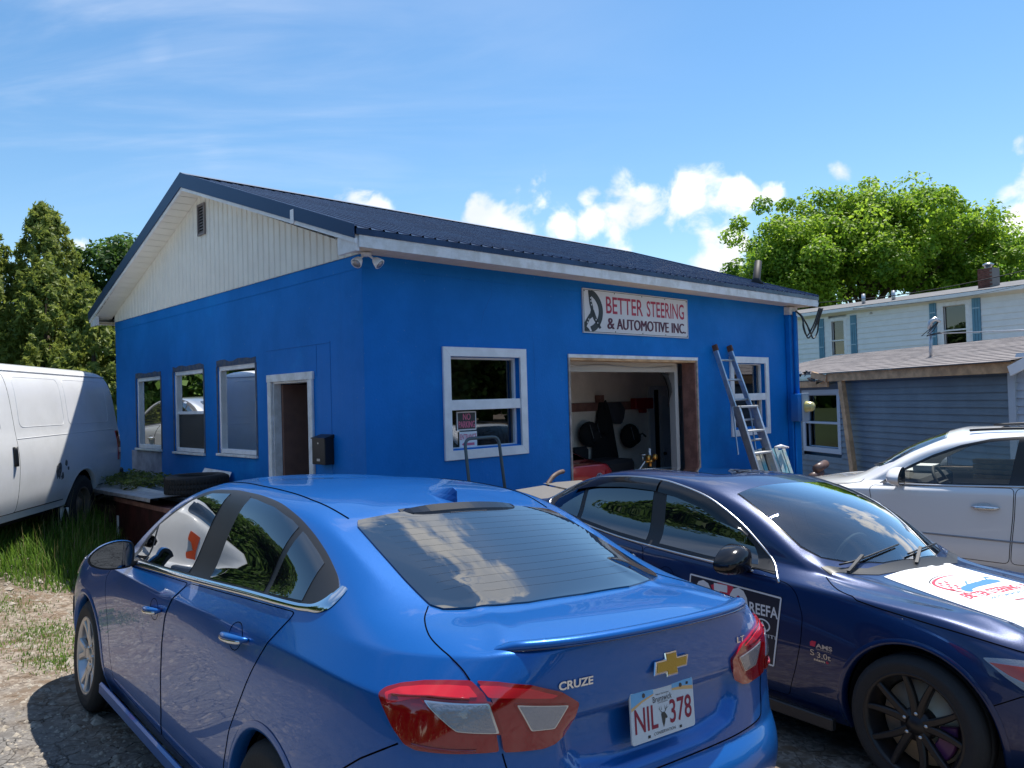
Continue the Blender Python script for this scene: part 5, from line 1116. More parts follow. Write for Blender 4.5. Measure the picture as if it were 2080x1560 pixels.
# door sponsor board (right-hand side), number, names
sg = patch(SF_Q, 'door_sign', S([(2.49, .848), (3.185, .822), (3.122, .411), (2.45, .43)], -1), (0, 1, 0), .0035, mat('sign_navy', (.012, .015, .03), .4), QT, step=.05, thick=.0)
def dor(name, V, T, m, off=.0052): return decal(SF_Q, name, V, T, (0, 0, 0), (1, 0, 0), (0, 0, 1), (0, 1, 0), off, m, sg)
for a, b in (((2.495, .841), (3.178, .815)), ((3.178, .815), (3.117, .418)), ((3.117, .418), (2.455, .437)), ((2.455, .437), (2.495, .841))): dor('sign_border', *strip2([(a[0]+(b[0]-a[0])*i/12, a[1]+(b[1]-a[1])*i/12) for i in range(13)], .010), m_print_w)
dor('red_splash', [(2.68, .76), (2.66, .80), (2.72, .826), (2.83, .822), (2.88, .765), (2.915, .70), (2.88, .62), (2.78, .60), (2.70, .66)], [tuple(range(9))], m_print_r, .0047)
dor('race_number', *text_fit('050', 2.53, 2.945, .62, .822, bold=.04), m_print_w)
dor('sponsor_name', *text_fit('REEFA', 2.955, 3.155, .690, .755, bold=.02), m_print_w)
dor('oval_emblem', *strip2(el(-60, 240, .050, .034, 3.045, .635), .009), m_print_w); dor('oval_emblem', *strip2([(3.020, .606), (3.045, .655)], .006), m_print_w); dor('oval_emblem', *strip2([(3.045, .655), (3.070, .606)], .006), m_print_w)
dor('sponsor_name', *text_fit('INFINITI', 2.955, 3.135, .570, .590), m_print_w)
dor('sponsor_name', *text_fit('MOTO', 2.96, 3.07, .525, .550), m_print_w)
def fen(name, V, T, m, off=.003): return decal(SF_Q, name, V, T, (0, 0, 0), (1, 0, 0), (0, 0, 1), (0, 1, 0), off, m, QT)
fen('fender_badge', [(3.362, .592), (3.362, .612), (3.375, .622), (3.402, .622), (3.392, .592)], [(0, 1, 2, 3, 4)], m_print_r); fen('fender_lettering', *text_fit('AMS', 3.398, 3.500, .590, .614, bold=.03), m_satchr)
fen('fender_lettering', *text_fit('PERFORMANCE', 3.40, 3.495, .580, .586), m_satchr)
fen('fender_lettering', *text_fit('S', 3.362, 3.388, .543, .574), m_satchr); fen('fender_lettering', *text_fit('3.0t', 3.405, 3.490, .538, .568), m_satchr); fen('fender_lettering', *text_fit('nism', 3.385, 3.455, .518, .531, bold=.03), m_satchr); fen('fender_lettering', *text_fit('o', 3.460, 3.476, .518, .531, bold=.03), m_print_r)
# ================================================================== NEIGHBOURING BUILDINGS
def frame_M(P, d): d = Vector(d).normalized(); n = Vector((-d.y, d.x, 0)); return Matrix(((d.x, n.x, 0, P[0]), (d.y, n.y, 0, P[1]), (0, 0, 1, P[2]), (0, 0, 0, 1)))
m_grey = mat('slate_blue_siding', (.135, .180, .220), .5, var=.06, vscale=2)
m_pale = mat('pale_blue_siding', (.40, .47, .55), .5, var=.04)
m_hwhite = mat('white_siding', (.80, .81, .82), .5, var=.03)
m_shut = mat('blue_shutter_paint', (.12, .27, .38), .5, var=.06)
m_shin = mat('brown_shingles', (.19, .17, .168), .9, bump=.3, bscale=30, col2=(.26, .235, .23), vscale=9)
m_win = glassmat('house_window_glass', (.30, .33, .35), 1.1)
def plank(par, u0, u1, z0, z1, y, m, out=-1, name='siding_plank'):
    """lap siding board: thick at its lower edge; y plane, out = outward sign"""
    mb = MB(); mb.add([(u0, y+out*.030, z0), (u1, y+out*.030, z0), (u1, y+out*.003, z1), (u0, y+out*.003, z1), (u0, y, z0), (u1, y, z0)], [(0, 1, 2, 3), (0, 4, 5, 1), (0, 3, 4), (1, 5, 2)]); return obj(name, mb, m, par)
# local: x = u along d, y = n = left of d ; d=(.1807,-.9835): n=(.9835,.1807) -> away from viewer, so the viewer is at -y
D1 = (.1807, -.9835, 0); NB = thing('carport_building', 'low slate blue sided building with brown shingle roof and raw timber beam', 'building', M=frame_M((6.8, 17, 0), D1))
yW = .22
z = -.4
obj('wall', MB().box(-6, 4.70, yW+.17, yW+.3, -1.2, 2.05), m_grey, NB)
while z < 1.98:
    for a, b in (([(-6, -1.36), (.13, 4.66)] if .40 < z+.06 < 1.83 else [(-6, 4.66)])): plank(NB, a, b, z, min(z+.1235, 2.0), yW-.001, m_grey)
    z += .1235
obj('corner_board', MB().box(4.66, 4.80, yW-.03, yW+.05, -1.2, 2.0), mat('pale_corner_board', (.42, .50, .58), .5), NB)
# beyond the corner: paler wing turning away with a gable edge
z = -.4
wg = obj('wing_wall', MB().box(4.80, 8.0, yW+.02, yW+.2, -1.2, 2.3), m_pale, NB)
while z < 2.25: plank(NB, 4.80, 8.0, z, min(z+.125, 2.3), yW+.019, m_pale); z += .125
obj('gable_trim', MB().bar((4.98, -.06, 2.02), (6.6, -.06, 2.62), .03, .16), m_hwhite, NB)
obj('fascia_beam', MB().box(.0, 4.97, -.02, .03, 1.995, 2.165), m_wood, NB, bevel=.004)
obj('side_beam', MB().box(-4.6, -.001, .0, .05, 1.88, 2.02), m_wood, NB, bevel=.004)
obj('beam_end', MB().bar((-.35, -.15, 2.16), (.02, -.02, 2.06), .05, .14), m_wood, NB, bevel=.004)
obj('corner_post', MB().bar((.47, .03, 1.99), (.86, .03, -.3), .13, .10, (0, 1, 0)), m_wood, NB, bevel=.004)
obj('knee_brace', MB().bar((.30, .1, 1.78), (.42, .1, 1.40), .03, .06, (0, 1, 0)), m_wood, NB)
obj('wall_trim', MB().box(-6, 4.66, yW-.022, yW+.02, 2.001, 2.03), m_pale, NB)
# shingle roof, built in courses
cN = 17; 
for i in range(cN):
    y0, y1 = -.10+i*3.3/cN, -.10+(i+1)*3.3/cN+.03; z0, z1 = 2.175+i*.60/cN, 2.175+(i+1)*.60/cN; mb = MB(); rr = random.Random(i); x = -4.7; xl = 5.05+.05*i
    edge = []
    while x < xl: edge.append((x, .012 if rr.random() < .5 else .009)); x += rr.uniform(.22, .42)
    edge.append((xl, .015))
    vs = []
    for x, t_ in edge: vs += [(x, y0, z0+t_), (x, y0, z0-.004), (x, y1, z1+.004)]
    mb.add(vs, [(3*k, 3*k+1, 3*k+4, 3*k+3) for k in range(len(edge)-1)]+[(3*k, 3*k+3, 3*k+5, 3*k+2) for k in range(len(edge)-1)]); obj('shingle_course', mb, m_shin, NB)
obj('roof_deck', MB().add([(-4.7, -.1, 2.165), (5.05, -.1, 2.165), (5.9, 3.2, 2.765), (-4.7, 3.2, 2.765)], [(0, 1, 2, 3)]), m_dark, NB)
obj('rear_roof', MB().add([(-4.7, 3.2, 2.78), (5.9, 3.2, 2.78), (6.4, 6.5, 2.0), (-4.7, 6.5, 2.0)], [(0, 1, 2, 3)]), m_shin, NB)
NBF = lambda u, w_, z: (u, yW+w_, z)
nw = cased_window(-1.36, .13, .42, 1.83, 0, NB, (1.06, 1.11), NBF, casing=.11, m=mat('grey_trim', (.42, .50, .57), .5), pane=m_win)
for k in range(12): x0 = -1.22+.103*k; obj('curtain_fold', MB().add([(x0, yW+.13, .54), (x0+.05, yW+.16, .54), (x0+.103, yW+.13, .54), (x0, yW+.13, 1.72), (x0+.05, yW+.16, 1.72), (x0+.103, yW+.13, 1.72)], [(0, 1, 4, 3), (1, 2, 5, 4)]), mat('pale_curtain', (.30, .38, .42), .8), nw)
mb = MB(); rr = random.Random(5)
for k in range(9):
    a = Vector((-1.75+.20*k+rr.uniform(-.05, .05), -.16+rr.uniform(-.08, .08), 2.42-.045*k+rr.uniform(-.04, .04))); r_ = .15
    vs = [a+Vector((rr.uniform(-1, 1), rr.uniform(-.6, .6), rr.uniform(-.7, .7)))*r_ for _ in range(8)]
    mb.add(vs, [(0, 1, 2), (0, 2, 3), (0, 3, 4), (1, 5, 2), (2, 6, 3), (3, 7, 4), (5, 6, 2), (6, 7, 3), (0, 4, 5), (4, 7, 5), (5, 7, 6), (0, 5, 1)])
one('black_plastic_sheet', 'crumpled shiny black plastic sheet on the corner of the shingle roof', 'sheet', mb, mat('black_plastic_sheet', (.02, .02, .025), .12, spec=.8, coat=1.), M=frame_M((6.8, 17, 0), D1))
mb = MB(); mb.tube([(8.30, 15.6, 2.2), (8.32, 15.58, 2.98)], .032, 8); wm = thing('service_mast', 'grey electrical mast with a curved weatherhead behind the shingle roof', 'mast', (8.3, 15.6, 2.2))
sh = Vector((8.3, 15.6, 2.2)); mb.v = [tuple(Vector(v)-sh) for v in mb.v]; obj('pole', mb, m_alu, wm)
obj('weatherhead', MB().tube([(.0, 0, .76), (.02, -.02, .90), (.10, -.04, .96), (.20, -.06, .90)], [.035, .052, .048, .03], 8), m_alu, wm)
for k in range(3): obj('tail_wire', MB().tube([(.16, -.05, .90), (.02-.12*k, -.12, .72-.05*k), (-.10+.12*k, -.08, .62+.03*k), (.22, -.2, .68)], .010, 5), m_satblk if 'm_satblk' in globals() else m_black, wm)
one('service_wire', 'thin service wire running right from the grey mast', 'wire', MB().tube([(8.4, 15.5, 2.86), (9.2, 14.0, 2.78), (10.2, 12.2, 2.72), (11.2, 10.5, 2.9)], .012, 5), m_alu)
# ------------------------------------------------------------------ white house
D2 = (.5145, -.8575, 0); HM = frame_M((14.6, 38, 0), D2); H = thing('white_house', 'long white sided house with pale blue shutters and a brick chimney', 'house', M=HM)
obj('wall', MB().box(-9, 13, .17, .35, -1.5, 5.42).box(-9, 13, .0, .169, -1.5, 2.41), m_hwhite, H)
wins = [(.90, 1.87, 3.30, 5.20), (6.26, 7.49, 3.30, 5.30)]
z = 2.4
while z < 5.35:
    cuts = [(-9, .90), (1.87, 6.26), (7.49, 13)] if 3.30 < z+.12 < 5.3 else [(-9, 13)]
    for a, b in cuts: plank(H, a, b, z, z+.245, -.001, m_hwhite)
    z += .245
HF = lambda u, w_, z: (u, w_, z)
for a, b, c, d in wins:
    wn = cased_window(a, b, c, d, 0, H, (c+.80, c+.86), HF, casing=.16, m=m_white, pane=m_win)
    obj('curtain', MB().box(a+.18, b-.18, .14, .15, c+.1, c+.9), mat('dim_curtain', (.10, .12, .13), .9), wn)
for a, b in ((.36, .66), (2.08, 2.40), (5.84, 6.14), (7.60, 7.94)):
    c, d = (3.30, 5.22) if a < 4 else (3.35, 5.32); shu = obj('shutter', MB().box(a, b, -.035, -.02, c, d), mat('shutter_shadow', (.05, .13, .2), .6), H)
    for k in range(3): w_ = (b-a)/3; obj('slat', MB().box(a+k*w_+.008, a+(k+1)*w_-.008, -.06, -.036, c, d), m_shut, shu)
    for zz in (c+.55, d-.42): obj('cross_bar', MB().box(a+.04, b-.04, -.075, -.061, zz, zz+.05), mat('shutter_bar', (.35, .5, .6), .5), shu)
obj('gutter', MB().box(-9, 13, -.42, -.30, 5.40, 5.56), m_hwhite, H, bevel=.02)
obj('soffit', MB().add([(-9, -.30, 5.47), (13, -.30, 5.47), (13, 0, 5.30), (-9, 0, 5.30)], [(0, 1, 2, 3)]), m_vinyl, H)
obj('roof', MB().add([(-9, -.42, 5.575), (13, -.42, 5.575), (13, 3.6, 6.25), (-9, 3.6, 6.25), (-9, 7, 5.4), (13, 7, 5.4)], [(0, 1, 2, 3), (3, 2, 5, 4)]), mat('grey_roof', (.12, .12, .13), .8, var=.1), H)
ch = thing('_tmp', 'x', 'x') if False else None
cm = mat('brick_red', (.17, .065, .05), .85, var=.3, vscale=12); chm = obj('chimney', MB().box(7.38, 7.95, .9, 1.45, 5.7, 6.58), mat('mortar', (.25, .22, .2), .9), H)
for r_ in range(11):
    for k in range(3): w_ = .19; o_ = (r_ % 2)*.095; a = max(7.38, 7.38+k*w_-o_); b = min(7.95, 7.38+(k+1)*w_-o_-.012); obj('brick', MB().box(a, b, .88, .899, 5.72+r_*.078, 5.72+r_*.078+.066), cm, chm)
obj('chimney_cap', MB().lathe([(.14, 6.58), (.14, 6.70), (.20, 6.71), (.22, 6.76), (.1, 6.82), (0, 6.83)], (7.66, 1.17, 0), n=14), m_steel, chm)
for u, h_ in ((2.15, .42), (3.65, .38)): obj('vent_pipe', MB().tube([(u, .9, 5.7), (u, .9, 5.83+h_)], .085, 10), m_alu, H)
obj('camera_dome', MB().sphere((3.15, -.06, 5.22), .05), m_steel, H)
one('overhead_cable', 'upper thin cable sagging along the white house roofline', 'cable', MB().tube([Vector((13.1, 34.5, 5.65)).lerp(Vector((19.0, 27.5, 6.0)), i/12)+Vector((0, 0, -.25*math.sin(math.pi*i/12))) for i in range(13)], .018, 5), m_black)
one('overhead_cable', 'lower thin cable sagging across the white house gutter', 'cable', MB().tube([Vector((6.15, 14.1, 3.25)).lerp(Vector((17.0, 25.0, 5.15)), i/16)+Vector((0, 0, -.12*math.sin(math.pi*i/16))) for i in range(17)], .008, 5), m_black)

# ================================================================== VEGETATION
def leafmat(name, c1, c2, tr):
    m = bpy.data.materials.new(name); m.use_nodes = True; m.node_tree.nodes.clear(); t = NT(m.node_tree)
    at = t.n('ShaderNodeAttribute', attribute_name='tone').outputs['Fac']; c = t.mix(at, c1, c2)
    d = t.n('ShaderNodeBsdfPrincipled', {'Base Color': c, 'Roughness': .55, 'Specular IOR Level': .3}); tl = t.n('ShaderNodeBsdfTranslucent', {'Color': t.mix(at, tuple(x*tr[0] for x in c1), tuple(min(1, x*tr[1]) for x in c2))})
    t.n('ShaderNodeOutputMaterial', {'Surface': t.n('ShaderNodeMixShader', {0: .42, 1: d, 2: tl})}); return m
m_maple = leafmat('maple_leaf', (.08, .17, .016), (.27, .38, .035), (1.9, 2.1)); m_cedar = leafmat('cedar_spray', (.075, .135, .026), (.33, .35, .07), (1.6, 1.7)); m_bush = leafmat('dark_leaf', (.03, .07, .014), (.10, .18, .03), (1.3, 1.5))
m_gr = leafmat('grass_blade', (.05, .12, .016), (.18, .30, .04), (1.4, 1.6)); m_bark = mat('bark', (.10, .075, .055), .9, bump=.8, bscale=12, var=.3, vscale=6)
def leaves(P, Nn, size, tone, rg, asp=.6):
    n = len(P); a = rg.normal(size=(n, 3)); a -= (a*Nn).sum(1)[:, None]*Nn; a /= np.linalg.norm(a, axis=1)[:, None]; b = np.cross(Nn, a); s = size[:, None]
    V = np.stack([P-a*s-b*s*asp*.3, P-b*s*asp+a*s*.1, P+a*s, P+b*s*asp-a*s*.1], 1).reshape(-1, 3); F = np.arange(4*n).reshape(-1, 4); return V, F, np.repeat(tone, 4)
def crown(seed, rx, ry, rz, zc, n, ncl, lsize, cl=1.0, flat=.8, shell=.55):
    """leaf clusters spread through an uneven ellipsoid"""
    rg = np.random.default_rng(seed); C = []; 
    while len(C) < ncl:
        v = rg.normal(size=3); v /= np.linalg.norm(v); r = rg.uniform(shell, 1)**.6; lob = 1+.16*math.sin(3*math.atan2(v[1], v[0])+seed)+.12*math.sin(5*math.atan2(v[1], v[0])-seed*2)+.10*math.sin(4*v[2]*2+seed)
        if v[2] < -.62: continue
        C.append(v*r*lob*np.array([rx, ry, rz])+np.array([0, 0, zc]))
    C = np.array(C); R_ = rg.uniform(.55, 1.25, len(C))*cl; idx = rg.integers(0, len(C), n); v = rg.normal(size=(n, 3)); v /= np.linalg.norm(v, axis=1)[:, None]; rr = rg.uniform(.2, 1, n)**.5
    P = C[idx]+v*(rr*R_[idx])[:, None]*np.array([1, 1, flat]); Nn = v*.6+rg.normal(size=(n, 3))*.5+np.array([0, 0, .5]); Nn /= np.linalg.norm(Nn, axis=1)[:, None]
    tone = np.clip(rg.normal(.45, .24, n)+.55*(rg.random(len(C))[idx]-.5), 0, 1); return leaves(P, Nn, lsize*rg.uniform(.6, 1.3, n), tone, rg), C
def tree(name, label, loc, seed, rx, ry, rz, zc, n, ncl, ls, cl, trunk, m, group=None, shell=.55):
    T = thing(name, label, 'tree', loc, 0, group); (V, F, to), C = crown(seed, rx, ry, rz, zc, n, ncl, ls, cl, shell=shell); fastmesh('crown', V, F, m, T, col=to)
    mb = MB(); rg = random.Random(seed); mb.tube([(0, 0, -.5), (.05*trunk, 0, zc*.35), (0, .1, zc*.7), (0, 0, zc)], [trunk, trunk*.8, trunk*.6, trunk*.3], 9)
    for c in C[::max(1, len(C)//26)]:
        b = Vector((0, 0, zc*rg.uniform(.35, .8))); e = Vector(c)*.92; mb.tube([b, b.lerp(e, .5)+Vector((0, 0, .3)), e], [trunk*.38, trunk*.2, trunk*.05], 5)
    obj('trunk', mb, m_bark, T); return T
def cedar(label, loc, seed, h, r, n, ls, group='tall cedars behind the van'):
    T = thing('cedar_tree', label, 'tree', loc, 0, group); rg = np.random.default_rng(seed)
    K = int(n/60); z0 = rg.uniform(.02, 1, K)**.85; th = rg.uniform(0, 2*np.pi, K); prof = (1-z0**2.1)**.8*(.62+.38*np.minimum(1, z0*5)); rad = r*prof*(1+.22*np.sin(3*th+seed+4*z0)+.12*np.sin(7*th+9*z0)); ra = rad*rg.uniform(.68, 1.06, K)
    C = np.c_[ra*np.cos(th), ra*np.sin(th), z0*h]; up = np.c_[np.cos(th)*.55, np.sin(th)*.55, np.full(K, .85)]; L = (.34+.5*rg.random(K))*(.5+.8*(1-z0))*r*.42
    idx = rg.integers(0, K, n); q = rg.random(n); P = C[idx]+up[idx]*(q*L[idx])[:, None]+rg.normal(size=(n, 3))*(.10*r*.6*(1.15-q))[:, None]
    Nn = np.c_[np.cos(th[idx]), np.sin(th[idx]), np.full(n, .2)]+rg.normal(size=(n, 3))*.6; Nn /= np.linalg.norm(Nn, axis=1)[:, None]; tone = np.clip(.18+.5*q*rg.random(n)+.25*rg.random(K)[idx], 0, 1)
    V, F, to = leaves(P, Nn, ls*rg.uniform(.6, 1.3, n), tone, rg, .32); fastmesh('crown', V, F, m_cedar, T, col=to)
    obj('trunk', MB().tube([(0, 0, -.5), (0, 0, h*.5), (0, 0, h*.92)], [.16, .1, .02], 7), m_bark, T); return T
cedar('tall dark cedar at the left edge of the picture', (-14.3, 21.0, 0), 1, 7.2, 1.45, 26000, .085)
cedar('tallest cedar, full and golden green, second from the left', (-13.0, 22.0, 0), 2, 7.5, 1.5, 30000, .085)
cedar('slim golden cedar in front of the tallest one', (-12.2, 20.7, 0), 3, 5.6, 1.35, 24000, .08)
cedar('shorter cedar just left of the gable eave', (-11.3, 21.0, 0), 4, 5.0, 1.3, 22000, .08)
cedar('low bushy cedar right behind the white van', (-10.5, 19.8, 0), 5, 4.3, 1.4, 22000, .08)
cedar('cedar half hidden behind the blue gable corner', (-9.4, 20.8, 0), 6, 4.6, 1.4, 18000, .08)
cedar('cedar out to the left of the parked van', (-15.9, 19.5, 0), 7, 6.9, 1.6, 16000, .10)
tree('broadleaf_tree', 'dark broadleaf tree rising behind the cedars beside the gable', (-12.7, 26.5, 0), 21, 1.7, 1.7, 2.0, 5.5, 16000, 60, .09, .6, .15, m_bush)
tree('maple_tree', 'large spreading maple with yellow green leaves behind the white house', (23.4, 52, 0), 11, 7.9, 6.0, 4.7, 10.5, 95000, 400, .135, 1.1, .42, m_maple, shell=.15)
tree('maple_tree', 'outlying left limb mass of the maples above the garage roof end', (17.8, 50, 0), 12, 3.3, 3.0, 3.1, 8.6, 26000, 120, .13, 1.0, .28, m_maple, shell=.3)
tree('maple_tree', 'lower right shoulder of the maples behind the brick chimney', (30.6, 51, 0), 14, 4.6, 4.0, 3.6, 8.6, 36000, 170, .135, 1.0, .3, m_maple, shell=.2)
bt = tree('broadleaf_tree', 'broad dark tree left of the car park, reflected in the car windows', (-21.5, 9.0, 0), 31, 4.6, 4.4, 3.0, 4.3, 30000, 150, .20, 1.1, .3, m_bush)
def dupt(src, loc, rz, label, sc=1.):
    T = src.copy(); COL.objects.link(T); T.location = loc; T.rotation_euler = (0, 0, rz); T.scale = (sc,)*3; T['label'] = label
    for c in src.children: k = c.copy(); COL.objects.link(k); k.parent = T
    return T
for k, (x, y, s_) in enumerate([(-25, 16, 1.0), (-26, 25, 1.2), (-27, 0, 1.05), (-29, -12, 1.1), (-21, -22, 1.1), (-7, -27, 1.15), (8, -28, 1.1), (20, -23, 1.1), (31, -10, 1.1), (34, 4, 1.1)]):  # unseen trees added to darken reflections and cover the yellow horizon
    w_ = ['beyond the silver car', 'far beyond the lawn', 'beside the first', 'farther left', 'behind left', 'behind, left of centre', 'straight behind', 'behind, right of centre', 'far right rear', 'far right']
    dupt(bt, (x, y, gz(x, y)-.3), k*1.3, 'broad dark tree added unseen for reflections, '+w_[k], s_)
# far wood added to hide the yellow horizon and its reflections
rg = np.random.default_rng(5); n = 26000; th = rg.uniform(0, 2*np.pi, n); rad = rg.uniform(82, 96, n); hh = (9.+3.*np.sin(th*9)+2.*np.sin(th*23+1))*rg.random(n)**.6
P = np.c_[rad*np.cos(th), rad*np.sin(th), hh-1]; Nn = rg.normal(size=(n, 3)); Nn /= np.linalg.norm(Nn, axis=1)[:, None]
V, F, to = leaves(P, Nn, rg.uniform(.7, 1.4, n), rg.random(n), rg, .8); fastmesh('horizon_screen_woods', V, F, m_bush, col=to, label='belt of distant woods added to hide the yellow horizon', category='woods', kind='stuff')
# grass: verge along the gable wall and under the van
def grass(name, label, n, fn, h0, h1, wd, seed):
    rg = np.random.default_rng(seed); P = []
    while len(P) < n:
        q = fn(rg, n); P += list(q)
    P = np.array(P[:n]); z = np.array([gz(x, y) for x, y, *_ in P]); hk = P[:, 2] if P.shape[1] > 2 else np.ones(n)
    h = rg.uniform(h0, h1, n)*hk; a = rg.uniform(0, 2*np.pi, n); ln = rg.uniform(.1, .6, n)*h; dx, dy = np.cos(a), np.sin(a); w_ = wd*rg.uniform(.6, 1.4, n); px, py = -dy*w_, dx*w_
    B = np.c_[P[:, 0], P[:, 1], z-.02]; M1 = B+np.c_[dx*ln*.3, dy*ln*.3, h*.6]; T_ = B+np.c_[dx*ln, dy*ln, h]; W = np.c_[px, py, np.zeros(n)]
    V = np.stack([B-W, B+W, M1+W*.7, M1-W*.7, T_], 1).reshape(-1, 3); i = np.arange(n)*5; F4 = np.c_[i, i+1, i+2, i+3]; F4b = np.c_[i+3, i+2, i+4, i+4]
    t_ = np.clip(rg.normal(.45, .22, n), 0, 1); tone = np.repeat(t_, 5); F = np.concatenate([np.c_[i, i+1, i+2], np.c_[i, i+2, i+3], np.c_[i+3, i+2, i+4]])
    return fastmesh(name, V, F, m_gr, col=tone, label=label, category='grass', kind='stuff')
def verge(rg, n):
    u = rg.uniform(-9.5, -2.0, n); y = rg.uniform(6.2, 17, n); r = (u+1.4228)*-1; s_perp = (-(u-P0.x)*Bv.x-(y-P0.y)*Bv.y); s_al = (u-P0.x)*Av.x+(y-P0.y)*Av.y
    nn = np.array([noise.noise(Vector((a*.8, b*.8, 0))) for a, b in zip(u, y)]); edge = 8.3-.42*(-u-2)*.0
    lim = (-u)+.42*y+nn*.9; ok = (lim > 8.25) & (s_perp > .05) & (s_al > .8)
    tall = .45+.9*np.clip((s_al-2.2)/2.2, 0, 1)*np.clip(1.5-np.abs(s_perp-1.6)*.5, .3, 1)
    tall *= np.clip((lim-7.8)/.9, .35, 1); return np.c_[u, y, tall][ok]
grass('verge_grass', 'tall green grass growing along the gable wall and round the van', 70000, verge, .11, .36, .0055, 3)
def lawn(rg, n):
    u = rg.uniform(-22, -5, n); y = rg.uniform(3.0, 26, n); s_perp = (-(u-P0.x)*Bv.x-(y-P0.y)*Bv.y); lim = (-u)+.42*y; ok = (lim > 9.2) & (s_perp > 2.5); return np.c_[u, y, np.ones(n)][ok]
grass('rough_lawn', 'rough lawn spreading left past the van', 36000, lawn, .10, .26, .011, 4)
def tufts(rg, n):
    cs = [(-3.55, 6.15, .35), (-3.9, 6.5, .3), (-3.25, 5.7, .22), (-4.6, 7.0, .3), (-3.0, 6.4, .25), (-4.3, 5.9, .18), (-2.8, 5.9, .15)]; k = rg.integers(0, len(cs), n); c = np.array(cs)[k]
    return np.c_[c[:, 0]+rg.normal(size=n)*c[:, 2]*.7, c[:, 1]+rg.normal(size=n)*c[:, 2]*.6, np.ones(n)]
grass('dry_stalks', 'thin straw coloured stalks standing among the verge grass', 2600, verge, .30, .62, .0028, 8).data.materials[0] = leafmat('straw', (.20, .17, .07), (.42, .36, .18), (1, 1))
grass('sparse_turf', 'thin yellow green turf creeping over the gravel', 9000, tufts, .015, .06, .004, 6)
# loose stones
rg = np.random.default_rng(9); n = 9000; P = np.c_[rg.uniform(-6, -1.5, n), rg.uniform(3.2, 8.5, n)]; s_ = rg.uniform(.004, .014, n)*rg.choice([1, 1, 1, 2.], n); s_[:70] = rg.uniform(.03, .065, 70); V = []; F = []
base = np.array([(1, 0, 0), (0, 1, 0), (-1, 0, 0), (0, -1, 0), (0, 0, .7)])
ang = rg.uniform(0, 6.28, n); Z = np.array([gz(x, y) for x, y in P])
c_, s2 = np.cos(ang), np.sin(ang); B = np.einsum('ij,nj->nij', np.ones((5, 3)), np.ones((n, 3)))*base[None]*s_[:, None, None]*rg.uniform(.6, 1.3, (n, 5, 3))
X = B[..., 0]*c_[:, None]-B[..., 1]*s2[:, None]; Y = B[..., 0]*s2[:, None]+B[..., 1]*c_[:, None]; V = np.stack([X+P[:, 0, None], Y+P[:, 1, None], B[..., 2]+Z[:, None]], 2).reshape(-1, 3)
i = np.arange(n)*5; F = np.concatenate([np.c_[i+a, i+(a+1) % 4, i+4] for a in range(4)]); fastmesh('loose_gravel', V, F, mat('stone', (.26, .23, .19), .9, var=.35, vscale=30), label='loose gravel on the ground left of the blue sedan', category='gravel', kind='stuff')

# ================================================================== SMALL THINGS AT THE GARAGE (local frame x along front wall, y into the building)
GM = Matrix.Translation(P0) @ Matrix.Rotation(YAW, 4, 'Z')
def gone(name, label, cat, mb, mats, bevel=0., group=None): return one(name, label, cat, mb, mats, M=GM, bevel=bevel, group=group)
def gthing(name, label, cat, x, y, z, rz=0., group=None): return thing(name, label, cat, M=GM @ Matrix.Translation((x, y, z)) @ Matrix.Rotation(rz, 4, 'Z'), group=group)
# shop sign
SG = gthing('shop_sign', 'white shop sign with steering wheel, red BETTER STEERING lettering, above the bay', 'sign', 3.187, -.012, 2.607)
SW, SH = 2.272, .556; tilt = 0.
obj('board', MB().box(0, SW, -.012, .010, 0, SH), mat('sign_white', (.66, .65, .67), .5, var=.03), SG)
def sprint(name, V, T, m, off=.0135, par=None):
    me = bpy.data.meshes.new(name); me.from_pydata([(u, -off, v) for u, v in V], [], T); me.materials.append(m); return link(bpy.data.objects.new(name, me), par or SG)
m_sr, m_sk, m_sm = mat('sign_red', (.42, .03, .07), .5, var=.15, vscale=20), mat('sign_charcoal', (.035, .04, .045), .5), mat('sign_maroon', (.10, .02, .045), .5, var=.3, vscale=20)
for a, b, c, d in ((.012, SW-.012, .012, .018), (.012, SW-.012, SH-.018, SH-.012), (.012, .018, .018, SH-.018), (SW-.018, SW-.012, .018, SH-.018)): sprint('border', [(a, c), (b, c), (b, d), (a, d)], [(0, 1, 2, 3)], m_sk)
def earc(a0, a1, rx, ry, cx, cy, w_, n=24):
    V = []
    for i in range(n+1): a = R(a0+(a1-a0)*i/n); V += [(cx+rx*math.cos(a), cy+ry*math.sin(a)), (cx+(rx-w_)*math.cos(a), cy+(ry-w_)*math.sin(a))]
    return V, [(2*i, 2*i+1, 2*i+3, 2*i+2) for i in range(n)]
V, T = earc(-68, 68, .36, .30, .02, .278, .085); V = [(min(max(u, .02), SW), min(max(v, .02), SH-.02)) for u, v in V]; sprint('wheel_rim', V, T, m_sk)
for P in ([(.10, .535), (.15, .535), (.165, .40), (.19, .33), (.20, .26), (.15, .27), (.12, .36)], [(.15, .31), (.205, .29), (.21, .22), (.12, .17), (.05, .07), (.02, .07), (.02, .13), (.08, .20), (.13, .25)], [(.20, .30), (.26, .18), (.34, .07), (.30, .055), (.19, .17), (.16, .24)], [(.02, .02), (.12, .02), (.10, .05), (.02, .10)]): sprint('wheel_spoke', P, [tuple(range(len(P)))], m_sk)
for u, v in ((.145, .44), (.15, .40), (.16, .355), (.10, .17), (.075, .13), (.24, .17), (.27, .13)): sprint('spoke_hole', [(u+.009*math.cos(a), v+.011*math.sin(a)) for a in np.linspace(0, 6.28, 9)[:-1]], [tuple(range(8))], MATS['sign_white'], .0145)
sprint('lettering', *text_fit('BETTER', .445, 1.215, .262, .480, bold=.012), m_sr); sprint('lettering', *text_fit('STEERING', 1.30, 2.175, .262, .480, bold=.012), m_sr)
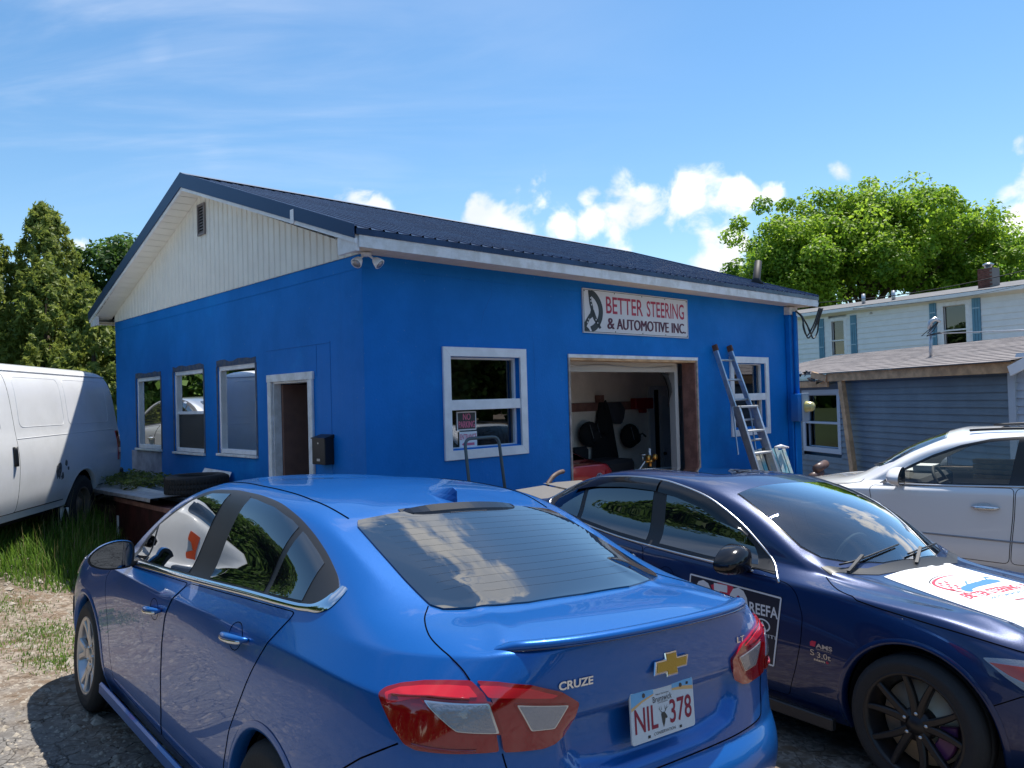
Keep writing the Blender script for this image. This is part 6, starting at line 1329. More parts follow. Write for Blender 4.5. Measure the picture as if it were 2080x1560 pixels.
for q_ in range(3):
    for s_, a_, b_ in (('&', .455, .59), ('AUTOMOTIVE', .645, 1.78), ('INC.', 1.86, 2.19)): sprint('lettering', *text_fit(s_, a_+.009*q_, b_+.009*q_, .062+.002*q_, .205), m_sm, .0135+.0004*q_)
for u in (.03, .62, 1.20, 1.72, 2.24):
    for v in (.03, SH-.03): obj('screw', MB().lathe([(0, -.016), (.008, -.015), (.009, -.012)], (u, 0, v), 'y', 8), m_sk, SG)
# window signs (front window)
NP = gthing('no_parking_sign', 'black NO PARKING sign with pink letters low in the left front window', 'sign', 1.205, .085, 1.478)
W1, H1 = .275, .205
obj('board', MB().box(0, W1, 0, .004, 0, H1), m_print_w if 'm_print_w' in globals() else m_white, NP)
def wprint(par, nm, V, T, m, off=.002):
    me = bpy.data.meshes.new(nm); me.from_pydata([(u, -off, v) for u, v in V], [], T); me.materials.append(m); return link(bpy.data.objects.new(nm, me), par)
m_pink = mat('faded_pink', (.68, .16, .26), .6)
wprint(NP, 'field', [(.014, .014), (W1-.014, .014), (W1-.014, H1-.014), (.014, H1-.014)], [(0, 1, 2, 3)], m_sk); wprint(NP, 'lettering', *text_fit('NO', .085, .19, .112, .182), m_pink, .003); wprint(NP, 'lettering', *text_fit('NO', .089, .194, .112, .182), m_pink, .0034); wprint(NP, 'lettering', *text_fit('PARKING', .026, .254, .028, .100), m_pink, .0034); wprint(NP, 'lettering', *text_fit('PARKING', .022, .25, .028, .100), m_pink, .003)
EN = gthing('entrance_sign', 'white ENTRANCE sign with a pink left arrow under the NO PARKING sign', 'sign', 1.235, .084, 1.283)
obj('board', MB().box(0, .25, 0, .003, 0, .18), m_white, EN); wprint(EN, 'lettering', *text_fit('ENTRANCE', .008, .242, .095, .155, bold=.02), m_pink); wprint(EN, 'arrow', [(.03, .045), (.085, .075), (.085, .058), (.21, .058), (.21, .030), (.085, .030), (.085, .012)], [tuple(range(7))], m_pink)
OP = gthing('open_sign', 'unlit oval OPEN sign hanging in the upper front window', 'sign', 1.58, .16, 2.02)
mb = MB(); V, T = earc(0, 360, .17, .10, 0, 0, .012, 40); c_, s_ = math.cos(R(-38)), math.sin(R(-38)); rt = lambda P: [(u*c_-v*s_, u*s_+v*c_) for u, v in P]
mo = mat('unlit_tube', (.13, .13, .14), .5); wprint(OP, 'oval_tube', rt(V), T, mo); V, T = earc(0, 360, .14, .075, 0, 0, .006, 40); wprint(OP, 'oval_tube', rt(V), T, mo)
V, T = text_fit('OPEN', -.105, .105, -.035, .035); wprint(OP, 'lettering', rt(V), T, mo, .003)
obj('backing', MB().prism(rt([(.175*math.cos(a), .105*math.sin(a)) for a in np.linspace(0, 6.283, 30)[:-1]]), 0, .012, lambda u, v, h: (u, h+.001, v)), mat('sign_back', (.03, .03, .034), .6), OP)
for z0, z1 in ((2.19, 2.20), (1.93, 1.99)): gone('hanging_wire', 'thin wire strung across the upper front window, '+('upper' if z0 > 2 else 'lower')+' one', 'wire', MB().tube([(1.1, .15, z0), (1.4, .14, z0-.02), (1.7, .14, z0-.01), (2.03, .15, z1)], .002, 4), m_steel)
gone('cloth_bundle', 'pale crumpled cloth behind the lower front window', 'cloth', MB().tube([(1.62, .5, 1.25), (1.58, .48, 1.38), (1.66, .5, 1.48), (1.60, .46, 1.58), (1.68, .52, 1.62)], [.14, .10, .07, .05, .02], 7), mat('pale_cloth', (.20, .21, .21), .8))
# flood lights under the corner of the eaves
FLT = gthing('flood_light', 'twin white flood lights under the near corner of the eaves', 'lamp', -.03, -.13, 3.235)
obj('base', MB().lathe([(0, 0), (.05, 0), (.05, -.03), (0, -.035)], n=14), m_white, FLT)
for dx, dy, az in ((-.06, .02, 200), (.07, -.03, -60)):
    ax = Vector((math.cos(R(az)), math.sin(R(az)), -.9)).normalized(); p = Vector((dx, dy, -.06)); mb = MB(); mb.tube([(dx*.3, dy*.3, -.02), p], .012, 6); obj('arm', mb, m_white, FLT)
    mb = MB(); mb.tube([p-ax*.015, p+ax*.01, p+ax*.04, p+ax*.075, p+ax*.08], [.012, .034, .046, .055, .053], 14); obj('lamp_head', mb, m_white, FLT)
    mb = MB(); mb.tube([p+ax*.0801, p+ax*.088, p+ax*.092], [.047, .03, .005], 12); obj('lamp_lens', mb, m_lclr if 'm_lclr' in globals() else m_steel, FLT)
# letter box
LB = gthing('letter_box', 'black wall letter box beside the doorway', 'letter box', 0, .585, 1.19)
obj('box', MB().box(-.11, -.002, 0, .26, 0, .27), m_black, LB, bevel=.006); obj('lid', MB().add([(-.118, -.006, .272), (-.118, .266, .272), (0, .266, .305), (0, -.006, .305), (-.118, -.006, .262), (-.118, .266, .262), (0, .266, .272), (0, -.006, .272)], [(0, 1, 2, 3), (4, 5, 1, 0), (5, 6, 2, 1), (4, 0, 3, 7)]), m_black, LB); obj('lock', MB().box(-.114, -.109, .12, .14, .21, .225), m_steel, LB); obj('name_slot', MB().box(-.1125, -.1095, .10, .16, .035, .06), m_alu, LB)
# meter, conduit, cable loops
MT = gthing('electric_meter', 'electric meter box with a yellowed glass dome at the right corner', 'meter', 8.28, -.10, 1.30)
obj('box', MB().box(0, .34, -.13, 0, 0, .46), m_wall, MT, bevel=.006); obj('cover', MB().box(.12, .36, -.145, -.131, -.01, .47), mat('grey_meter_cover', (.30, .36, .44), .5), MT, bevel=.004)
obj('meter_dome', MB().lathe([(.095, -.146), (.095, -.17), (.085, -.19), (.080, -.25), (.060, -.275), (0, -.28)], (.26, 0, .24), 'y', 22), mat('yellowed_glass', (.55, .50, .20), .15, coat=1.), MT)
gone('wall_conduit', 'blue painted conduit pipe running up the right corner of the garage', 'pipe', MB().tube([(8.45, -.13, 1.76), (8.45, -.13, 3.15)], .032, 10), m_wall)
gone('wall_conduit', 'thin blue painted pipe dropping below the meter box', 'pipe', MB().tube([(8.40, -.11, 1.29), (8.38, -.11, -.4)], .016, 8), m_wall)
for k, (x1, zl, xe) in enumerate(((8.50, 2.70, 8.86), (8.60, 2.78, 8.90), (8.68, 2.70, 8.93), (8.46, 2.74, 8.80))):
    pts = cr([(8.45, -.16, 3.16), (8.50+.01*k, -.24, 3.05), (x1+.02, -.27, zl+.14), (x1+.12, -.28, zl), (x1+.24, -.30, zl+.10), (xe+.0, -.33, 3.0), (xe+.06, -.38, 3.22)], 5)
    gone('service_cable', 'black service cable drooping in a loop below the right eave, loop %s' % ['nearest the wall', 'second from the wall', 'farthest right', 'shortest'][k], 'cable', MB().tube(pts, .013, 6), m_black, group='cable loops at the right eave')
# stack pipe on the roof
gone('roof_stack', 'leaning black stove pipe at the far end of the metal roof', 'pipe', MB().tube([(8.36, .50, 3.66), (8.37, .50, 3.78), (8.46, .50, 4.10)], [.15, .065, .06], 12), mat('stack_black', (.012, .014, .018), .6))
# ------------------------------------------------------------------ ladder
LD = gthing('folding_ladder', 'grey aluminium folding ladder leaning beside the right front window', 'ladder', 6.1, -.05, 2.5)
def lrail(a, b, w_=.032, dp=.075): mb = MB(); mb.bar(a, b, w_, dp, (0, -1, .35)); return obj('rail', mb, m_alu, LD, bevel=.004)
A0, A1 = Vector((.02, .02, 0)), Vector((-.02, -.95, -2.85)); B0, B1 = Vector((.43, .02, 0)), Vector((.52, -.95, -2.85))
lrail(A0, A1); lrail(B0, B1)
for k in range(9): t_ = .07+.105*k; a, b = A0.lerp(A1, t_), B0.lerp(B1, t_); mb = MB(); mb.tube([a, b], .017, 8); obj('rung', mb, m_alu, LD)
for p in (A0, B0): mb = MB(); mb.bar(p+Vector((0, .0, .03)), p+Vector((0, -.03, -.06)), .040, .082, (0, -1, .35)); obj('end_cap', mb, mat('rusty_cap', (.13, .06, .04), .7), LD, bevel=.005)
C0, C1 = Vector((-.10, -.40, -.90)), Vector((-.40, -1.18, -2.85)); E0, E1 = Vector((.38, -.40, -.90)), Vector((.12, -1.18, -2.85))
lrail(C0, C1, .045, .085); lrail(E0, E1, .045, .085)
for k in range(6):
    t_ = .0+.16*k+.02*(k > 0); a, b = C0.lerp(C1, t_), E0.lerp(E1, t_); mb = MB(); mb.box(0, 1, 0, 1, 0, 1); mb = MB(); mb.bar(a, b, .095 if k else .14, .028, (0, 0, 1)); obj('tread', mb, mat('worn_aluminium', (.60, .60, .60), .5, metal=.5), LD, bevel=.003)
for a, b in ((C0+Vector((0, .08, 0)), C0.lerp(C1, .4)+Vector((0, .25, .1))), (E0+Vector((0, .08, 0)), E0.lerp(E1, .4)+Vector((0, .25, .1)))): mb = MB(); mb.bar(a, b, .012, .03); obj('hinge_arm', mb, m_alu, LD)
# ------------------------------------------------------------------ hand truck
HT = gthing('hand_truck', 'grey steel hand truck standing against the wall below the left front window', 'trolley', 1.22, -.30, -.25)
obj('frame', MB().tube(rnd([(-.25, -.22, .02), (-.235, .0, 1.66), (.235, .0, 1.66), (.25, -.22, .02)], .09, False), .017, 8), mat('grey_green_tube', (.10, .13, .14), .4, metal=.4), HT)
for z_ in (.3, .7, 1.05): obj('cross_bar', MB().tube([(-.24, -.2+.13*z_, z_), (.24, -.2+.13*z_, z_)], .012, 6), MATS['grey_green_tube'], HT)
obj('toe_plate', MB().box(-.24, .24, -.45, -.2, .01, .02), MATS['grey_green_tube'], HT)
for x in (-.30, .30): obj('wheel', MB().lathe([(0, -.03), (.11, -.03), (.13, -.015), (.13, .015), (.11, .03), (0, .03)], (x, -.13, .13), 'x', 20), m_rubber, HT)
# bench with body panels and a tail pipe, between the cars and the wall
BN = gthing('steel_bench', 'low steel bench in front of the wall right of the hand truck', 'bench', 1.75, -.85, -.3)
obj('top', MB().box(-.55, .55, -.35, .35, 1.10, 1.13), m_dark, BN)
for x in (-.5, .5):
    for y in (-.3, .3): obj('leg', MB().box(x-.02, x+.02, y-.02, y+.02, 0, 1.10), m_alu, BN)
gone('body_panel', 'left of two curled grey sheet metal panels lying on the bench', 'panel', MB().add([(1.22, -1.15, .835), (1.72, -1.2, .845), (1.66, -.75, .90), (1.30, -.7, .885), (1.22, -1.15, .83), (1.72, -1.2, .84)], [(0, 1, 2, 3), (4, 5, 1, 0)]), mat('grey_panel', (.14, .135, .13), .5))
gone('body_panel', 'right of two curled grey sheet metal panels lying on the bench', 'panel', MB().add([(1.74, -1.15, .86), (2.22, -1.1, .835), (2.24, -.75, .90), (1.70, -.7, .915), (1.95, -1.12, .84)], [(0, 4, 2, 3), (4, 1, 2)]), MATS['grey_panel'])
gone('tail_pipe', 'bent rusty brown tail pipe sticking up from the bench', 'pipe', MB().tube(cr([(1.75, -.72, .90), (1.86, -.70, .97), (2.0, -.66, 1.0), (2.10, -.62, 1.00)], 5), .024, 12, cap=False), mat('rusty_pipe', (.10, .065, .055), .6, var=.3, vscale=10))
# picket bundle
PK = ['white and turquoise', 'white, narrow', 'dark weathered', 'white with turquoise foot', 'white, turquoise lower half', 'cream and blue', 'turquoise topped', 'white, last']
for k in range(8):
    x = 6.16+.118*k; mb = MB(); a = Vector((x, -.62, .97+.02*((k*7) % 3)-.008*k)); b = Vector((x+.05, -1.02, -.38)); mb.bar(b, a, .092, .02, (0, -1, .3))
    mm = mat('picket_paint_%s' % 'abc'[k % 3], [(.52, .50, .44), (.60, .56, .48), (.50, .50, .50)][k % 3], .7, bump=.5, bscale=20, col2=(.10, .36, .46), vscale=[2.4, 3.1, 2.7][k % 3]) if k != 2 else mat('dark_weathered_picket', (.08, .09, .10), .8)
    gone('fence_picket', 'fence picket by the ladder, %s from left, %s' % (['one', 'two', 'three', 'four', 'five', 'six', 'seven', 'eight'][k], PK[k]), 'picket', mb, mm, bevel=.003, group='loose pickets leaning by the ladder')
mb = MB(); mb.tube([(6.66, -.66, .98), (6.78, -.70, .99), (6.90, -.66, .975), (7.0, -.7, .96)], [.015, .03, .028, .012], 7); gone('white_rag', 'white rag draped on top of the fence pickets', 'cloth', mb, m_white)
for k, (x, z_, lb) in enumerate(((7.72, .62, 'upper'), (7.55, .50, 'lower'))): gone('brown_pipe', '%s of two fat brown pipes stacked right of the pickets' % lb, 'pipe', MB().tube([(x-.35, -.95, z_), (x+.25, -.80, z_+.02)], .065, 14), mat('brown_pipe', (.13, .085, .075), .35))
gone('pipe_stand', 'rough timber crate under the brown pipes', 'crate', MB().box(7.15, 7.95, -1.1, -.6, -.5, .43), m_redwood, bevel=.01)
# ------------------------------------------------------------------ inside the bay
gone('wall_shelf', 'long dark timber coat rail across the back wall of the bay', 'shelf', MB().box(5.0, 7.24, 2.06, 2.099, 1.57, 1.71), m_redwood, bevel=.004)
gone('red_tool_box', 'red tool box fixed at the right end of the coat rail', 'box', MB().box(6.72, 7.22, 1.93, 2.055, 1.57, 1.76).box(6.93, 7.05, 1.95, 2.05, 1.50, 1.569), mat('red_enamel', (.30, .01, .015), .4), bevel=.01)
def drape(name, label, cat, prof, y, m, seed):
    """hanging cloth: profile [(z, x0, x1, bulge)]"""
    rr = random.Random(seed); vs = []; K = 9
    for z_, a, b, bl in prof:
        for k in range(K): t_ = k/(K-1); vs.append((a+(b-a)*t_+rr.uniform(-.01, .01), y-bl*math.sin(math.pi*t_)**.7-.03*math.sin(t_*14+seed+z_*3), z_+rr.uniform(-.01, .01)))
    mb = MB(); mb.smooth = True; mb.add(vs, [(i*K+k, i*K+k+1, (i+1)*K+k+1, (i+1)*K+k) for i in range(len(prof)-1) for k in range(K-1)]); return gone(name, label, cat, mb, m)
m_cloth = mat('black_cloth', (.012, .013, .016), .9)
drape('hanging_coat', 'long black coat hanging from the coat rail', 'coat', [(1.74, 5.88, 6.02, .05), (1.62, 5.84, 6.06, .10), (1.35, 5.78, 6.14, .14), (1.05, 5.70, 6.22, .16), (.78, 5.66, 6.30, .17), (.66, 5.72, 6.22, .12)], 2.04, m_cloth, 1)
drape('grey_jacket', 'short dark grey jacket on the rail beside the black coat', 'jacket', [(1.70, 6.05, 6.40, .06), (1.58, 6.02, 6.52, .10), (1.42, 6.10, 6.48, .10), (1.34, 6.2, 6.42, .05)], 2.04, mat('grey_cloth', (.06, .065, .085), .9), 2)
gone('wooden_block', 'small dark block standing on the coat rail', 'block', MB().box(5.82, 5.93, 1.98, 2.08, 1.711, 1.83), m_redwood)
for k, (x, z_, lb) in enumerate(((5.50, 1.20, 'left'), (6.55, 1.12, 'right'))):
    BG = gthing('black_backpack', 'black backpack with pale straps hanging on the %s of the coat' % lb, 'bag', x, 1.95, z_, group='black backpacks on the back wall')
    obj('bag_body', MB().sphere((0, 0, 0), .21, 14, 9, (1.05, .55, 1.0)), m_cloth, BG); obj('bag_pocket', MB().sphere((.04, -.09, -.03), .13, 12, 7, (1, .5, .9)), m_cloth, BG)
    for dx in (-.13, .05): obj('strap', MB().bar((dx, -.13, .16), (dx+.07, -.14, -.06), .012, .004, (0, -1, 0)), m_alu, BG)
    obj('loose_strap', MB().tube([(.19, -.05, .0), (.27, -.06, .03), (.36, -.06, -.03)], [.015, .012, .02], 6), m_cloth, BG)
IDR = bpy.data.objects.new('inner_door_frame', None); COL.objects.link(IDR); IDR.parent = G
m_idr = mat('grey_inner_door', (.60, .58, .60), .5)
for a, b, c, d in ((7.28, 7.42, FL, 1.90), (8.30, 8.41, FL, 1.90)): obj('jamb', MB().box(a, b, 2.06, 2.099, c, d), m_idr, IDR)
obj('head', MB().box(7.28, 8.41, 2.06, 2.099, 1.901, 1.97), m_idr, IDR); obj('dark_gap', MB().box(7.42, 7.58, 2.085, 2.0995, FL, 1.90), m_dark, IDR)
idl = obj('inner_door', MB().box(7.58, 8.30, 2.07, 2.095, FL, 1.90), m_idr, G)
for a, b, c, d in ((7.66, 8.22, 1.05, 1.80), (7.66, 8.22, .1, .85)): obj('door_panel', MB().box(a, b, 2.060, 2.071, c, d), m_idr, idl, bevel=.008)
obj('door_knob', MB().sphere((7.66, 2.03, .74), .035), m_black, idl)
gone('black_work_seat', 'low black padded bench in the shade of the bay', 'bench', MB().box(4.55, 5.35, .9, 1.5, FL, .86).box(4.6, 5.0, 1.5, 1.6, FL, 1.05), m_cloth, bevel=.05)
RG = gthing('gas_regulator', 'brass gas regulator with white knob on top of a cylinder in the bay', 'regulator', 5.22, .55, .66); m_brass = mat('brass', (.62, .32, .08), .3, metal=.9)
obj('cylinder', MB().lathe([(0, -.84), (.11, -.84), (.11, -.05), (.06, .06), (.035, .10), (.0, .11)], n=20), mat('dark_green_cylinder', (.03, .05, .05), .4), RG)
obj('valve_body', MB().lathe([(.03, .10), (.03, .16), (.045, .17), (.045, .20), (0, .21)], n=14).tube([(-.10, 0, .18), (.10, 0, .18)], .022, 10), m_brass, RG)
for dx in (-.09, .07): obj('gauge', MB().lathe([(0, -.03), (.04, -.03), (.045, -.02), (.045, .015), (0, .02)], (dx, -.04, .235), 'y', 18), m_brass, RG)
obj('knob', MB().lathe([(.018, .21), (.018, .36), (0, .365)], n=10), m_white, RG); obj('hand_wheel', MB().lathe([(.045, .275), (.055, .285), (.045, .295), (0, .29)], (-.17, 0, 0), n=14).tube([(-.17, 0, .18), (-.17, 0, .28)], .01, 6), m_steel, RG)
obj('hose', MB().tube(cr([(-.12, 0, .18), (-.22, -.05, .16), (-.34, -.02, .02), (-.36, .05, -.2)], 5), .010, 6), m_print_w if 'm_print_w' in globals() else m_white, RG)
# ------------------------------------------------------------------ junk along the gable wall (local: -x is out from the wall, y along it)
CTB = gthing('red_trailer_box', 'dark red steel box half hidden in the tall grass by the gable wall', 'box', -.62, 3.35, -.2)
obj('box', MB().box(-.42, .40, -1.15, .75, .0, .93), mat('dark_red_steel', (.040, .007, .008), .6, var=.4, vscale=4), CTB, bevel=.01)
obj('edge_rail', MB().bar((-.43, -1.15, .90), (-.43, .75, .90), .02, .05), m_redwood, CTB); obj('reflector_strip', MB().box(-.432, -.421, .62, .67, .42, .70), m_white, CTB)
rr = random.Random(3)
SHN = ['uppermost dark blue', 'second', 'third, twisted', 'lowest']
for k in range(4):
    y0, y1 = 2.35+rr.uniform(0, .3), 5.9+rr.uniform(-.3, .3); x0, x1 = -.30-.20*k+rr.uniform(-.05, .05), -.62-.18*k; z_ = .775+.022*k+rr.uniform(-.004, .004); tw = rr.uniform(-.03, .03)
    mb = MB(); mb.add([(x0, y0, z_), (x1, y0+.1, z_-.015), (x1, y1, z_-.04-tw), (x0, y1-.1, z_+.02+tw), (x1-.006, y0+.1, z_-.055), (x1-.006, y1, z_-.08-tw)], [(0, 1, 2, 3), (1, 4, 5, 2)])
    gone('metal_flashing', '%s sheet of bent metal flashing laid over the red box' % SHN[k], 'sheet', mb, mat('blue_grey_flashing', (.06, .09, .14), .35, metal=.4) if k % 2 == 0 else m_alu, group='bent flashing sheets on the box')
gone('timber_offcut', 'pale corrugated offcut propped against the wall beside the tyre', 'board', MB().add([(-.12, 2.95, .83), (-.16, 3.75, .85), (-.05, 3.75, 1.02), (-.03, 2.98, 1.0)], [(0, 1, 2, 3)]), m_peel)
gone('scrap_heap_base', 'rusty scrap and planks heaped beyond the red box', 'scrap', MB().box(-1.1, -.15, 4.3, 5.9, -.4, .60).bar((-1.2, 4.2, .3), (-1.1, 6.2, .5), .1, .12).bar((-1.3, 4.4, .1), (-.9, 6.0, .62), .08, .05), mat('rusty_scrap', (.07, .04, .025), .9, var=.6, vscale=5), bevel=.01)
n = 3200; rg = np.random.default_rng(12); Pl = np.c_[rg.uniform(-1.0, -.25, n), rg.uniform(3.7, 6.0, n), rg.uniform(.82, .93, n)]; Nn = rg.normal(size=(n, 3))+np.array([0, 0, 2]); Nn /= np.linalg.norm(Nn, axis=1)[:, None]
V, F, to = leaves(Pl, Nn, rg.uniform(.014, .036, n), rg.random(n), rg, .5); mo_ = fastmesh('moss_litter', V, F, leafmat('moss', (.10, .12, .06), (.20, .26, .05), (1, 1)), col=to, label='green moss and leaf litter scattered on the flashing sheets', category='moss', kind='stuff'); mo_.matrix_world = GM
TY = gthing('spare_tyre', 'worn black tyre lying flat on the flashing sheets beside the doorway', 'tyre', -.60, 2.62, .815)
prof = [(.20, .03), (.215, .0), (.30, -.005), (.335, .01), (.345, .05), (.345, .07), (.337, .072), (.337, .08), (.345, .082), (.345, .128), (.337, .13), (.337, .138), (.345, .14), (.345, .165), (.335, .205), (.30, .222), (.215, .218), (.20, .185), (.215, .17), (.30, .18), (.31, .11), (.30, .04), (.215, .045)]
obj('tyre_casing', MB().lathe(prof, n=56, closed=True), m_rubber, TY)
for k in range(60):
    a = 2*math.pi*k/60; c_, s_ = math.cos(a), math.sin(a); mb = MB(); mb.add([(.3455*c_, .3455*s_, .02), (.3455*math.cos(a+.04), .3455*math.sin(a+.04), .02), (.3455*math.cos(a+.04), .3455*math.sin(a+.04), .2), (.3455*c_, .3455*s_, .2), (.352*math.cos(a+.01), .352*math.sin(a+.01), .03), (.352*math.cos(a+.03), .352*math.sin(a+.03), .03), (.352*math.cos(a+.03), .352*math.sin(a+.03), .19), (.352*math.cos(a+.01), .352*math.sin(a+.01), .19)], [(4, 5, 6, 7), (0, 4, 7, 3), (1, 2, 6, 5), (0, 1, 5, 4), (3, 7, 6, 2)]); 
    if k == 0: tb = obj('tread_block', mb, m_rubber, TY)
    else: d_ = dupe(tb, TY); d_.rotation_euler = (0, 0, a)
gone('white_bag', 'white plastic sack slumped against the end of the red box', 'sack', MB().tube([(-.98, 2.02, -.26), (-.95, 2.05, -.12), (-1.0, 2.08, .12), (-.93, 2.04, .34), (-.97, 2.10, .52), (-.92, 2.08, .66), (-.88, 2.1, .74), (-.84, 2.12, .80)], [.20, .27, .25, .22, .23, .17, .08, .05], 14), mat('sack_white', (.38, .40, .48), .6, bump=.8, bscale=9))
# things seen dimly through the doorway
gone('inner_shelf', 'white wire shelf with small boxes inside the doorway', 'shelf', MB().box(.9, 1.3, 2.3, 3.3, .28, .30).box(1.0, 1.2, 2.5, 2.75, .301, .46).box(1.02, 1.2, 2.95, 3.05, .301, .40), mat('dusty_white', (.22, .22, .23), .7))
# ================================================================== OTHER VEHICLES
# ------------------------------------------------------------------ white SUV
ZS = smoothtab([(0, .02), (.22, .30), (.36, .46), (.54, .66), (.70, .84), (.84, .99), (.925, 1.06), (1.0, 1.13), (1.15, 1.26), (1.30, 1.45), (1.45, 1.635), (1.475, 1.665)])
XS = smoothtab([(-.02, -.02), (.3, .10), (.55, .25), (.85, .40), (1.17, .62), (1.40, .9), (1.9, 1.75), (2.46, 2.60), (3.29, 3.42), (3.62, 3.70), (3.736, 3.86), (4.66, 4.80)])
def suvw(x, y, z):
    xx = XS(x) if z > .98 else XS(x)*(.0+(z-.5)/.48 if z > .5 else 0)+(x*1.03)*(1-((z-.5)/.48 if z > .5 else 0)); return (xx, y*1.065, ZS(z))
SF_W = Surf(SED, 3, [(6, 0, 7, .4), (5, 3, 13, .3)], warpf=suvw)
yaw = R(139); M_W = car_matrix(6.82, 6.55, yaw, flat=-.27)
WT = thing('white_suv', 'white sport utility car side on at the right edge, driver window open to view', 'car', M=M_W)
FWc, RWc = (3.90, .37), (1.02, .37)
cage = [[suvw(*p) for p in r] for r in SED]
WTp = [(3.22, 1.20), (3.05, 1.30), (2.85, 1.405), (2.60, 1.505), (2.35, 1.565), (2.10, 1.590), (1.9, 1.598), (1.5, 1.59), (1.1, 1.56), (.8, 1.48)]; WB = [(3.30, 1.115), (3.1, 1.12), (2.6, 1.13), (2.1, 1.145), (1.5, 1.17), (1.0, 1.20), (.7, 1.26)]
wtop, wbot = zline(WTp), zline(WB)
fwin = pane_poly(wtop, wbot, (3.10, 3.18), (2.12, 2.20), .025, .012); rwin = pane_poly(wtop, wbot, (2.02, 2.08), (1.0, 1.0), .025, .012)
wsw = [(3.58, 0), (3.53, .3), (3.42, .55), (3.25, .66), (2.95, .64), (2.76, .60), (2.80, .3), (2.82, 0)]; wsw = wsw+[(x, -y) for x, y in wsw[::-1] if y > 0]
body(SF_W, 'body', paint_w, WT, arch_cut(*FWc, .42)+arch_cut(*RWc, .42)+[(fwin, (0, 2), lambda C: np.abs(C[:, 1]) > .3), (rwin, (0, 2), lambda C: np.abs(C[:, 1]) > .3), ([((x-3.17)*.93+3.17, y*.93) for x, y in wsw], (0, 1), lambda C: C[:, 2] > 1.1)])
m_wg = glassmat('suv_glass', (.86, .90, .88), .8); m_wgd = glassmat('suv_dark_glass', (.05, .055, .06), 1.6)
patch(SF_W, 'windscreen', [(x, y, 0) for x, y in wsw], (0, 0, -1), .002, m_wg, WT, step=.07, thick=-.0015)
for s in (1, -1):
    d = (0, -s, 0)
    patch(SF_W, 'window_surround', S([(3.34, 1.11)]+WTp+WB[::-1]), d, .003, m_satblk, WT, holes=[S(fwin), S(rwin)], step=.04)
    patch(SF_W, 'front_door_glass', S(fwin), d, .001, m_wg, WT, step=.05, thick=-.0008); patch(SF_W, 'rear_door_glass', S(rwin), d, .001, m_wgd, WT, step=.05, thick=-.0008)
    for (cx, cz) in (FWc, RWc): arch(SF_W, WT, cx, cz, .42, paint_w, s, m_dark); wheel(WT, cx, s*.82, cz, s, .37, .25, .245, m_rimc, m_rubber, 'five')
    fd = [(3.42, 1.09), (3.40, .95), (3.38, .70), (3.33, .46), (2.22, .42), (2.20, .62), (2.17, .86), (2.15, 1.12), (2.7, 1.11), (3.25, 1.09)]; rd = [(2.135, 1.12), (2.155, .86), (2.185, .62), (2.205, .42), (1.50, .42), (1.44, .60), (1.30, .85), (1.05, 1.12), (1.6, 1.14)]
    fdo = patch(SF_W, 'front_door', rnd(S(fd), .05), d, .0025, paint_w, WT, step=.05); rdo = patch(SF_W, 'rear_door', rnd(S(rd), .05), d, .0025, paint_w, WT, step=.05)
    for o_, dd in ((fdo, fd), (rdo, rd)):
        P_ = rnd(S(dd), .05); obj('panel_gap', MB().tube(onbody(SF_W, _res_open(P_+[P_[0]], .05), d, .001), .0035, 6), m_gap, o_)
    handle(SF_W, fdo, 2.50, .935, 2.27, .935, s, m_chrome, m_chrome)
    q = onbody(SF_W, _res_open(S([(3.36, .66), (2.8, .645), (2.2, .63), (1.5, .625)]), .06), d, .003); obj('door_moulding', MB().tube(q, .009, 6), mat('grey_moulding', (.28, .28, .30), .4), WT)
    q = onbody(SF_W, _res_open(S([(3.30, 1.105), (2.6, 1.118), (2.1, 1.133), (1.5, 1.158), (1.0, 1.19)]), .06), d, .004); obj('sill_strip', MB().tube(q, .010, 6), m_satchr, WT)
    mr = mirror(WT, 3.10, s*1.0, 1.20, s, paint_w, sc=1.0, arm_to=(.04, s*-.14, -.07)); obj('turn_signal', MB().box(.07, .10, s*.02-.04, s*.02+.04, .0, .02), m_lclr, mr)
    q = [SF_W.hit(p, (0, 0, -1)) for p in _res_open([(2.55, s*.60, 0), (2.0, s*.62, 0), (1.3, s*.60, 0)], .1)]; obj('roof_rail', MB().tube([l+n_*.03 for l, n_ in q], .014, 6), m_satblk, WT)
patch(SF_W, 'sunroof', rnd([(2.35, .38, 0), (2.35, -.38, 0), (1.5, -.38, 0), (1.5, .38, 0)], .06), (0, 0, -1), .004, m_tint, WT, step=.08)
obj('underbody', MB().box(.4, 4.4, -.78, .78, .24, .42), m_dark, WT); obj('cabin_floor', MB().box(.5, 3.4, -.78, .78, .5, .55), m_interior, WT)
obj('dashboard', MB().box(2.98, 3.40, -.66, .66, .85, 1.14).box(2.80, 3.0, -.12, .12, .6, 1.02), m_interior, WT, bevel=.04)
for y in (.38, -.38):
    st = obj('seat', MB().box(2.02, 2.18, y-.25, y+.25, .6, 1.22).box(2.1, 2.6, y-.25, y+.25, .6, .78), mat('beige_leather', (.32, .27, .19), .6), WT, bevel=.05); obj('headrest', MB().box(2.04, 2.14, y-.13, y+.13, 1.23, 1.42), MATS['beige_leather'], st, bevel=.04)
obj('rear_seat', MB().box(1.1, 1.3, -.68, .68, .6, 1.25), MATS['beige_leather'], WT, bevel=.05)
obj('steering_wheel', MB().tube([(2.86+.08*math.sin(a), .38+.19*math.cos(a), 1.08+.17*math.sin(a)) for a in np.linspace(0, 2*math.pi, 24, endpoint=False)], .017, 6, closed=True).bar((2.86, .20, 1.08), (2.86, .56, 1.08), .03, .05).bar((3.0, .38, 1.03), (2.86, .38, 1.08), .05, .05), m_interior, WT)
obj('rear_view_mirror', MB().box(2.78, 2.81, -.13, .13, 1.46, 1.53), m_interior, WT, bevel=.01)
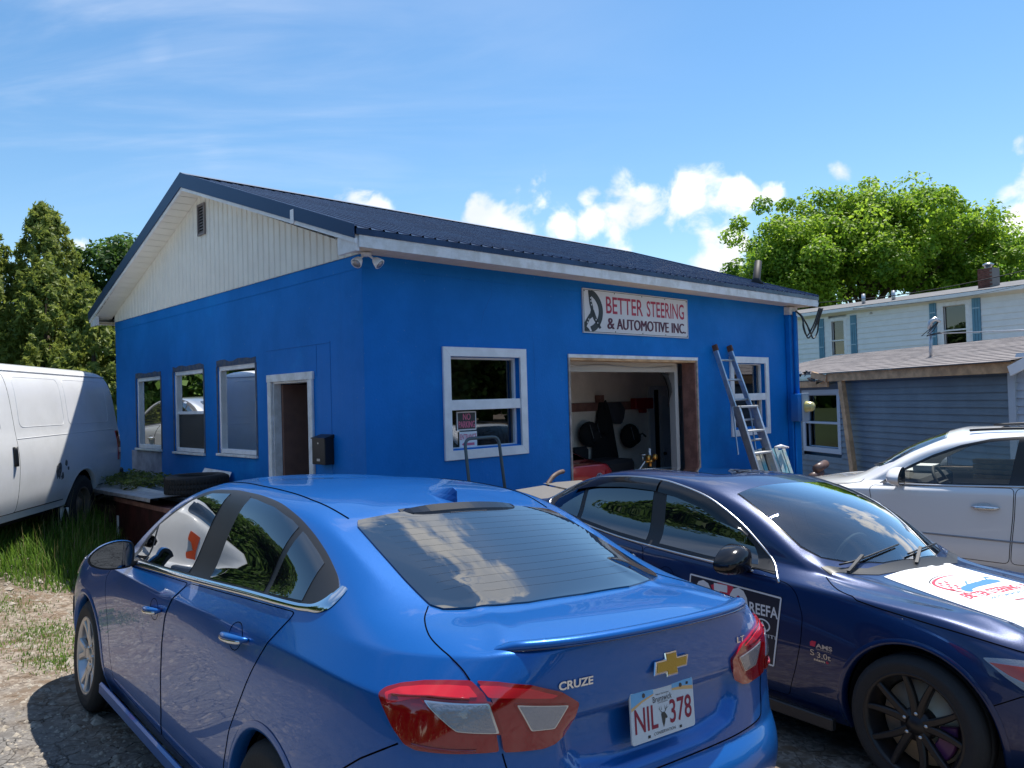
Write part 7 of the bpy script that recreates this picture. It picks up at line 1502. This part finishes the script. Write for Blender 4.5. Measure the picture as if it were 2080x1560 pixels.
g = [(3.50, .70, 1.06), (3.62, .82, 1.03), (3.9, .84, 1.0), (4.3, .80, .95), (4.6, .66, .90), (4.72, .3, .88), (4.74, 0, .88)]
for s in (1, -1):
    obj('bonnet_gap', MB().tube([SF_W.near((x, s*y, z))[0] for x, y, z in _res_open(cr(g, 5), .05)], .004, 6), m_gap, WT)
    patch(SF_W, 'headlamp', rnd([(4.30, s*.88, .95), (4.55, s*.78, .95), (4.72, s*.6, .90), (4.72, s*.6, .78), (4.5, s*.8, .80)], .03), (-.6, -s, 0), .006, m_lclr, WT, step=.05)
    patch(SF_W, 'tail_lamp', rnd([(.05, s*.75, 1.05), (.3, s*.9, 1.05), (.3, s*.9, .85), (.05, s*.75, .85)], .03), (1, -s, 0), .006, m_lred, WT, step=.05)
for y0, y1 in ((-.55, 0), (0, .55)): obj('wiper', MB().tube([SF_W.hit((3.60-.25*(y/.6)**2, y, 0), (0, 0, -1))[0]+Vector((0, 0, .02)) for y in np.linspace(y0, y1, 6)], .007, 5), m_satblk, WT)
# things in the cabin: planks and papers
Mi = M_W.copy()
for k in range(4): one('timber_plank', 'pale timber plank loaded inside the white car, %s of the pile' % ['bottom', 'second', 'third', 'top'][k], 'plank', MB().bar((1.45, -.30, 1.10+.055*k), (2.72, -.45, 1.09+.055*k), .16, .045), m_wood, M=M_W, bevel=.003, group='planks stacked in the white car')
one('dashboard_papers', 'white papers lying on the dashboard of the white car', 'papers', MB().box(3.1, 3.35, -.5, -.1, 1.145, 1.16).box(3.05, 3.25, -.35, -.05, 1.165, 1.22), m_print_w, M=M_W)

# ------------------------------------------------------------------ white van
VAN = []
def vrow(z, hw, xf, xr, rf=.35, rr_=.12):
    return [(xf, 0, z), (xf-.02, hw*.45, z), (xf-.12, hw*.80, z), (xf-rf, hw*.97, z), (xf-rf-.35, hw, z), (4.5, hw, z), (4.0, hw, z), (3.4, hw, z), (2.8, hw, z), (2.2, hw, z), (1.6, hw, z), (1.0, hw, z), (.5, hw, z), (xr+rr_, hw*.985, z), (xr+.02, hw*.90, z), (xr, hw*.45, z), (xr, 0, z)]
VAN = [vrow(.42, .93, 5.55, .10), vrow(.62, .98, 5.65, .02), vrow(.85, 1.0, 5.68, .0), vrow(1.05, 1.0, 5.66, .0), vrow(1.20, .985, 5.60, .0, .3), vrow(1.32, .965, 5.45, .01, .3), vrow(1.40, .955, 4.95, .02, .25), vrow(1.60, .93, 4.72, .04, .2), vrow(1.80, .90, 4.50, .07, .2), vrow(1.96, .84, 4.28, .12, .2), vrow(2.06, .72, 4.05, .22, .2), vrow(2.10, .40, 3.9, .40, .2), vrow(2.115, 0, 3.7, .6, .2)]
for r_ in VAN[6:]:
    for j in range(5, 13): r_[j] = (min(r_[j][0], r_[4][0]-.12*(j-4)), r_[j][1], r_[j][2])
SF_V = Surf(VAN, 3, [(5, 0, 16, .2), (1, 3, 14, .3)])
vyaw = math.atan2(-.992, .124); fv = Vector((math.cos(vyaw), math.sin(vyaw), 0)); lv = Vector((-fv.y, fv.x, 0))
M_V = car_matrix(-6.52, 11.05, vyaw, flat=.27)
VT = thing('white_van', 'white cargo van with rust holes parked in the grass at the left', 'van', M=M_V)
VF, VR = (4.75, .37), (1.32, .37)
body(SF_V, 'body', mat('white_van_paint', (.80, .81, .82), .38, coat=.6, coatr=.08, col2=(.68, .69, .69), vscale=.9), VT, [(circle(cx, .37, .44, 60), (0, 2), (lambda C: (np.abs(C[:, 1]) > .45) & (C[:, 2] < 1.0))) for cx, _ in (VF, VR)])
m_van = MATS['white_van_paint']
for s in (1, -1):
    for cx, cz in (VF, VR): arch(SF_V, VT, cx, cz, .44, m_van, s, m_dark); wheel(VT, cx, s*.86, cz, s, .37, .24, .22, mat('rusty_steel_wheel', (.16, .13, .11), .6, metal=.4, var=.3), m_rubber, 'steel')
    d = (0, -s, 0); fd = [(4.45, 1.30), (4.38, 1.05), (4.26, .80), (4.22, .50), (2.98, .50), (2.96, 1.0), (2.98, 1.40), (3.02, 1.95), (3.95, 1.93), (4.25, 1.60)]
    P_ = rnd(S(fd), .05); fdo = patch(SF_V, 'front_door', P_, d, .003, m_van, VT, step=.07); obj('panel_gap', MB().tube(onbody(SF_V, _res_open(P_+[P_[0]], .06), d, .001), .004, 6), m_gap, fdo)
    patch(SF_V, 'door_glass', rnd(S([(4.30, 1.36), (3.26, 1.36), (3.26, 1.86), (3.88, 1.86)]), .05), d, .006, m_tint, fdo, step=.06)
    q = onbody(SF_V, _res_open(S([(3.06, .98), (3.06, 1.18)]), .04), d, .012); obj('door_handle', MB().tube(q, .028, 8), m_black, fdo)
    P_ = rnd(S([(2.86, 1.38), (2.86, 1.92), (1.78, 1.92), (1.78, 1.38)]), .08); obj('panel_crease', MB().tube(onbody(SF_V, _res_open(P_+[P_[0]], .06), d, .0), .003, 6), m_van, VT)
    P_ = rnd(S([(1.66, 1.38), (1.66, 1.92), (.42, 1.92), (.42, 1.38)]), .08); obj('panel_crease', MB().tube(onbody(SF_V, _res_open(P_+[P_[0]], .06), d, .0), .003, 6), m_van, VT)
    obj('body_crease', MB().tube(onbody(SF_V, _res_open(S([(2.95, 1.26), (.15, 1.28)]), .08), d, .0), .004, 6), m_van, VT)
    obj('drip_rail', MB().tube(onbody(SF_V, _res_open(S([(4.1, 1.985), (2, 1.985), (.15, 1.985)]), .08), d, .004), .011, 6), m_van, VT)
    obj('sill_gap', MB().tube(onbody(SF_V, _res_open(S([(4.2, .50), (1.85, .50)]), .08), d, .0), .005, 6), m_gap, VT); obj('wheel_lip_shadow', MB().tube(onbody(SF_V, _res_open(S([(.86, .56), (.15, .60)]), .08), d, .0), .004, 6), m_gap, VT)
    mr = mirror(VT, 4.25, s*1.16, 1.42, s, m_black, sc=1.15, arm_to=(.02, s*-.18, -.08))
    patch(SF_V, 'headlamp', rnd([(5.6, s*.85, 1.10), (5.6, s*.45, 1.10), (5.6, s*.45, .92), (5.6, s*.85, .92)], .02), (-1, 0, 0), .008, m_lclr, VT, step=.06)
    patch(SF_V, 'side_marker', S([(5.42, 1.08), (5.30, 1.08), (5.30, .98), (5.42, .98)]), d, .008, mat('orange_marker', (.55, .07, .01), .2), VT, step=.05)
    patch(SF_V, 'tail_lamp', S([(.10, 1.25), (.20, 1.25), (.20, .85), (.10, .85)]), (1, -s*.6, 0), .010, m_lred, VT, step=.05)
rr = random.Random(8)
for (cx, cz, r_, nm) in ((2.05, .86, .085, 'rust_hole'), (1.86, .93, .03, 'rust_spot'), (1.95, .78, .035, 'rust_spot'), (1.80, .86, .02, 'rust_spot')):
    P_ = [(cx+r_*rr.uniform(.7, 1.25)*math.cos(a), cz+r_*rr.uniform(.7, 1.3)*math.sin(a)*1.1) for a in np.linspace(0, 6.283, 14)[:-1]]; patch(SF_V, nm, S(P_), (0, -1, 0), .005, mat('rust', (.045, .05, .055), .9, bump=.9, bscale=60, col2=(.16, .16, .16), vscale=30), VT, step=.03, thick=0.)
patch(SF_V, 'windscreen', [(5.1, .80, 1.42), (5.1, -.80, 1.42), (4.6, -.74, 1.92), (4.6, .74, 1.92)], (-1, 0, -.3), .004, m_tint, VT, step=.08)
patch(SF_V, 'front_grille', rnd([(5.6, .42, 1.10), (5.6, -.42, 1.10), (5.6, -.42, .90), (5.6, .42, .90)], .02), (-1, 0, 0), .006, m_satblk, VT, step=.08)
obj('front_bumper', MB().tube([(5.35, .98, .62), (5.62, .80, .62), (5.74, 0, .62), (5.62, -.80, .62), (5.35, -.98, .62)], .10, 8), m_satblk, VT); obj('rear_bumper', MB().box(-.14, .02, -.95, .95, .52, .72), m_satblk, VT, bevel=.02)
obj('underbody', MB().box(.2, 5.3, -.80, .80, .35, .55), m_dark, VT)

# ------------------------------------------------------------------ simple neighbours built on the same shell
def plain_car(name, label, M, paint, warpf, rim='five', rimm=None, detail=True, zs=1., badge=None, xw=lambda x: x, mir=True):
    sf = Surf(SED, 3, [(6, 0, 7, .3), (6, 13, 16, .6)], warpf=warpf); T = thing(name, label, 'car', M=M); FA, RA = (xw(3.73), .325), (xw(1.036), .325)
    body(sf, 'body', paint, T, arch_cut(*FA, .37)+arch_cut(*RA, .37)); obj('underbody', MB().box(.35, 4.3, -.74, .74, .17, .32), m_dark, T)
    for s in (1, -1):
        d = (0, -s, 0)
        w_ = lambda P_: [(warpf(x, .7, z)[0], 0, warpf(x, .7, z)[2]) for x, z in P_]
        patch(sf, 'window_surround', w_([(3.08, .985)]+DT[:]+DB[::-1]), d, .004, m_satblk, T, step=.06)
        for nm, xa, xb in (('front_door_glass', (2.9, 2.95), (1.99, 2.10)), ('rear_door_glass', (1.80, 1.87), (1.275, 1.30)), ('rear_quarter_glass', (1.235, 1.258), (1.01, 1.0))): patch(sf, nm, w_(pane_poly(ctop, cbot, xa, xb, .04)), d, .008, m_tint, T, step=.05)
        for (cx, cz) in (FA, RA): arch(sf, T, cx, cz, .37, paint, s, m_dark); wheel(T, cx, s*.785*warpf(1, 1, 1)[1], cz, s, .325, .21, .215, rimm or m_rimc, m_rubber, rim)
        for dd in ([(3.06, .958), (3.29, .86), (3.262, .684), (3.13, .33), (2.3, .285), (2.26, .57), (2.2, .86), (2.06, 1.018)], [(2.042, 1.020), (2.185, .86), (2.245, .57), (2.285, .285), (1.47, .285), (1.39, .592), (1.254, .758), (1.01, 1.086)]):
            P_ = rnd(w_(dd), .04); obj('door_gap', MB().tube(onbody(sf, _res_open(P_+[P_[0]], .06), d, .0), .0035, 5), m_gap, T)
        patch(sf, 'tail_lamp', rnd([(.12, s*.45, 1.0), (.30, s*.80, 1.0), (.40, s*.84, .93), (.28, s*.80, .86), (.12, s*.45, .86)], .03), (1, -s*.75, 0), .008, m_lred, T, step=.05)
        patch(sf, 'headlamp', rnd([(4.50, s*.52, .80), (4.22, s*.78, .85), (4.02, s*.84, .86), (4.15, s*.83, .74), (4.45, s*.70, .70), (4.58, s*.48, .70)], .03), (-1, -s*1., 0), .006, m_lclr, T, step=.05)
        handle(sf, T, 2.45, .85, 2.24, .86, s, paint, m_chrome)
        if mir: mirror(T, 2.92, s*.98*warpf(1, 1, 1)[1], warpf(2.9, 1, 1.03)[2], s, paint, arm_to=(.03, s*-.14, -.045))
    patch(sf, 'rear_window', [(x, y, z) for x, y, z in [tuple(warpf(*p)) for p in RWF]], (.35, 0, -1), .008, m_tint, T, step=.07)
    patch(sf, 'windscreen', [tuple(warpf(*p)) for p in sym([(3.52, 0, 1.03), (3.47, .3, 1.03), (3.36, .60, 1.03), (3.02, .66, 1.16), (2.72, .60, 1.33), (2.68, .3, 1.40), (2.66, 0, 1.41)])], (0, 0, -1), .006, m_tint, T, step=.07)
    return sf, T
ident = lambda x, y, z: (x, y, z)
SF_R, RT = plain_car('red_car', 'red car inside the bay with an oval silver badge on its boot', car_matrix(*(Wd(3.52, .30).to_2d()), YAW+R(90), flat=FL), paint_r, lambda x, y, z: (x*.93, y, z*.97), mir=False)
for nm, V_T, m_, of in (('badge_disc', ([(.062*math.cos(a), .930+.036*math.sin(a)) for a in np.linspace(0, 6.283, 25)[:-1]], [tuple(range(24))]), mat('badge_blue', (.02, .04, .16), .3), .004),
    ('badge_ring', strip2([(.062*math.cos(a), .930+.036*math.sin(a)) for a in np.linspace(0, 6.283, 26)], .009), m_chrome, .006), ('badge_letter', strip2([(-.026, .912), (-.016, .948)], .010), m_chrome, .006), ('badge_letter', strip2([(.016, .912), (.030, .948)], .010), m_chrome, .006), ('badge_letter', strip2([(-.022, .924), (0, .928), (.022, .938)], .009), m_chrome, .006)):
    decal(SF_R, nm, V_T[0], V_T[1], (0, -.34, 0), (0, -1, 0), (0, 0, 1), (1, 0, 0), of, m_, RT)
patch(SF_R, 'licence_plate', [(0, .15, .62), (0, -.15, .62), (0, -.15, .77), (0, .15, .77)], (1, 0, 0), .006, m_print_w, RT, step=.08)
# silver hatchback beyond the van, mirrored in the office windows
sw = lambda x, y, z: (x, y*1.02, z+.14*sst(.8, 1.4, z)+.05*sst(.3, .8, z))
ya = math.atan2(2.3, -1.6); fdir = Vector((math.cos(ya), math.sin(ya), 0)); org = Vector((-9.25, 12.4, 0))-fdir*1.036
plain_car('silver_car', 'silver car parked on the lawn beyond the van, mirrored in the office windows', car_matrix(org.x, org.y, ya, flat=gz(org.x, org.y)+.02), paint_s, sw, 'five')
plain_car('black_car', 'black car glimpsed between the van and the gable wall', car_matrix(-9.2, 19.3, R(200), flat=gz(-9, 19)+.15), mat('black_car_paint', (.01, .012, .025), .3, coat=1.), ident, 'five')
